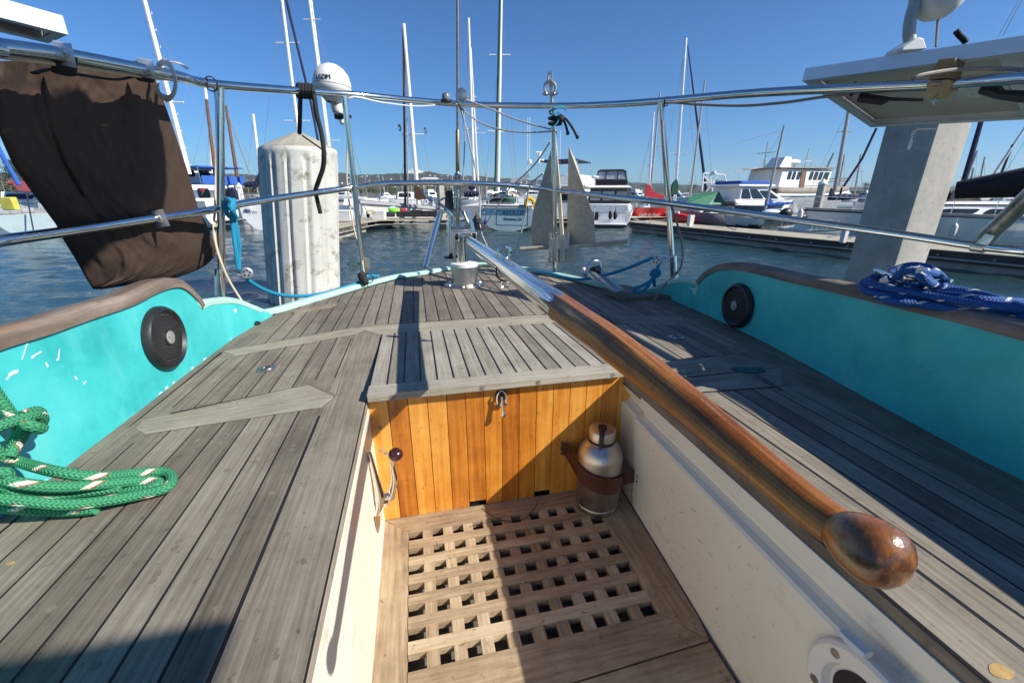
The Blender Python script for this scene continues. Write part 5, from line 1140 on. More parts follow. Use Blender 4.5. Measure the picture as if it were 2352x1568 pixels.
# ================================================================== HARBOUR
AZ = math.atan2(HF.y, HF.x)
sc = lambda px, d: px*d/1008.
def root_at(name, label, px, py, head, cat, d=None, group=None, z=None):
    p = Z(px, py, WL) if d is None else D(px, 450, d); p.z = WL if z is None else z
    o = thing(name, label, cat, p, AZ+R_(head), group); return o
def dist(o): return (o.location-EYE).dot(HF)
def hull(root, L, B, fs, fbow, ms, tw=.75, kind='sail', boot=None, bz=.06, rake=.5, tr=-.05, deckm=None, kd=.0, transom=None, sag=.06):
    m = MB(); ns, nc = 22, 9; rows = []
    for i in range(ns+1):
        t = i/ns
        if t < .42: b = B/2*(tw+(1-tw)*math.sin(t/.42*PI/2))
        else: u = (t-.42)/.58; b = B/2*(1-u**(2.1 if kind == 'sail' else 2.6))
        b = max(b, .012*B); sh = lerp(fs, fbow, t**1.3)-sag*4*t*(1-t)*fs
        zb = (-.02 if kind == 'sail' else -.08)-(.25*fs*math.sin(PI*min(1, t*1.2)))*(1 if kind == 'sail' else .4)
        row = []
        for j in range(nc+1):
            a = j/nc*PI/2; p = .62 if kind == 'sail' else .38
            if kind == 'sail' and t < .3: p = lerp(.8, .62, t/.3)
            y = b*math.sin(a)**p; z = zb+(sh-zb)*(1-math.cos(a))
            x = t*L+(rake*(z/fbow)*t**3 if z > 0 else rake*z/fbow*t**3)-(1-t)**6*z*tr*-1*(-1)
            row.append(Vector((x, y, z)))
        rows.append(row)
    for s_ in (1, -1):
        for i in range(ns):
            for j in range(nc):
                q = [Vector((v.x, v.y*s_, v.z)) for v in (rows[i][j], rows[i+1][j], rows[i+1][j+1], rows[i][j+1])]
                zc = sum(v.z for v in q)/4; m.k = 1 if zc < bz else 0; m.face(q, t=.5)
    m.k = 2; r = rows[0]; m.face([Vector((v.x, v.y, v.z)) for v in r]+[Vector((v.x, -v.y, v.z)) for v in reversed(r[1:])], t=.5)
    h = m.build('hull', [ms, boot or BLUEP, transom or ms], root, local=True, angle=50)
    m = MB()
    for i in range(ns):
        a, b = rows[i][-1], rows[i+1][-1]; m.face([(a.x, a.y*.985, a.z-.03*fs), (b.x, b.y*.985, b.z-.03*fs), (b.x, -b.y*.985, b.z-.03*fs), (a.x, -a.y*.985, a.z-.03*fs)], t=.5)
    m.build('deck', deckm or OFFW, root, local=True, smooth=False)
    m = MB()
    for s_ in (1, -1): m.tube([Vector((r_[-1].x, r_[-1].y*s_, r_[-1].z)) for r_ in rows], .014*max(1, B/2), 6)
    m.build('rub_rail', GCABLE if ms not in (HBLUE,) else WHITE, root, local=True)
    return rows
def ribbon(rows, f0, f1, i0=0):
    mb = MB()
    for s_ in (1, -1):
        vs = []; 
        for i in range(i0, len(rows)): v = rows[i][-1]; vs += [Vector(f0(v, i, s_)), Vector(f1(v, i, s_))]
        mb.mesh(vs, [(2*k, 2*k+2, 2*k+3, 2*k+1) for k in range(len(vs)//2-1)], t=.5)
    return mb
def house(root, name, x0, x1, z0, z1, w0, w1, mt, fr=.2, bk=.05, wins=(), glass=GLASS, bev=.03):
    c = [Vector(p) for p in ((x0, -w0/2, z0), (x1, -w0/2, z0), (x1, w0/2, z0), (x0, w0/2, z0), (x0+bk, -w1/2, z1), (x1-fr, -w1/2, z1), (x1-fr, w1/2, z1), (x0+bk, w1/2, z1))]
    m = MB(); m.hexa(c); o = m.build(name, mt, root, local=True, bevel=bev)
    F = {'R': (0, 1, 5, 4), 'F': (1, 2, 6, 5), 'L': (2, 3, 7, 6), 'B': (3, 0, 4, 7)}
    for (f, u0, u1, v0, v1) in wins:
        a, b, d_, e = [c[i] for i in F[f]]
        n_ = (b-a).cross(e-a).normalized()
        P = lambda u, v: a.lerp(b, u).lerp(e.lerp(d_, u), v)
        m = MB(); k = .12; pts = []
        for (cu, cv, s0) in ((u0, v0, 180), (u1, v0, 270), (u1, v1, 0), (u0, v1, 90)):
            ru, rv = (u1-u0)*k, (v1-v0)*.28
            for q in range(3):
                an = R_(s0+45*q); uu = cu+(ru if cu == u0 else -ru)+ru*math.cos(an); vv = cv+(rv if cv == v0 else -rv)+rv*math.sin(an); pts.append(P(uu, vv)+n_*.002)
        m.plate(pts, n_, .006); w_ = m.build('window', glass, o, local=True, smooth=False)
    return o
def wpt(root, p): return WM(root).inverted() @ p
def mastpx(root, base, top, d, r0, m_=MASTW, spread=(), name='mast', taper=.75, d1=None, stays=(), cutoff=None):
    "a spar standing between two sighted points"
    A, B = D(base[0], base[1], d), D(top[0], top[1], d if d1 is None else d1); m = MB(); m.tube([A, B], [r0, r0*taper], 8)
    o = m.build(name, m_, root)
    for (k, wpx, dy) in spread:
        c = A.lerp(B, k); m = MB(); h = CR*sc(wpx, d); m.tube([c-h+Vector((0, 0, dy)), c, c+h+Vector((0, 0, dy))], r0*.28, 6); m.build('spreader', m_, o)
    if not stays and name == 'mast' and r0 > .04: stays = [(.96, base[0]-17, 462), (.96, base[0]+19, 462), (.55, base[0]+9, 462)]
    m = MB()
    for (k, px, py) in stays: m.tube([A.lerp(B, k), D(px, py, d)], .0045*d/18, 4)
    if stays: m.build('rigging', GCABLE, root)
    return o
def roll(root, a, b, d, r, m_, name='sail_cover', sagf=.0, d1=None, parent=None, flat=1):
    A, B = D(*a, d), D(*b, d if d1 is None else d1); n = 14; pts = [A.lerp(B, i/n)-Vector((0, 0, sagf*math.sin(PI*i/n))) for i in range(n+1)]
    rs = [r*(.55+.45*math.sin(PI*min(1, .12+i/n*.95)))*(1+.13*math.sin(i*2.3)) for i in range(n+1)]
    m = MB(); m.tube(pts, rs, 10, smooth=2, flat=flat); return m.build(name, m_, parent or root, angle=60)
def lifelines(root, rows, hh, idx=(1, 5, 9, 13, 17, 21)):
    m = MB()
    for s_ in (1, -1):
        for i in idx: v = rows[i][-1]; m.tube([(v.x, v.y*s_*.95, v.z-.02), (v.x, v.y*s_*.95, v.z+hh)], .009, 5)
        for k in (.55, 1): m.tube([(rows[i][-1].x, rows[i][-1].y*s_*.95, rows[i][-1].z+hh*k) for i in idx], .005, 4)
    m.build('lifelines', CHROME, root, local=True)
def pulpit(root, rows, hh, stern=True):
    m = MB(); r = rows[0][-1] if stern else rows[-1][-1]
    if stern: p = [(rows[3][-1].x, rows[3][-1].y*.95, r.z+hh), (r.x+.05, r.y*.9, r.z+hh), (r.x+.05, -r.y*.9, r.z+hh), (rows[3][-1].x, -rows[3][-1].y*.95, r.z+hh)]
    else: p = [(rows[-5][-1].x, rows[-5][-1].y, r.z+hh*.8), (r.x, 0, r.z+hh), (rows[-5][-1].x, -rows[-5][-1].y, r.z+hh*.8)]
    m.tube(p, .011, 6); m.tube([(a, b, c-hh*.45) for a, b, c in p], .009, 6)
    for a, b, c in p: m.tube([(a, b, c), (a, b, c-hh)], .010, 6)
    m.build('pushpit', CHROME, root, local=True)
def fender(px, py, d, m_, h=.32, r=.075, label='fender', parent=None):
    c = D(px, py, d); mb = MB(); mb.lathe(c-Vector((0, 0, h/2)), (0, 0, 1), [(0, r*.4), (.04, r*.85), (.1*h/.3, r), (h*.75, r), (h*.9, r*.7), (h, r*.2), (h+.15, .008)], 12); return one(mb, 'fender', m_, label, 'fender')
# ---------------------------------------------------------------- docks
def dockpiece(name, label, poly, zt=-.60, th=.14):
    t = thing(name, label, 'dock', (sum(p[0] for p in poly)/len(poly), sum(p[1] for p in poly)/len(poly), WL))
    if area(poly) < 0: poly = poly[::-1]
    L0 = max(range(len(poly)), key=lambda i: math.dist(poly[i], poly[(i+1) % len(poly)])); a, b = poly[L0], poly[(L0+1) % len(poly)]; g = ((b[0]-a[0])/math.dist(a, b), (b[1]-a[1])/math.dist(a, b))
    m = MB(); m.slab(poly, zt-.02, zt, g); m.build('deck_boards', TAN, t, smooth=False)
    q = shrink(poly, .03); m = MB(); m.slab(q, zt-.22, zt-.021); m.build('side_timbers', DOCKS, t, smooth=False)
    q = shrink(poly, -.0) ; m = MB(); qq = shrink(poly, .12); m.slab(qq, WL-.1, zt-.221); m.build('floats', CONC, t, smooth=False)
    m = MB(); n = len(poly)
    for i in range(n):
        a, b = Vector((*poly[i], 0)), Vector((*poly[(i+1) % n], 0)); L = (b-a).length; T = (b-a)/L; O = Vector((T.y, -T.x, 0))
        x = .6
        while x < L: c = a+T*x; m.lathe((c.x+O.x*.0-O.x*.03, c.y-O.y*.03, zt-.10), O, [(0, .02), (.035, .02), (.035, 0)], 6, False); x += .8
        m.tube([a-O*.005+Vector((0, 0, zt-.16)), b-O*.005+Vector((0, 0, zt-.16))], .018, 5)
    m.build('rub_strip', CONC, t); return t
dockpiece('finger_dock', 'long finger dock with dark sides running away on the right', [(8.32, 15.6), (9.47, 9.2), (10.9, 3.4), (12.2, 3.6), (10.85, 9.5), (9.5, 16.2)])
dockpiece('main_dock', 'main dock with dock boxes across the far side of the water', [(-1.75, 17.85), (-1.4, 18.7), (8.0, 18.45), (12.5, 18.6), (12.5, 20.2), (-1.4, 20.3), (-12, 22.2), (-12, 20.9), (-3.0, 19.5)])
dockpiece('finger_dock', 'short finger dock jutting forward left of the stern beside the second post', [(-1.75, 17.83), (-2.45, 14.6), (-3.6, 14.8), (-3.0, 19.45)])
dockpiece('finger_dock', 'distant dock behind the small sailboats beyond the right finger dock', [(12.55, 18.7), (34, 15.5), (34.4, 17.2), (12.55, 20.1)])
def sq_pile(name, label, px, ytop, d, w, rot=0, cap=None, m_=CONC, lean=0):
    t = thing(name, label, 'pile', D(px, 460, d)); t.location.z = WL; c = D(px, 460, d); zt = D(px, ytop, d).z; m = MB(); q = []
    for a in range(4): an = R_(45+90*a+rot); q.append((c.x+math.cos(an)*w*.707, c.y+math.sin(an)*w*.707))
    q2 = []
    for i in range(4): a, b = q[i], q[(i+1) % 4]; q2 += [(lerp(a[0], b[0], .12), lerp(a[1], b[1], .12)), (lerp(a[0], b[0], .88), lerp(a[1], b[1], .88))]
    m.slab(q2, WL-.3, zt); m.build('shaft', m_, t, smooth=False)
    if cap: m = MB(); m.lathe((c.x, c.y, zt), (0, 0, 1), [(-.06, w*.66), (.0, w*.66), (w*.75, 0.0)], 16, False); m.build('cap', WHITE, t)
    return t
# near piles
t = thing('concrete_pile', 'thick square grey concrete pile with a sunlit edge close by on the right', 'pile', (5.0, 3.4, WL))
dp = 4.4
tl, trt = D(2023, 287, dp), D(2240, 287, dp)
# shaft: wide shaded face toward -x, narrow lit face toward -y
cF, cN, cM = D(1984, 460, 4.75), D(2100, 460, 4.30), D(2178, 460, 4.45)
cB = cF+(cM-cN)
def zcol(p): return [(p.x, p.y)]
poly = [(cF.x, cF.y), (cN.x, cN.y), (cM.x, cM.y), (cB.x, cB.y)]
if area(poly) < 0: poly = poly[::-1]
pp = []
for i in range(4):
    a, b, c = poly[i-1], poly[i], poly[(i+1) % 4]; k = .10
    for s_ in range(4): u = s_/3; p0 = (lerp(b[0], a[0], k), lerp(b[1], a[1], k)); p1 = (lerp(b[0], c[0], k), lerp(b[1], c[1], k)); pp.append((lerp(lerp(p0[0], b[0], u), lerp(b[0], p1[0], u), u), lerp(lerp(p0[1], b[1], u), lerp(b[1], p1[1], u), u)))
m = MB(); m.slab(pp, WL-.3, 1.23); m.build('shaft', CONC, t, angle=30)
m = MB(); m.slab([(p[0]+(p[0]-sum(a[0] for a in pp)/len(pp))*.04, p[1]+(p[1]-sum(a[1] for a in pp)/len(pp))*.04) for p in pp], 1.23, 1.27); m.build('cap_plate', ALU, t, smooth=False)
t = thing('fluted_pile', 'round pile in a dirty white fluted sleeve with a conical top', 'pile', (-1.69, 6.5, WL))
dpl = 5.9; c = D(690, 460, dpl); Rp = sc(80, dpl); z1 = D(690, 345, dpl-.2).z; zc = D(684, 309, dpl).z
m = MB(); seg = 132; vs = []; fs = []; nf = 15
hs = [(WL-.2, 1), (WL+.18, 1), (lerp(WL, z1, .5), 1), (z1-.16, 1), (z1-.10, .75), (z1-.06, .25), (z1-.03, 0), (z1, 0), (z1+.03, -.2)]
for (z, f) in hs:
    for k in range(seg):
        a = 2*PI*k/seg; w_ = math.sin(a*nf/1.0+.6); ph = (a*nf/(2*PI)+.3+.12*math.sin(a*3)) % 1; fl = (-.085*(max(0, 1-abs(ph-.5)/.17))**.5+.02*(max(0, 1-abs(ph-.27)/.06))**.6+.006*math.sin(a*23+z*2))*f
        rr2 = Rp*(1+fl)*(.985 if z < WL+.1 else 1)*(.96 if f < 0 else 1); vs.append((c.x+math.cos(a)*rr2, c.y+math.sin(a)*rr2, z))
for i in range(len(hs)-1):
    for k in range(seg): q = (k+1) % seg; fs.append((i*seg+k, i*seg+q, (i+1)*seg+q, (i+1)*seg+k))
zb0 = D(690, 680, dpl).z
def shr(v): k = (z1-v[2])/(z1-zb0); d_ = CR*sc(lerp(14, -26, k), dpl); return (v[0]+d_.x, v[1]+d_.y, v[2])
vs = [shr(v) for v in vs]; m.mesh(vs, fs); m.build('fluted_sleeve', PILEW, t, angle=60)
m = MB(); m.lathe((c.x, c.y, z1+.028), (0, 0, 1), [(0, Rp*.955), (.012, Rp*.94), ((zc-z1)*.45, Rp*.60), ((zc-z1)*.86, Rp*.22), ((zc-z1)*.98, Rp*.10), (zc-z1, 0)], 14, False); m.v = [Vector(shr(v)) for v in m.v]; m.build('cone_cap', mat('lichen_grey_cap', (.36, .33, .26), .85, var=.2, scale=4, dirt=((.2, .16, .1), .6, 8, .55)), t, smooth=False)
sq_pile('dock_pile', 'square pale pile on the main dock just left of the backstay', 1013, 425, 18.9, .26, 20)
sq_pile('dock_pile', 'pile with a white cone cap before the big grey trawler', 1881, 421, 19.5, .27, 20, cap=1)
sq_pile('dock_pile', 'white capped pile beyond the left post and its turquoise rope', 556, 428, 24, .26, 10, cap=1, m_=OFFW)
sq_pile('dock_pile', 'short pale pile beside the small cabin cruiser', 876, 458, 24, .25, 10, m_=OFFW)
# dock furniture
def dbox(x0, x1, y0, y1, d, m_, label, grp, lid=True):
    a, b = D(x0, 480, d), D(x1, 480, d); w_ = (b-a).length; z0, z1 = D(x0, y1, d).z, D(x0, y0, d).z; z0 = max(z0, -.6); t = thing('dock_box', label, 'dock box', ((a.x+b.x)/2, (a.y+b.y)/2, z0), -YAW, grp)
    h = z1-z0; m = MB(); m.hexa([(-w_*.46, -.16, 0), (w_*.46, -.16, 0), (w_*.46, .16, 0), (-w_*.46, .16, 0), (-w_*.5, -.19, h*.85), (w_*.5, -.19, h*.85), (w_*.5, .19, h*.85), (-w_*.5, .19, h*.85)]); m.build('body', m_, t, local=True, smooth=False, bevel=.01)
    m = MB(); m.hexa([(-w_*.52, -.2, h*.852), (w_*.52, -.2, h*.852), (w_*.52, .2, h*.852), (-w_*.52, .2, h*.852), (-w_*.48, -.17, h), (w_*.48, -.17, h), (w_*.48, .17, h), (-w_*.48, .17, h)]); m.build('lid', m_, t, local=True, smooth=False, bevel=.008)
dbox(855, 884, 483, 505, 18.6, OFFW, 'large white dock box on the corner of the main dock', 'white dock boxes')
dbox(776, 806, 482, 506, 16.8, OFFW, 'white dock box on the short finger dock', 'white dock boxes')
for i, (a, b, y) in enumerate(((887, 904, 487), (911, 928, 486), (929, 946, 486), (945, 968, 482), (969, 987, 484), (988, 1006, 484))):
    dbox(a, b, y, 498, 19.0, BOXG, ['leftmost dark dock box, beside the green tarp', 'second dark dock box from the left, small and low', 'third dark dock box from the left in the row', 'tallest dark dock box in the row', 'fifth dark dock box from the left in the row', 'last dark dock box, beside the pale square pile'][i], 'dark dock boxes in a row')
m = MB(); c = D(906, 484, 19.6); m.ball(c, .22, 12, 8, (1.2, .6, .6)); one(m, 'tarp_bundle', mat('lime_green_fabric', (.25, .75, .05), .7, var=.2), 'lime green tarp bundle behind the dark dock boxes', 'tarp')
m = MB(); a, b = D(893, 478, 19.9), D(916, 472, 20.6); m.tube([a, a.lerp(b, .3), a.lerp(b, .7), b], [.02, .16, .17, .03], 10, smooth=4); one(m, 'kayak', mat('pale_blue_plastic', (.40, .50, .58), .4), 'pale blue upturned kayak behind the dock boxes', 'kayak')
m = MB(); m.ball(D(926, 483, 19.7), .12, 10, 8, (1.5, .6, .7)); one(m, 'red_bundle', REDC, 'small red bundle on the second dark dock box', 'bundle')
m = MB(); m.tube([D(852+10*math.cos(a), 488+4*math.sin(a), 18.1) for a in [k*.7 for k in range(20)]], .018, 6); one(m, 'hose_coil', mat('yellow_hose', (.55, .40, .15), .6), 'yellow hose coiled beside the large white dock box', 'hose')
def pedestal(px, y0, y1, d, label):
    c = D(px, y1, d); c.z = -.6; zt = D(px, y0, d).z; m = MB(); w_ = sc(6, d); m.hexa([(c.x-w_*.8, c.y-w_*.8, c.z), (c.x+w_*.8, c.y-w_*.8, c.z), (c.x+w_*.8, c.y+w_*.8, c.z), (c.x-w_*.8, c.y+w_*.8, c.z), (c.x-w_, c.y-w_, zt), (c.x+w_, c.y-w_, zt), (c.x+w_, c.y+w_, zt), (c.x-w_, c.y+w_, zt)]); one(m, 'power_pedestal', OFFW, label, 'power post', bevel=.01)
pedestal(1585, 494, 514, 14.6, 'white power pedestal on the right finger dock beside the red trimaran'); pedestal(1938, 528, 545, 9.6, 'white power pedestal at the near end of the right finger dock')
# cleats on the finger dock
for i, (px, py) in enumerate(((1492, 514), (1574, 516), (1952, 549), (1690, 528))):
    c = Z(px, py, -.6); m = MB(); m.tube([c+Vector((-.10, -.1, .05)), c+Vector((0, 0, .06)), c+Vector((.10, .1, .05))], [.01, .018, .01], 6); m.tube([c, c+Vector((0, 0, .06))], .02, 6)
    one(m, 'dock_cleat', DULL, ['dock cleat at the far tip of the right finger dock', 'dock cleat beside the power pedestal on the finger dock', 'dock cleat nearest the grey concrete pile', 'dock cleat halfway along the right finger dock'][i], 'cleat', 'cleats on the finger dock')
# ---------------------------------------------------------------- boat 1: grey-green transom, centre
b1 = root_at('sailboat', 'white sailboat with a pale grey-green transom lettered in dark capitals, centre', 1166, 530, -14, 'sailboat')
rows = hull(b1, 8.2, 2.62, .84, .95, WHITE, tw=.93, transom=HGREY, bz=.03, rake=.8, boot=HBLUE); d1_ = dist(b1)
m = MB(); m.box(.05, 3.0, -1.02, 1.02, .80, 1.0); m.build('cockpit_coaming', WHITE, b1, local=True, bevel=.05)
for s_ in (1,):
    m = MB(); m.box(-.03, .03, -1.05, 1.05, .92, .96); m.build('stern_plank', mat('dark_trim', (.05, .04, .035), .5), b1, local=True)
house(b1, 'cabin', 3.0, 6.4, .8, 1.25, 1.5, 1.3, WHITE, .5, .05, [('R', .1, .4, .3, .75), ('R', .5, .8, .3, .75), ('L', .1, .4, .3, .75), ('L', .5, .8, .3, .75)])
tp_ = -.085
tz = lambda z: -.03-z*.0
M_ = WM(b1); X1 = (M_.to_3x3() @ Vector((0, -1, 0)))
text('AEOLUS', .23, HBLUE, b1, Vector((.024, -.22, .60)), (0, -1, 0), (.05, 0, 1), 'lettering', depth=.004, spacing=1.1)
text('Monterey, Ca', .13, HBLUE, b1, Vector((.015, -.22, .42)), (0, -1, 0), (.05, 0, 1), 'lettering', depth=.004)
m = MB()
for a, b in (((.46, .22), (.46, .76)), ((-.82, .22), (-.82, .76)), ((.46, .22), (-.82, .22)), ((.46, .76), (-.82, .76))): m.tube([(.05*a[1], a[0], a[1]), (.05*b[1], b[0], b[1])], .007, 4)
m.build('locker_outline', HBLUE, b1, local=True)
pulpit(b1, rows, .42); lifelines(b1, rows, .42)
d = d1_+2.2
mastpx(b1, (1080, 470), (1078, 40), d+1.5, .0, MASTW) if 0 else None
mastpx(b1, (1143, 470), (1151.5, -60), d, .085, MASTW, [(.685, 22, .0), (.35, 24, .06)], stays=[(.95, 1190, 470), (.7, 1108, 470), (.7, 1185, 470)])
px_tube([(1135, 475, d-.6), (1138, 400, d-.6), (1145, 150, d-.6), (1150, -60, d-.6)], .045, GREENC, 'furled_sail', b1, seg=8, smooth=0)
roll(b1, (1118, 470), (1180, 452), d-1, .16, BLKC, 'dodger'); m = MB(); vs = []
for k in range(5):
    u = k/4; m.tube([D(1122+u*60, 470, d-1.2+u*.3), D(1126+u*60, 448, d-1.2+u*.3), D(1150+u*40, 441-2*u, d-.9+u*.3), D(1184+u*18, 448, d-.6+u*.3), D(1190+u*16, 470, d-.6+u*.3)], .018, 6, smooth=4) if k in (0, 4) else None
m.build('bimini_frame', CHROME, b1)
m = MB(); vs = []; fs = []
for i in range(9):
    for j in range(4):
        a = PI*i/8; u = j/3; vs.append(D(1155-34*math.cos(a)+u*6, 455-15*math.sin(a)-u*0, d-1.3+u*1.3))
for i in range(8):
    for j in range(3): a = i*4+j; fs.append((a, a+1, a+5, a+4))
m.mesh(vs, fs); o = m.build('bimini', mat('beige_canvas', (.42, .37, .28), .8, var=.1), b1); sd = o.modifiers.new('s', 'SOLIDIFY'); sd.thickness = .02
m = MB(); q = D(1172, 460, d-1.2); m.ball(q, .22, 12, 8, (1.2, 1, .8)); m.build('cockpit_cover', GREENC, b1)
fender(1094, 505, d1_-.1, BLACK, .36, .10, 'black fender hanging from the port side of the sailboat with the grey-green transom'); fender(1115, 511, d1_-.25, BLUEP, .30, .06, 'blue fender beside the transom of the centre sailboat')
m = MB(); c = D(1217, 468, d1_-.1); wr = sc(9, d1_); m.tube([c+CR*math.cos(a)*wr+Vector((0, 0, math.sin(a)*wr*1.25)) for a in [R_(-62+k*304/14.) for k in range(15)]][::1], .078, 10, smooth=2); one(m, 'horseshoe_buoy', YEL, 'yellow horseshoe buoy on the stern rail of the centre sailboat', 'life buoy')
# ---------------------------------------------------------------- boat 2: left half hidden, lettered 'Mayan'
b2 = root_at('sailboat', 'white sailboat with a rounded counter stern, partly behind the fluted pile', 618, 529, 6, 'sailboat')
rows = hull(b2, 7.5, 2.0, .98, 1.0, WHITE, tw=.95, bz=.0, rake=.8); pulpit(b2, rows, .4); d = dist(b2)
text('Mayan', .21, HGR, b2, Vector((.026, .88, .66)), (0, -1, 0), (.05, 0, 1), 'lettering', align='LEFT', depth=.004, shear=.15)
m = MB(); m.box(-.05, .0, .50, .68, .80, .92); m.build('stern_fitting', WHITE, b2, local=True, bevel=.01)
mastpx(b2, (607, 480), (581, 262), d+2.5, .075, MASTW, stays=[(.95, 560, 470)]); roll(b2, (562, 425), (606, 420), d+2.4, .13, NAVY, 'sail_cover')
m = MB(); m.plate([D(x, y, d+2.3) for x, y in ((594, 396), (602, 402), (604, 412), (598, 424), (578, 440), (580, 424))], HF, .03); m.build('sail_cover', NAVY, b2)
# boat behind the pile
b3 = root_at('sailboat', 'white sailboat almost hidden by the fluted pile, with two spreaders on a tall mast', 705, 505, 0, 'sailboat', d=21)
rows = hull(b3, 7, 2.0, .8, .95, OFFW)
mastpx(b3, (706, 470), (645, -20), 23, .09, MASTW, [(.43, 28, 0), (.785, 24, 0)], stays=[(.97, 590, 470), (.97, 770, 470)])
px_tube([(757, 470, 22), (745, 400, 22), (715, 240, 22), (655, -10, 22)], .055, NAVY, 'furled_sail', b3, seg=8, smooth=0)
b4 = root_at('sailboat', 'white sailboat behind the second post with a tall double-looking mast', 790, 503, 5, 'sailboat', d=22)
rows = hull(b4, 7, 2.1, .85, 1., WHITE); lifelines(b4, rows, .4)
mastpx(b4, (772, 470), (709, -10), 24, .075, MASTW, [(.34, 27, 0), (.60, 24, 0), (.90, 17, 0)], stays=[(.95, 850, 465)]); mastpx(b4, (776, 470), (714, -10), 24.2, .05, ALU, name='track')
house(b4, 'cabin', 2, 5.5, .8, 1.15, 1.4, 1.2, WHITE, .4, .05, [('L', .1, .4, .3, .7), ('L', .5, .8, .3, .7)])
# boat A behind the bag
b5 = root_at('sailboat', 'white sailboat whose stern shows right of the brown bag, below the left post', 520, 524, 78, 'sailboat')
rows = hull(b5, 7, 2.1, .72, .9, WHITE, tw=.8); d = dist(b5); lifelines(b5, rows, .35)
mastpx(b5, (434, 400), (325, -25), d+.5, .105, MASTW, [(.42, 28, 0)], stays=[(.6, 300, 470), (.9, 560, 450)])
m = MB()   # mast steps
for k in range(22):
    c = D(lerp(434, 325, k/22), lerp(400, -25, k/22), d+.5); m.tube([c, c+CR*(.16 if k % 2 else -.16), c+CR*(.16 if k % 2 else -.16)+Vector((0, 0, .08))], .012, 4)
m.build('mast_steps', MASTW, b5)
# wooden ketch behind the left post
b6 = root_at('ketch', 'ketch with brown wooden masts and a navy cover behind the left post', 560, 500, 70, 'sailboat', d=25)
rows = hull(b6, 8, 2.2, .8, 1.1, OFFW, boot=REDH, deckm=BWOOD)
mastpx(b6, (499, 440), (474, 228), 25, .10, BWOOD, stays=[(.95, 430, 440), (.95, 520, 440)]); mastpx(b6, (474, 228), (470.5, 194), 25, .085, MASTW, name='masthead')
mastpx(b6, (553, 458), (519, 243), 26, .125, BWOOD, taper=.5, stays=[(.95, 480, 450), (.95, 575, 400), (.9, 612, 440)])
mastpx(b6, (574, 400), (519, 255), 26, .02, GCABLE, name='topping_lift')
m = MB(); m.plate([D(x, y, 24.5) for x, y in ((519, 458), (524, 432), (532, 430), (541, 445), (541, 460))][::-1], HF, .3); m.build('sail_cover', NAVY, b6)
# ---------------------------------------------------------------- motor boats
def canvas_frame(root, x0, x1, w_, z0, z1, m_, roofm=None, name='bimini', posts=True):
    m = MB(); m.hexa([(x0, -w_/2, z1-.04), (x1, -w_/2, z1-.04), (x1, w_/2, z1-.04), (x0, w_/2, z1-.04), (x0+.05, -w_/2+.08, z1+.03), (x1-.05, -w_/2+.08, z1+.03), (x1-.05, w_/2-.08, z1+.03), (x0+.05, w_/2-.08, z1+.03)])
    o = m.build(name, m_, root, local=True, bevel=.02)
    if posts:
        m = MB()
        for x in (x0+.05, x1-.05):
            for y in (-w_/2+.04, w_/2-.04): m.tube([(x, y, z0), (x, y, z1)], .016, 6)
        m.build('canopy_posts', CHROME, o, local=True)
    return o
b7 = root_at('motor_yacht', 'white and blue trawler yacht with a tiled orange flybridge top, right of the brown bag', 530, 486, 62, 'motorboat', d=24)
rows = hull(b7, 9, 3.0, 1.0, 1.5, WHITE, kind='motor', tw=.9, boot=BLUEC, bz=.35); lifelines(b7, rows, .4, (2, 6, 10, 14, 18, 21))
house(b7, 'cabin', 1.2, 6.5, 1.0, 1.85, 2.6, 2.4, WHITE, .9, .1, [('R', .05, .2, .35, .8), ('R', .26, .45, .35, .8), ('R', .5, .7, .35, .8), ('B', .1, .35, .2, .8), ('B', .6, .9, .3, .8), ('L', .1, .4, .35, .8), ('L', .5, .8, .35, .8)])
house(b7, 'flybridge', 2.8, 5.4, 1.86, 2.75, 2.0, 1.7, WHITE, .6, .1, [('R', .1, .45, .4, .85), ('R', .55, .9, .4, .85), ('B', .1, .45, .5, .9), ('B', .55, .9, .5, .9)])
m = MB(); m.box(2.7, 5.2, -.95, .95, 2.752, 2.83); m.build('orange_roof', mat('terracotta_top', (.40, .13, .06), .8, var=.2), b7, local=True)
canvas_frame(b7, .3, 2.6, 2.4, 1.86, 2.75, BLUEC, name='blue_bimini'); m = MB(); m.box(.3, .34, -1.1, 1.1, 1.86, 2.3); m.build('side_curtain', BLUEC, b7, local=True); m = MB(); m.box(.35, 2.5, -1.12, -1.09, 1.86, 2.3); m.build('side_curtain', BLUEC, b7, local=True)
m = MB(); c = D(466, 436, 22.4); m.lathe(c, -HF, [(0, .09), (.05, .09)], 16); o = m.build('red_ring', REDH, b7)
# far left boats
b8 = root_at('sailboat', 'white sailboat with a grey-blue transom and a yellow box on its stern rail, far left', 50, 532, 18, 'sailboat', d=15)
rows = hull(b8, 7, 2.4, .72, .9, WHITE, transom=HGREY, tw=.85, bz=0); pulpit(b8, rows, .42); lifelines(b8, rows, .42); d = dist(b8)
m = MB(); c = D(22, 467, 14.9); m.hexa([c+CR*x+HF*y+Vector((0, 0, z)) for z in (-.22, .2) for x, y in ((-.22, -.1), (.22, -.1), (.22, .1), (-.22, .1))]); one(m, 'rail_box', mat('yellow_fabric', (.55, .50, .08), .7, var=.2), 'faded yellow box hanging on the stern rail of the far left sailboat', 'box', bevel=.03)
px_tube([(-20, 310, 16), (2, 352, 16), (44, 425, 16)], .07, BLUEC, 'furled_sail', b8, smooth=0)
px_tube([(88, 440, 15), (62, 448, 15), (60, 440, 15)], .01, CHROME, 'rail', b8)
px_tube([(78, 535, 14.4), (60, 440, 15)], .02, NAVY, 'boarding_pole', b8, smooth=0)
b9 = root_at('sailboat', 'white sailboat close behind the bag at the left with a dark grey stern corner', 130, 534, 10, 'sailboat', d=16.5)
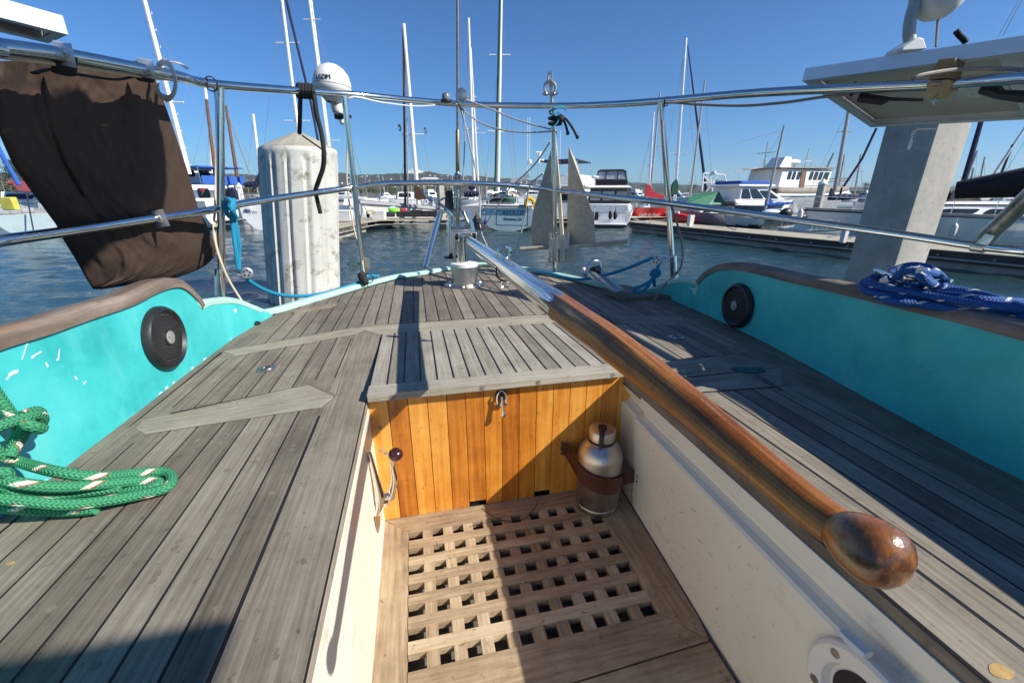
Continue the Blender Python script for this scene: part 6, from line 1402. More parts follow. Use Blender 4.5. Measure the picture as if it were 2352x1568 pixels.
rows = hull(b9, 7, 2.2, .85, .95, WHITE, tw=.85, transom=HGR); lifelines(b9, rows, .4); pulpit(b9, rows, .4)
b10 = root_at('motor_yacht', 'long white motor yacht with a faded red canvas awning, far left', -20, 470, -75, 'motorboat', d=22)
rows = hull(b10, 8, 2.6, 1.0, 1.3, WHITE, kind='motor'); house(b10, 'cabin', 1, 6, 1.0, 1.5, 2.2, 2.0, WHITE, .8, .1, [('R', .05, .3, .3, .8), ('R', .36, .6, .3, .8), ('R', .65, .9, .3, .8)])
m = MB(); m.hexa([D(x, y, z) for x, y, z in ((16, 420, 21), (96, 436, 21), (96, 440, 22.5), (16, 424, 22.5), (20, 414, 21.3), (88, 419, 21.3), (88, 423, 22.2), (20, 418, 22.2))]); m.build('red_awning', PINKC, b10)
m = MB(); m.plate([D(x, y, 21) for x, y in ((18, 415), (92, 420), (100, 436), (62, 440), (44, 438))][::-1], HF, .05); m.build('awning_skirt', PINKC, b10)
# small cabin cruiser, left centre
b11 = root_at('cabin_cruiser', 'small white cabin cruiser with tall windshield frame, left of the dark dock boxes', 925, 474, 5, 'motorboat', d=40)
rows = hull(b11, 6, 1.8, .9, 1.1, WHITE, kind='motor', tw=.95); house(b11, 'cabin', 1.2, 4, .9, 1.55, 1.5, 1.3, WHITE, .5, .1, [('B', .1, .45, .3, .85), ('B', .55, .9, .3, .85), ('L', .1, .5, .3, .8)]); canvas_frame(b11, 1, 2.4, 1.4, 1.55, 2.15, OFFW)
b12 = root_at('sailboat', 'white sailboat with a low hull behind the second post, left of the white dock box', 830, 484, 25, 'sailboat', d=33)
rows = hull(b12, 4.8, 1.7, .8, 1.05, WHITE, boot=HBLUE); lifelines(b12, rows, .4); house(b12, 'cabin', 1.5, 3.6, .75, 1.15, 1.3, 1.1, OFFW, .4, .05, [('L', .1, .4, .3, .7), ('L', .5, .8, .3, .7)])
# ketch with brown sail
b13 = root_at('ketch', 'grey-railed wooden ketch with a furled brown sail behind the dark dock boxes', 1004, 492, 152, 'sailboat', d=21.5)
rows = hull(b13, 0.1, .1, .1, .1, OFFW) if 0 else None
b13.location = D(1010, 450, 24); b13.location.z = WL
rows = hull(b13, 4.8, 1.7, .72, 1.15, OFFW, boot=HGR, rake=.9, tw=.6, deckm=BWOOD, bz=.1); lifelines(b13, rows, .32)
m = MB()
for s_ in (1, -1): m.tube([Vector((r_[-1].x, r_[-1].y*s_, r_[-1].z-.10)) for r_ in rows[3:]], .07, 6)
m.build('wale', HGR, b13, local=True)
d = 20.5
mastpx(b13, (961, 470), (927, 55), d, .10, MASTW, [(.42, 24, 0)], taper=.7, stays=[(.45, 988, 472), (.45, 905, 470), (.95, 1000, 465)]); mastpx(b13, (931, 470), (926.5, 60), d, .055, BROWNC, name='furled_sail', taper=.9); mastpx(b13, (937, 475), (935, 270), d, .035, SPARG, name='mizzen_mast')
m = MB(); m.plate([D(x, y, d-.5) for x, y in ((951, 424), (961, 428), (972, 445), (979, 456), (962, 460), (951, 455))][::-1], HF, .15); m.build('brown_sail', BROWNC, b13)
px_tube([(924, 463, d-2.5), (900, 452, d-3.2)], .05, BWOOD, 'bowsprit', b13, smooth=0) if 0 else None
for (px, py, col, nm) in ((917, 293, BLACK, 'small black and white flag below the spreader of the brown-sailed ketch'), (976, 300, BLUEC, 'small blue and yellow flag on the right spreader of the brown-sailed ketch')):
    m = MB(); m.plate([D(px+a, py+b, d) for a, b in ((-3, -8), (2, -6), (5, 2), (2, 10), (-1, 4))][::-1], HF, .01); f_ = one(m, 'flag', col, nm, 'flag', smooth=False)
    m = MB(); m.plate([D(px+a, py+b, d-.02) for a, b in ((-1, -2), (2, -1), (2, 4), (0, 5))][::-1], HF, .008); m.build('patch', YEL if col == BLUEC else WHITE, f_, smooth=False)
b14 = root_at('sailboat', 'grey hulled sailboat with two white masts and navy sail covers, left of the centre sailboat', 1082, 505, -5, 'sailboat', d=21)
rows = hull(b14, 7.5, 1.5, .85, 1.0, HGR, tw=.7); lifelines(b14, rows, .4); d = 21.5
mastpx(b14, (1090, 460), (1076, 42), d, .085, MASTW, [(.42, 15, .05), (.6, 12, 0)], taper=.6, stays=[(.9, 1052, 440)]); mastpx(b14, (1102, 480), (1081, 110), d, .045, MASTW, [(.5, 24, .0)])
roll(b14, (1066, 447), (1104, 444), d-.5, .15, NAVY, 'sail_cover'); roll(b14, (1076, 430), (1092, 430), d-.2, .14, NAVY, 'sail_cover')
# sport fisher behind the anchor
b15 = root_at('motor_yacht', 'white flybridge motor yacht with a radar mast, behind the anchor', 1260, 478, -25, 'motorboat', d=21)
rows = hull(b15, 8, 2.7, 1.0, 1.5, WHITE, kind='motor', tw=.92); house(b15, 'cabin', 1.4, 6, 1.0, 1.7, 2.3, 2.1, WHITE, .9, .1, [('B', .08, .45, .1, .85), ('B', .55, .92, .1, .85), ('L', .1, .8, .3, .8)])
m = MB(); m.box(.5, 6.1, -1.25, 1.25, 1.72, 1.80); m.build('cabin_roof', WHITE, b15, local=True, bevel=.03)
house(b15, 'flybridge', 1.8, 4.6, 1.81, 2.3, 2.0, 2.1, WHITE, -.3, -.05); canvas_frame(b15, 1.0, 3.6, 2.1, 1.8, 2.95, NAVY, name='dark_bimini'); lifelines(b15, rows, .4, (3, 6, 10, 14, 18, 21))
px_tube([(1238, 375, 22), (1240, 350, 22)], .06, WHITE, 'radar_mast', b15, smooth=0); px_tube([(1231, 350, 22), (1250, 351, 22)], .04, WHITE, 'radar_bar', b15, smooth=0)
m = MB(); m.ball(D(1217, 372, 22), .10, 12, 8, (1, 1, 1.2)); m.ball(D(1246, 368, 22), .09, 10, 8, (1, 1, .5)); m.build('domes', WHITE, b15)
for px in (1211, 1216, 1286): px_tube([(px, 400, 22), (px+1, 300 if px > 1280 else 270, 22)], .012, WHITE, 'whip_antenna', b15, smooth=0)
m = MB(); m.tube([D(1175, 418, 20), D(1200, 410, 20), D(1215, 402, 20)], .09, 6); m.build('dinghy_davit', HGR, b15)
# white cruiser with black canvas
b16 = root_at('cabin_cruiser', 'white cabin cruiser with black canvas enclosure and swim platform, right of the anchor', 1391, 521, -16, 'motorboat')
rows = hull(b16, 6.5, 2.2, .66, 1.1, WHITE, kind='motor', tw=.95, bz=.0); d = dist(b16)
m = MB(); m.box(-.45, .0, -.9, .9, .10, .17); m.build('swim_platform', WHITE, b16, local=True, bevel=.02)
m = MB(); m.box(-.46, -.40, -.9, .9, .02, .10); m.build('platform_edge', BLACK, b16, local=True)
m = MB(); m.box(.02, .35, -.95, .95, .6, .98); m.build('transom_rail', WHITE, b16, local=True, bevel=.04)
m = MB(); m.hexa([(.3, -.95, .98), (1.7, -1.0, .98), (1.7, 1.0, .98), (.3, .95, .98), (.45, -.8, 1.62), (1.7, -.95, 1.66), (1.7, .95, 1.66), (.45, .8, 1.62)]); cv = m.build('black_enclosure', BLKC, b16, local=True, bevel=.04)
m = MB()
for (y0, y1) in ((-.8, -.35), (-.25, .25), (.35, .8)): m.box(.33, .36, y0, y1, 1.12, 1.5)
w_ = m.build('clear_panels', mat('vinyl_window', (.25, .27, .28), .2, var=.4, scale=4), cv, local=True)
house(b16, 'cabin', 1.7, 4.6, .8, 1.66, 1.9, 1.7, WHITE, 1.2, 0, [('R', .1, .5, .45, .9), ('R', .55, .8, .4, .85), ('F', .1, .45, .3, .9), ('F', .55, .9, .3, .9)])
m = MB(); m.hexa([(.9, -.98, 1.66), (3.4, -.95, 1.66), (3.4, .95, 1.66), (.9, .98, 1.66), (1.1, -.8, 1.76), (3.2, -.8, 1.76), (3.2, .8, 1.76), (1.1, .8, 1.76)]); m.build('cabin_roof', WHITE, b16, local=True, bevel=.03)
house(b16, 'flybridge', 1.3, 2.9, 1.76, 2.0, 1.45, 1.5, BLKC, .1, 0)
fw_ = house(b16, 'flybridge_canvas', 1.35, 2.8, 2.01, 2.38, 1.4, 1.2, mat('clear_vinyl', (.50, .52, .53), .25, var=.3, scale=3), .25, .05)
m = MB()
for x in (1.37, 1.9, 2.5):
    for y in (-.69, .69): m.tube([(x, y, 2.0), (x+.02, y*.87, 2.4)], .022, 5)
for y in (-.3, .25): m.tube([(1.35, y, 2.0), (1.39, y*.9, 2.4)], .02, 5)
m.hexa([(1.35, -.66, 2.38), (2.6, -.66, 2.38), (2.6, .66, 2.38), (1.35, .66, 2.38), (1.45, -.5, 2.46), (2.5, -.5, 2.46), (2.5, .5, 2.46), (1.45, .5, 2.46)]); m.build('black_top', BLKC, b16, local=True)
m = MB(); m.ball((1.2, .72, 2.12), .16, 12, 6, (1, 1.2, .45)); m.tube([(1.2, .72, 1.76), (1.2, .72, 2.1)], .03, 6); m.build('radar', WHITE, b16, local=True)
m = MB(); m.tube([(-.2, -.85, .17), (-.2, -.85, .75), (.02, -.85, .8)], .014, 6, smooth=3); m.tube([(-.2, -.15, .17), (-.2, -.15, .7), (.02, -.15, .8)], .014, 6, smooth=3); m.tube([(-.3, .5, .17), (-.3, .5, .8), (-.05, .5, .85)], .012, 6, smooth=3); m.build('grab_rails', CHROME, b16, local=True)
m = MB(); m.box(-.06, -.01, .35, .62, .28, .62); m.box(-.06, -.01, .30, .70, .46, .48); m.build('dark_fenders', BLACK, b16, local=True, bevel=.03)
m = MB(); m.box(-.05, -.01, -.55, -.05, .42, .54); m.build('transom_plate', OFFW, b16, local=True)
m = MB(); m.hexa([(-.12, -1.0, .1), (.35, -1.0, .1), (.35, -.8, .3), (-.12, -.8, .3), (.3, -1.0, 1.0), (1.2, -1.0, 1.0), (1.2, -.75, 1.3), (.3, -.75, 1.3)]); 
# red trimaran
b17 = root_at('trimaran', 'red trimaran with white cursive lettering on its side beyond the finger dock', 1530, 513, 82, 'sailboat')
d = dist(b17); Lr = sc(85, d)
rows = hull(b17, Lr, 1.3, .78, .74, REDH, tw=.8, bz=.05, rake=-.25, boot=REDH, sag=.0)
house(b17, 'cabin', .9, Lr-.5, .72, 1.08, .9, .7, WHITE, .35, .1, [('L', .15, .35, .35, .8), ('L', .45, .6, .35, .8), ('R', .2, .5, .35, .8)])
Mi = WM(b17).inverted().to_3x3()
ctr = D(1496, 494, d); nl = rows[8][-1]
lp = Vector((Lr*.55, .66, .38)); text('Lady In Red', .20, WHITE, b17, lp, (-1, 0, 0), (0, .12, 1), 'lettering', shear=.35, depth=.012)
mastpx(b17, (1487, 475), (1501.5, 257), d, .075, ALU, [(.45, 11, 0)], taper=.6, stays=[(.8, 1462, 450), (.8, 1540, 440)])
m = MB(); m.plate([D(x, y, d-.1) for x, y in ((1487, 424), (1492, 424), (1501, 440), (1520, 448), (1526, 450), (1525, 457), (1484, 452))][::-1], HF, .22); m.build('red_sail_cover', REDC, b17)
m = MB(); a, b = D(1536, 500, d-.4), D(1590, 506, d-1.6); m.tube([a-Vector((0, 0, .05)), a.lerp(b, .15), a.lerp(b, .6), b], [.22, .27, .27, .18], 10, smooth=4); m.build('float_hull', REDH, b17); m = MB(); m.tube([D(1500, 488, d), D(1560, 488, d-1)], .06, 8); m.build('cross_beam', OFFW, b17)
# purple-grey sloop with green cover
b18 = root_at('sailboat', 'dusty purple-grey sailboat with a scooped white transom, under a green boom tent', 1678, 514, 84, 'sailboat')
d = dist(b18); rows = hull(b18, sc(112, d), 1.6, .50, .62, HPUR, tw=.7, transom=WHITE, bz=.04, rake=.3, boot=HGR, tr=-.3); lifelines(b18, rows, .3); house(b18, 'cabin', .8, 1.8, .48, .68, .9, .8, OFFW, .2, .05, [('L', .2, .6, .3, .7)])
mastpx(b18, (1582, 475), (1619.5, 183), d+.6, .055, SPARG, [(.64, 22, 0)], taper=.7, stays=[(.95, 1640, 470)])
m = MB(); dd_ = d+.7; m.mesh([D(x, y, z) for x, y, z in ((1575, 468, dd_-.6), (1588, 447, dd_), (1588, 447, dd_+.02), (1575, 468, dd_+.6), (1652, 440, dd_), (1628, 470, dd_-.6), (1668, 470, dd_-.2), (1660, 470, dd_+.6))], [(0, 5, 4, 1), (5, 6, 4), (3, 1, 4, 7), (6, 7, 4)]); o = m.build('green_boom_tent', mat('green_tarp', (.03, .16, .085), .6, var=.25), b18, smooth=False); o.modifiers.new('s', 'SOLIDIFY').thickness = .02
# green and navy rolled mainsails further right
b19 = root_at('sailboat', 'white sailboat with a dark green mainsail cover, behind the red trimaran', 1560, 480, 80, 'sailboat', d=27)
rows = hull(b19, 6, 1.8, .8, 1., WHITE); mastpx(b19, (1549, 470), (1575.5, 88), 27, .10, ALU, [(.33, 18, 0), (.64, 16, 0)], taper=.7, stays=[(.95, 1515, 440), (.95, 1600, 440)])
m = MB(); m.plate([D(x, y, 26.5) for x, y in ((1552, 412), (1556, 425), (1553, 447), (1538, 447), (1544, 420))], -HF, .2); m.build('green_sail_cover', GREENC, b19)
b20 = root_at('sailboat', 'white sailboat with a thick navy furled headsail, right of the right post', 1640, 482, 75, 'sailboat', d=26)
rows = hull(b20, 6, 1.8, .8, 1., WHITE); mastpx(b20, (1622, 440), (1579.5, 105), 26, .09, NAVY, name='furled_sail', taper=.3); mastpx(b20, (1583, 470), (1575, 150), 27, .0, MASTW) if 0 else None
# boat with blue canvas top and navy hull
b21 = root_at('motor_yacht', 'white express cruiser with a navy hull and bright blue canvas top', 1655, 484, -72, 'motorboat', d=22)
rows = hull(b21, sc(165, 22)*1.05, 2.2, .9, .95, HBLUE, kind='motor', tw=.9, boot=HBLUE, bz=.2, rake=.6)
m = ribbon(rows, lambda v, i, q_: (v.x, v.y*q_, v.z), lambda v, i, q_: (v.x-.05, v.y*q_*.92, v.z+.26-.17*i/22))
o = m.build('white_topside', WHITE, b21, local=True); o.modifiers.new('s', 'SOLIDIFY').thickness = .02
house(b21, 'cabin', .3, 3.3, 1.1, 1.70, 1.8, 1.6, WHITE, 1.3, .15, [('R', .03, .26, .1, .85), ('R', .28, .55, .1, .85), ('R', .57, .9, .1, .75), ('F', .05, .95, .1, .8)])
m = MB(); m.box(.1, 2.4, -.95, .95, 1.71, 1.83); m.build('hard_top', WHITE, b21, local=True, bevel=.05)
m = MB(); m.box(.3, 2.1, -.85, .85, 1.84, 1.99); m.build('blue_canvas_top', BLUEC, b21, local=True, bevel=.03)
b22 = root_at('fishing_boat', 'white fishing boat with a truss arch and radar, behind the green boom tent', 1612, 480, -80, 'motorboat', d=25)
rows = hull(b22, 5.5, 2, .9, 1.1, WHITE, kind='motor'); house(b22, 'cabin', 1.5, 4, .9, 1.6, 1.6, 1.5, WHITE, .5, .1, [('R', .1, .4, .4, .8), ('R', .5, .9, .4, .8)])
m = MB(); d = 24.5
for a, b in (((1612, 440), (1616, 398)), ((1616, 398), (1664, 402)), ((1664, 402), (1668, 420)), ((1616, 404), (1640, 430)), ((1622, 440), (1648, 402)), ((1636, 440), (1630, 398)), ((1612, 420), (1650, 420))): m.tube([D(*a, d), D(*b, d)], .045, 6)
m.build('truss_arch', WHITE, b22); m = MB(); m.lathe(D(1639, 398, d), (0, 0, 1), [(0, .13), (.1, .13), (.11, .1)], 14); m.build('radar', WHITE, b22)
# big grey trawler
b23 = root_at('trawler', 'big grey steel trawler yacht with a long wheelhouse and grey funnel, right background', 1736, 484, -66, 'motorboat', d=27)
Lt = 8.0
rows = hull(b23, Lt, 3.0, 1.35, 1.55, HGR, kind='motor', tw=.85, boot=HGR, rake=1.3, transom=HGR)
m = ribbon(rows, lambda v, i, q_: (v.x, v.y*q_, v.z), lambda v, i, q_: (v.x, v.y*q_*.97, v.z+.42))
o = m.build('bulwark', mat('brown_grey_bulwark', (.22, .19, .16), .7, var=.12), b23, local=True); o.modifiers.new('s', 'SOLIDIFY').thickness = .03
m = MB()
for s_ in (1, -1): m.tube([(r_[-1].x, r_[-1].y*s_*1.01, r_[-1].z) for r_ in rows], .07, 6)
m.build('white_rubbing_band', WHITE, b23, local=True)
WHs = house(b23, 'wheelhouse', .3, 4.9, 1.7, 2.8, 2.2, 2.1, OFFW, -.35, .2, [('R', .12, .19, .45, .85), ('R', .21, .27, .45, .85), ('R', .30, .37, .45, .85), ('R', .55, .62, .45, .88), ('R', .64, .72, .45, .88), ('R', .74, .82, .45, .88), ('R', .84, .95, .45, .88), ('F', .05, .3, .45, .88), ('F', .36, .63, .45, .88), ('F', .7, .95, .45, .88)])
m = MB(); m.plate([(2.2, -1.115, 1.75), (2.65, -1.115, 1.75), (2.65, -1.075, 2.7), (2.2, -1.075, 2.7)], (0, -1, 0), .012); m.build('wooden_door', BWOOD, WHs, local=True)
m = MB(); m.hexa([(.0, -1.25, 2.8), (5.5, -1.2, 2.88), (5.5, 1.2, 2.88), (.0, 1.25, 2.8), (.0, -1.25, 2.86), (5.5, -1.2, 2.96), (5.5, 1.2, 2.96), (.0, 1.25, 2.86)]); m.build('roof', mat('brown_roof_edge', (.28, .22, .16), .7), b23, local=True)
house(b23, 'funnel', .9, 2.0, 2.88, 3.5, 1.0, .9, WHITE, .05, .5); m = MB(); m.tube([(2.9, .3, 3.3), (3.8, .3, 3.3)], .14, 10); m.tube([(3.1, -.5, 2.9), (3.1, -.5, 3.3), (3.8, -.5, 3.3), (3.8, -.5, 2.95)], .02, 5); m.ball((3.5, .4, 3.35), .22, 10, 6, (1.6, 1, .6)); m.build('life_raft', OFFW, b23, local=True)
m = MB(); m.tube([(.2, 0, 2.9), (.2, 0, 4.3)], .03, 6); m.tube([(.15, 0, 2.9), (-2.2, 0, 2.6)], .03, 6); m.tube([(4.3, .2, 2.96), (4.4, .2, 4.1)], .025, 6); m.tube([(.2, -.6, 3.7), (.2, .6, 3.7)], .02, 5); m.tube([(.9, -.9, 1.5), (.9, -.9, 2.6)], .02, 5); m.tube([(.7, -.9, 1.5), (.7, -.9, 2.6)], .02, 5); m.build('masts', SPARG, b23, local=True)
m = MB()
for s_ in (1, -1):
    for k, zz in ((0, .72), (1, .88)): m.tube([(r_[-1].x, r_[-1].y*s_*.97, r_[-1].z+zz) for r_ in rows[8:]], .016, 5)
m.build('railings', BWOOD, b23, local=True)
# small sloop with blue cover
b24 = root_at('sailboat', 'small sloop with a bright blue boom cover and teal bottom, right of the boom tent', 1756, 510, 86, 'sailboat', d=19)
rows = hull(b24, sc(72, 19), 1.5, .42, .5, OFFW, tw=.6, boot=TEALP, bz=.12, rake=.2); d = 18.6
mastpx(b24, (1758, 480), (1801.5, 288), d, .055, SPARG, taper=.7, stays=[(.95, 1690, 470), (.95, 1690, 330)]); roll(b24, (1757, 470), (1821, 466), d, .075, BLUEC, 'blue_sail_cover'); m = MB(); m.plate([D(x, y, d) for x, y in ((1765, 446), (1768, 452), (1778, 468), (1758, 468))][::-1], HF, .1); m.build('blue_sail_cover', BLUEC, b24)
m = MB(); m.hexa([D(x, y, z) for x, y, z in ((1822, 488, 18.4), (1838, 490, 18.4), (1838, 490, 18.9), (1822, 488, 18.9), (1824, 466, 18.4), (1828, 466, 18.4), (1828, 466, 18.9), (1824, 466, 18.9))]); m.build('gallows', OFFW, b24)
m = MB(); m.ball(D(1806, 490, 18), .22, 10, 7, (1.2, .8, 1)); m.tube([D(1800, 492, 18), D(1795, 508, 18)], .06, 6); one(m, 'outboard_motor', BLACK, 'black outboard motor at the stern beside the blue-covered sloop', 'outboard motor')
m = MB(); c = D(1778, 487, 18.3); m.ball(c, .36, 14, 8, (1.6, .8, .4)); one(m, 'upturned_dinghy', WHITE, 'white upturned dinghy hull beside the blue-covered sloop', 'dinghy')
# white sloop right
b25 = root_at('sailboat', 'pale stained sailboat with a strip of cabin windows, left of the concrete pile', 1840, 505, -80, 'sailboat', d=13)
rows = hull(b25, sc(210, 13)*1.1, 1.8, .40, .6, mat('stained_pale_hull', (.50, .54, .53), .45, var=.08, dirt=((.25, .26, .22), .6, 2.2, .58)), tw=.7, rake=.4, sag=0, boot=HGR); lifelines(b25, rows, .28); pulpit(b25, rows, .3)
house(b25, 'cabin', .45, 2.2, .38, .62, 1.1, 1.0, HGREY, .3, .1, [('R', .12, .26, .3, .8), ('R', .32, .5, .3, .8), ('R', .56, .74, .3, .8)])
d = 14.5; mastpx(b25, (1917, 440), (1952, 240), d+3, .075, SPARG, [(.70, 17, 0)], stays=[(.98, 1840, 480)]); roll(b25, (1908, 453), (1975, 452), d, .10, NAVY, 'navy_sail_cover'); m = MB(); m.plate([D(x, y, d) for x, y in ((1912, 432), (1918, 446), (1930, 450), (1936, 430), (1932, 452), (1930, 460), (1903, 460))][::-1], HF, .08); m.build('navy_sail_cover', NAVY, b25)
px_tube([(1938, 428, d), (1980, 365, d), (2013, 295, d)], .035, NAVY, 'furled_sail', b25, smooth=0)
# big white sloop behind the concrete pile
b26 = root_at('sailboat', 'large white sloop with long dark cabin windows and a black sail cover, far right', 2500, 545, 82, 'sailboat', d=12.0)
rows = hull(b26, 6.6, 2.4, .82, 1.0, OFFW, tw=.75, rake=.5, sag=.02); lifelines(b26, rows, .34, (1, 4, 7, 10, 13, 16, 19, 22))
house(b26, 'cabin', 1.2, 5.0, .80, 1.10, 1.7, 1.5, WHITE, .9, .2, [('L', .12, .42, .22, .72), ('L', .48, .72, .22, .72), ('L', .76, .88, .25, .7)])
m = MB(); 
for s_ in (1, -1): m.tube([(r_[-1].x, r_[-1].y*s_*1.01, r_[-1].z-.06) for r_ in rows], .02, 6)
m.build('navy_stripe', NAVY, b26, local=True)
m = MB(); m.hexa([(1.1, -.8, 1.13), (4.1, -.8, 1.13), (4.1, .8, 1.13), (1.1, .8, 1.13), (1.3, -.7, 1.2), (3.8, -.7, 1.2), (3.8, .7, 1.2), (1.3, .7, 1.2)]); m.build('cabin_top', WHITE, b26, local=True, bevel=.03)
m = MB(); d = 11.0; P0, P1 = D(2195, 437, d), D(2440, 408, d-1.2); n = 12; pts = [P0.lerp(P1, i/n) for i in range(n+1)]; m.tube(pts, [lerp(.20, .40, i/n) for i in range(n+1)], 12, smooth=2, flat=1); m.build('black_sail_cover', BLKC, b26, angle=60)
m = MB(); m.tube([(2.2, -.5, 1.15), (2.2, -.5, 1.5)], .012, 5); m.hexa([(3.0, .0, 1.2), (3.8, .0, 1.2), (3.8, .6, 1.2), (3.0, .6, 1.2), (3.1, .1, 1.42), (3.7, .1, 1.42), (3.7, .5, 1.42), (3.1, .5, 1.42)]); m.build('deck_gear', BLKC, b26, local=True)
mastpx(b26, (2210, 430), (2262, 250), 14, .075, NAVY, name='furled_sail', taper=.8)
b27 = root_at('sailboat', 'sailboat behind the far right sloop whose slanting pole and stays show above the black cover', 2280, 470, 85, 'sailboat', d=22)
rows = hull(b27, 6, 1.8, .8, 1., WHITE); mastpx(b27, (2270, 420), (2370, 270), 20, .06, MASTW, name='boom'); mastpx(b27, (2292, 418), (2326, 332), 20, .05, NAVY, name='mast'); mastpx(b27, (2218, 415), (2245, 346), 21, .05, SPARG, name='mast'); mastpx(b27, (2230, 418), (2236, 385), 30, .05, SPARG, name='mast')
mastpx(b27, (2300, 410), (2400, 250), 20, .008, GCABLE, name='stay'); mastpx(b27, (2330, 420), (2360, 380), 24, .2, OFFW, name='wrapped_mast') if 0 else None
mastpx(b27, (2304, 82), (2352, -8), 20, .012, GCABLE, name='stay'); mastpx(b27, (2292, 86), (2345, -8), 20, .010, GCABLE, name='stay')
# masts of the upper right background, each on a boat of its own
def simple_boat(px, d, base, top, r, m_, label, hm=WHITE, sp=(), stays=(), head=80, py=470):
    b = root_at('sailboat', label, px, py, head, 'sailboat', d=d); rows = hull(b, 6, 1.9, .8, 1.05, hm, sag=.05); house(b, 'cabin', 2, 4.4, .78, 1.1, 1.2, 1.0, OFFW, .4, .05, [('L', .1, .4, .3, .7), ('L', .55, .85, .3, .7)])
    mastpx(b, base, top, d, r, m_, sp, stays=stays); return b
simple_boat(1845, 34, (1871, 450), (1915, 352), .09, SPARG, 'sailboat with a short grey mast left of the long slanting stay', stays=[(.95, 1874, 412)])
simple_boat(1925, 40, (1922, 450), (1940, 355), .08, SPARG, 'distant sailboat with a thin grey mast just left of the concrete pile')
simple_boat(1955, 36, (1962, 450), (1977, 355), .07, SPARG, 'distant sailboat with a slim mast touching the left edge of the concrete pile', sp=[(.6, 12, 0)])
simple_boat(1800, 38, (1809, 450), (1826, 372), .07, SPARG, 'distant sailboat with a grey mast behind the trawler wheelhouse')
simple_boat(1745, 40, (1752, 450), (1758, 365), .07, SPARG, 'distant sailboat with a grey mast beside the trawler funnel', sp=[(.7, 13, 0)])
simple_boat(2240, 40, (2244, 450), (2262, 360), .07, SPARG, 'distant sailboat whose mast leans above the far right sloop')
simple_boat(1500, 38, (1493, 450), (1516, 212), .085, SPARG, 'distant sailboat with a tall thin mast left of the right post', sp=[(.5, 14, 0)], stays=[(.9, 1460, 440)])
simple_boat(1130, 45, (1117, 450), (1117, 398), .10, SPARG, 'distant sailboat with a short mast and a red flag left of the centre sailboat')
simple_boat(470, 30, (489, 440), (480, 282), .07, MASTW, 'distant sailboat with a thin white mast behind the trawler yacht', head=60)
# ---------------------------------------------------------------- distant marina fleet (copies)
proto = []
for k in range(3):
    b = thing('distant_sailboat', 'small white sailboat far off among the crowd of masts', 'sailboat', (0, 0, WL), 0, 'distant moored sailboats'); rows = hull(b, 7, 2.0, .85, 1.1, [WHITE, OFFW, HGREY][k]); house(b, 'cabin', 2, 5, .8, 1.2, 1.3, 1.1, OFFW, .4, .05, [('L', .1, .8, .3, .7), ('R', .1, .8, .3, .7)], bev=0)
    m = MB(); m.tube([(4, 0, .8), (4, 0, 9.5)], [.085, .055], 6); m.tube([(4, -.8, 5.5), (4, .8, 5.5)], .025, 4); m.build('mast', [MASTW, SPARG, ALU][k], b, local=True)
    m = MB(); m.tube([(4, 0, 9.4), (7.1, 0, 1.1)], .012, 3); m.tube([(4, 0, 9.4), (0, 0, .9)], .012, 3); m.build('rigging', GCABLE, b, local=True)
    m = MB(); m.tube([(4, 0, 1.7), (.8, 0, 1.75)], [.16, .09], 8); m.build('sail_cover', [NAVY, BLUEC, OFFW][k], b, local=True)
    proto.append(b)
def kids(o): return [q for q in bpy.data.objects if q.parent == o]
KD = {b.name: [(c, kids(c)) for c in kids(b)] for b in proto}
def dup(b, loc, rz, s_):
    r = b.copy(); COL.objects.link(r); r.location = loc; r.rotation_euler = (0, 0, rz); r.scale = (s_, s_, s_)
    for c, g in KD[b.name]:
        q = c.copy(); COL.objects.link(q); q.parent = r
        for gg in g: k = gg.copy(); COL.objects.link(k); k.parent = q
rnd = random.Random(5)
spots = []
for px in list(range(786, 1345, 9))+list(range(1350, 1600, 26))+list(range(1800, 2360, 22))+list(range(540, 610, 22))+list(range(0, 60, 30))+list(range(1640, 1800, 30)):
    p = px+rnd.uniform(-7, 7); ytop = rnd.uniform(396, 428) if p < 1350 else rnd.uniform(395, 432); d = rnd.uniform(55, 125); hgt = D(p, ytop, d).z-WL; spots.append((p, d, hgt/9.5))
for i, (p, d, s_) in enumerate(spots):
    q = D(p, 450, d); q.z = WL; b = proto[i % 3]; rz = AZ+rnd.choice([0, PI])+rnd.uniform(-.3, .3)
    if i < 3: b.location = q; b.rotation_euler = (0, 0, rz); b.scale = (s_, s_, s_)
    else: dup(b, q, rz, s_)
mp_ = thing('distant_motorboat', 'small white motorboat far off in the marina', 'motorboat', (0, 0, WL), 0, 'distant moored motorboats')
rows = hull(mp_, 7, 2.4, 1.0, 1.4, WHITE, kind='motor'); house(mp_, 'cabin', 1.5, 5, 1.0, 1.9, 2.0, 1.7, WHITE, .9, .1, [('L', .1, .85, .4, .85), ('R', .1, .85, .4, .85), ('B', .1, .9, .3, .85), ('F', .1, .9, .4, .85)], bev=0); house(mp_, 'flybridge', 2, 4, 1.91, 2.4, 1.6, 1.4, OFFW, .4, 0, bev=0)
KD[mp_.name] = [(c, kids(c)) for c in kids(mp_)]
first = True
for px in list(range(600, 1010, 44))+list(range(1010, 1300, 60))+list(range(1350, 2352, 34)):
    p = px+rnd.uniform(-10, 10); d = rnd.uniform(62, 125); q = D(p, 450, d); q.z = WL; rz = AZ+rnd.uniform(0, 6.28)
    if first: mp_.location = q; mp_.rotation_euler = (0, 0, rz); first = False
    else: dup(mp_, q, rz, rnd.uniform(.7, 1.0))
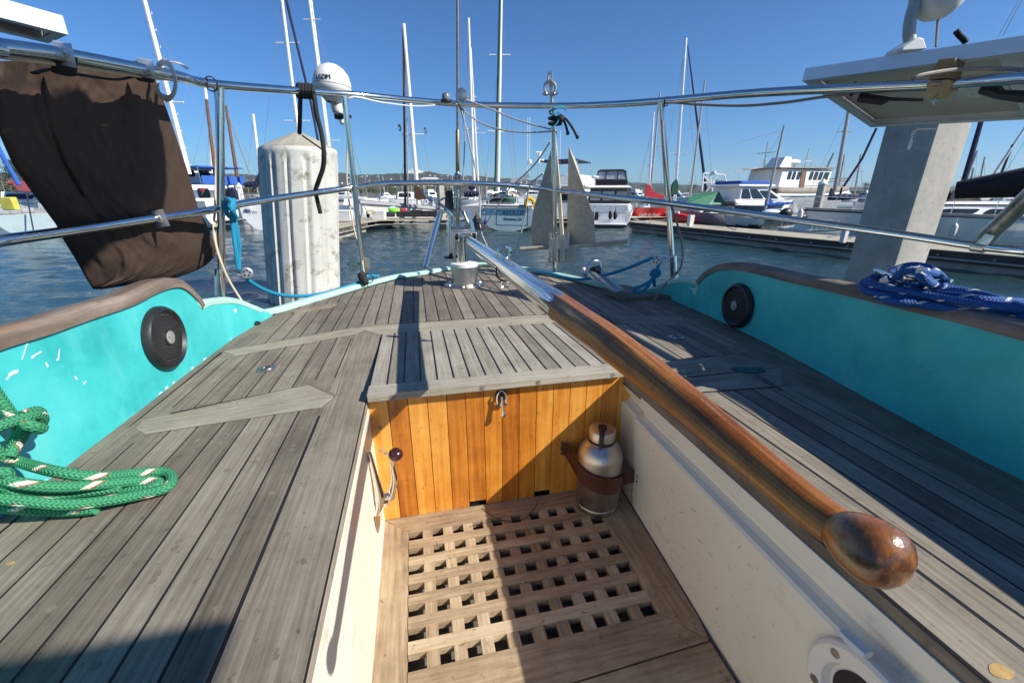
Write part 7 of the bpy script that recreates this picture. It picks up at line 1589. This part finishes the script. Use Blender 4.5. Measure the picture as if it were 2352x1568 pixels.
# ---------------------------------------------------------------- hills, shore and trees
ridge = [(-700, 398), (-300, 392), (0, 389), (60, 392), (200, 395), (540, 395), (600, 398), (784, 393), (830, 396), (864, 396), (900, 393), (934, 393), (960, 391), (975, 389), (984, 387), (990, 386), (998, 389), (1012, 393), (1034, 397), (1070, 399), (1100, 399), (1125, 403), (1180, 408), (1230, 410), (1330, 413), (1400, 416), (1500, 419), (1620, 423), (1750, 427), (1900, 429), (2100, 425), (2400, 424), (3300, 426)]
m = MB(); vs = []; fs = []; NX, NY = 900, 30
for i in range(NX+1):
    px = lerp(-700, 3300, i/NX); top = D(px, interp(px, ridge), 3000).z
    for j in range(NY+1):
        v = j/NY; d = lerp(900, 3000, v) if j < NY-3 else lerp(3000, 3600, (j-NY+4)/4)*1.0
        p = D(px, 445, d); prof = (v**1.35)*top if j < NY-3 else top*(1-.1*(j-NY+4))
        n_ = noise.noise(Vector((p.x*.0022, p.y*.0022, 0)))*.22+noise.noise(Vector((p.x*.008, p.y*.008, 4)))*.07
        nn = noise.noise(Vector((p.x*.06, p.y*.02, 9)))*6+noise.noise(Vector((p.x*.02, p.y*.03, 2)))*4+noise.noise(Vector((p.x*.18, p.y*.05, 5)))*3
        vs.append(Vector((p.x, p.y, WL-1+max(0, prof*(1+n_*math.sin(PI*min(1, v))))+nn*v)))
for i in range(NX):
    for j in range(NY): a = i*(NY+1)+j; fs.append((a, a+NY+1, a+NY+2, a+1))
m.mesh(vs, fs)
hm, n, l, b = newmat('wooded_hill'); setb(b, (.04, .06, .03), .95); v = tex(n, l); a = nz(n, l, v, .02, 8, .78); c = nz(n, l, v, .09, 3, .7)
colr = ramp(n, l, a, [(.40, (.006, .012, .007)), (.5, (.022, .032, .016)), (.62, (.085, .080, .05))]); spk = ramp(n, l, c, [(.66, (0, 0, 0)), (.70, (1, 1, 1))]); colr = mix(n, l, math_(n, l, 'MULTIPLY', spk, .25), colr, (.34, .32, .29)); l.new(colr, b.inputs['Base Color'])
o = m.build('hills', hm, recalc=False); tag(o, kind='structure')
# hillside houses
hp = MB(); hp.box(-6, 6, -5, 5, 0, 6); h0_ = hp.build('wall', OFFW, None); h0_.name = 'wall'
hroot = thing('hillside_house', 'tiny pale house on the far wooded hillside', 'house', (0, 0, 0), 0, 'houses on the far hills'); h0_.location = (0, 0, 0); h0_.parent = hroot
rp_ = MB(); rp_.hexa([(-6.5, -5.5, 6), (6.5, -5.5, 6), (6.5, 5.5, 6), (-6.5, 5.5, 6), (-6, -.3, 9), (6, -.3, 9), (6, .3, 9), (-6, .3, 9)]); rp_.build('roof', mat('brown_roof', (.2, .14, .1), .8), hroot, local=True, smooth=False)
KD[hroot.name] = [(c, []) for c in kids(hroot)]
first = True
for k in range(170):
    px = rnd.uniform(-50, 1500) if k % 3 else rnd.uniform(560, 1300); v = rnd.uniform(.30, .93)**1; i = int((px+700)/4000*NX); j = int(v*(NY-4)); p = vs[i*(NY+1)+j]
    s_ = rnd.uniform(.45, 1.0); q = p+Vector((rnd.uniform(-9, 9), 0, -1.5))
    if first: hroot.location = q; first = False
    else: dup(hroot, q, rnd.uniform(0, 3), s_)
i = int((960+700)/4000*NX); p = vs[i*(NY+1)+int(.86*(NY-4))]; m = MB(); m.box(-42, 42, -10, 10, 0, 16); m.box(-20, 20, -12, -10, 0, 24); m.v = [v_+p+Vector((0, -6, 0)) for v_ in m.v]; one(m, 'white_building', WHITE, 'large white building near the top of the far hill', 'building')
i = int((992+700)/4000*NX); p = vs[i*(NY+1)+int(.55*(NY-4))]; m = MB(); m.box(-36, 36, -10, 10, 0, 7); m.hexa([(-40, -12, 7), (40, -12, 7), (40, 12, 7), (-40, 12, 7), (-26, -2, 13), (28, -2, 13), (28, 2, 13), (-26, 2, 13)]); m.v = [v_+p+Vector((0, -10, 0)) for v_ in m.v]; one(m, 'long_building', OFFW, 'long pale roofed building on the lower slope behind the backstay', 'building')
# shore line and far shrub belt
m = MB(); a = [D(px, 445, 150) for px in range(-700, 3301, 200)]; b = [D(px, 445, 900) for px in range(-700, 3301, 200)]
vsx = [Vector((p.x, p.y, WL+.5)) for p in a]+[Vector((p.x, p.y, WL+2)) for p in b]; n = len(a); m.mesh(vsx, [(i, i+1, n+i+1, n+i) for i in range(n-1)])
vsy = [Vector((p.x, p.y, WL+.5)) for p in a]+[Vector((p.x*.985, p.y*.985, WL-.3)) for p in a]; m.mesh(vsy, [(i, n+i, n+i+1, i+1) for i in range(n-1)])
tag(m.build('far_shore', mat('shore_earth', (.12, .10, .07), .95, var=.3, scale=.2), recalc=False), kind='structure')
def leaves(mb, c, rx, rz_, n, s_, ry=None, rn=rnd):
    ry = ry or rx; lob = [Vector((rn.gauss(0, .42), rn.gauss(0, .42), rn.gauss(.05, .38))) for _ in range(9)]
    for _ in range(n):
        L = rn.choice(lob); o = L+Vector((rn.gauss(0, .20), rn.gauss(0, .20), rn.gauss(0, .17)))
        p = Vector((c[0]+o.x*rx, c[1]+o.y*ry, c[2]+o.z*rz_)); u = Vector((rn.gauss(0, 1), rn.gauss(0, 1), rn.gauss(0, 1))).normalized()*s_*rn.uniform(.6, 1.4); w_ = u.orthogonal().normalized()*s_*.6
        mb.face([p-u, p+w_, p+u, p-w_], t=rn.random())
def foliage_mat(name, a, b_):
    m, n, l, b = newmat(name); setb(b, a, .9); l.new(ramp(n, l, attr(n), [(0, a), (1, b_)]), b.inputs['Base Color']); return m
F1 = foliage_mat('dark_leaves', (.015, .03, .012), (.06, .085, .035)); F2 = foliage_mat('olive_leaves', (.05, .06, .02), (.13, .13, .05))
m = MB()
for px in range(540, 1060, 5):
    if rnd.random() < .12: continue
    top = 427+6*noise.noise(Vector((px*.02, 0, 0)))+rnd.uniform(-2, 2); d = 140; c = D(px, (top+446)/2, d); leaves(m, c, sc(9, d), sc((446-top), d)*.55, 70, .22)
for px in range(1780, 2420, 6):
    top = 436+4*noise.noise(Vector((px*.02, 5, 0))); d = 150; c = D(px, (top+446)/2, d); leaves(m, c, sc(9, d), sc((446-top), d)*.55, 60, .22)
for px in range(-60, 140, 6):
    top = 412+10*noise.noise(Vector((px*.03, 7, 0))); d = 140; c = D(px, (top+446)/2, d); leaves(m, c, sc(10, d), sc((446-top), d)*.55, 90, .25)
o = m.build('shrub_belt', F2, None, smooth=False, recalc=False); tag(o, 'belt of olive green shrubs along the far shore behind the moored boats', 'shrubs', kind='stuff')
def tree(px, ytop, ybase, wpx, d, label, fm=F1, n=1300, flat=1):
    r = thing('tree', label, 'tree', D(px, ybase, d)); zb, zt = D(px, ybase, d).z, D(px, ytop, d).z; c = D(px, ybase, d); h = zt-zb; w_ = sc(wpx, d)/2
    m = MB(); m.tube([(c.x, c.y, zb-.5), (c.x+.1*w_, c.y, zb+h*.35), (c.x, c.y, zb+h*.7)], [h*.045, h*.03, h*.015], 7, smooth=3)
    for k in range(6): a = k*1.1; m.tube([(c.x, c.y, zb+h*(.3+.06*k)), (c.x+math.cos(a)*w_*.6, c.y+math.sin(a)*w_*.6, zb+h*(.55+.06*k))], [h*.018, h*.006], 5)
    m.build('trunk', TRUNK, r); m = MB(); leaves(m, (c.x, c.y, zb+h*.62), w_*.95, h*.48*flat, n, h*.028); m.build('crown', fm, r, smooth=False, recalc=False)
tree(52, 368, 425, 62, 60, 'dark spreading cypress behind the red awning, far left')
tree(20, 398, 430, 70, 70, 'low bushy green tree at the far left edge')
tree(1648, 412, 436, 36, 80, 'dark round tree behind the truss arch')
tree(1470+20, 420, 440, 44, 80, 'dark green tree behind the red sail cover')
tree(2235, 403, 420, 44, 70, 'grey-green spreading tree just right of the concrete pile', n=1500)
tree(2285, 408, 424, 60, 75, 'wide low tree above the black sail cover')
tree(1985, 418, 438, 30, 80, 'dark tree just left of the concrete pile')
tree(1590, 420, 440, 30, 90, 'small palm-like tree behind the right post')

# ---------------------------------------------------------------- haze
hz = MB(); hz.box(-5600, 7600, -500, 4600, WL-1, 260); hm = bpy.data.materials.new('haze'); hm.use_nodes = True; hn = hm.node_tree; [hn.nodes.remove(x) for x in list(hn.nodes) if x.type != 'OUTPUT_MATERIAL']
pv = hn.nodes.new('ShaderNodeVolumePrincipled'); pv.inputs['Color'].default_value = (.80, .88, 1, 1); pv.inputs['Density'].default_value = .00008; pv.inputs['Anisotropy'].default_value = .2
hn.links.new(pv.outputs[0], [x for x in hn.nodes if x.type == 'OUTPUT_MATERIAL'][0].inputs['Volume']); tag(hz.build('haze', hm, smooth=False), kind='stuff')

def dline(pts, label, r=.012, m_=RWHT):
    mb = MB(); mb.tube([D(*p) for p in pts], r, 6, smooth=4); one(mb, 'mooring_line', m_, label, 'mooring line')
dline([(1112, 488, 16.2), (1098, 508, 16.8), (1082, 512, 17.6), (1062, 498, 18.4)], 'mooring line sagging from the centre sailboat to the main dock', .014, OFFW)
dline([(1458, 500, 15.8), (1470, 507, 15.6), (1487, 512, 15.2)], 'mooring line from the bow of the red trimaran to the finger dock', .012, OFFW)
dline([(1440, 470, 16.8), (1452, 500, 16), (1470, 507, 15.8)], 'mooring line from the black canvassed cruiser to the tip of the finger dock', .012, OFFW)
dline([(1655, 498, 15), (1668, 520, 13.6), (1690, 527, 13.2)], 'dark mooring line from the purple-grey sailboat to the finger dock', .010, RUBB)
dline([(1900, 545, 10), (1925, 541, 9.9), (1950, 545, 9.8), (1975, 541, 9.6), (1990, 545, 9.5)], 'thin white hose lying along the near end of the finger dock', .010, OFFW)
def person_free(): pass
for i, (px, py, d, c) in enumerate(((1402, 493, 17.3, BLACK), (1413, 494, 17.3, BLACK), (2190, 528, 11.2, OFFW), (1838, 492, 14.2, OFFW), (845, 492, 20.5, BLUEP))):
    fender(px, py, d, c, .34, .075, ['left black fender on the transom of the black canvassed cruiser', 'right black fender on the transom of the black canvassed cruiser', 'white fender on the side of the large far right sloop', 'white fender at the stern of the pale stained sailboat', 'blue fender behind the large white dock box'][i])
for i, (px, y0, y1, d) in enumerate(((1462, 455, 478, 26), (1690, 452, 476, 24), (830, 462, 480, 26), (1040, 462, 486, 21))):
    c = D(px, y1, d); m = MB(); m.tube([c, D(px, y0, d)], .03, 8); m.tube([D(px-4, y0+3, d), D(px+4, y0+3, d)], .02, 6); m.ball(D(px, y0, d), .06, 8, 6)
    one(m, 'dock_post', OFFW, ['white post behind the bow of the red trimaran', 'white post left of the navy hulled cruiser', 'white post behind the white dock boxes', 'white post just right of the pale square pile'][i], 'post')
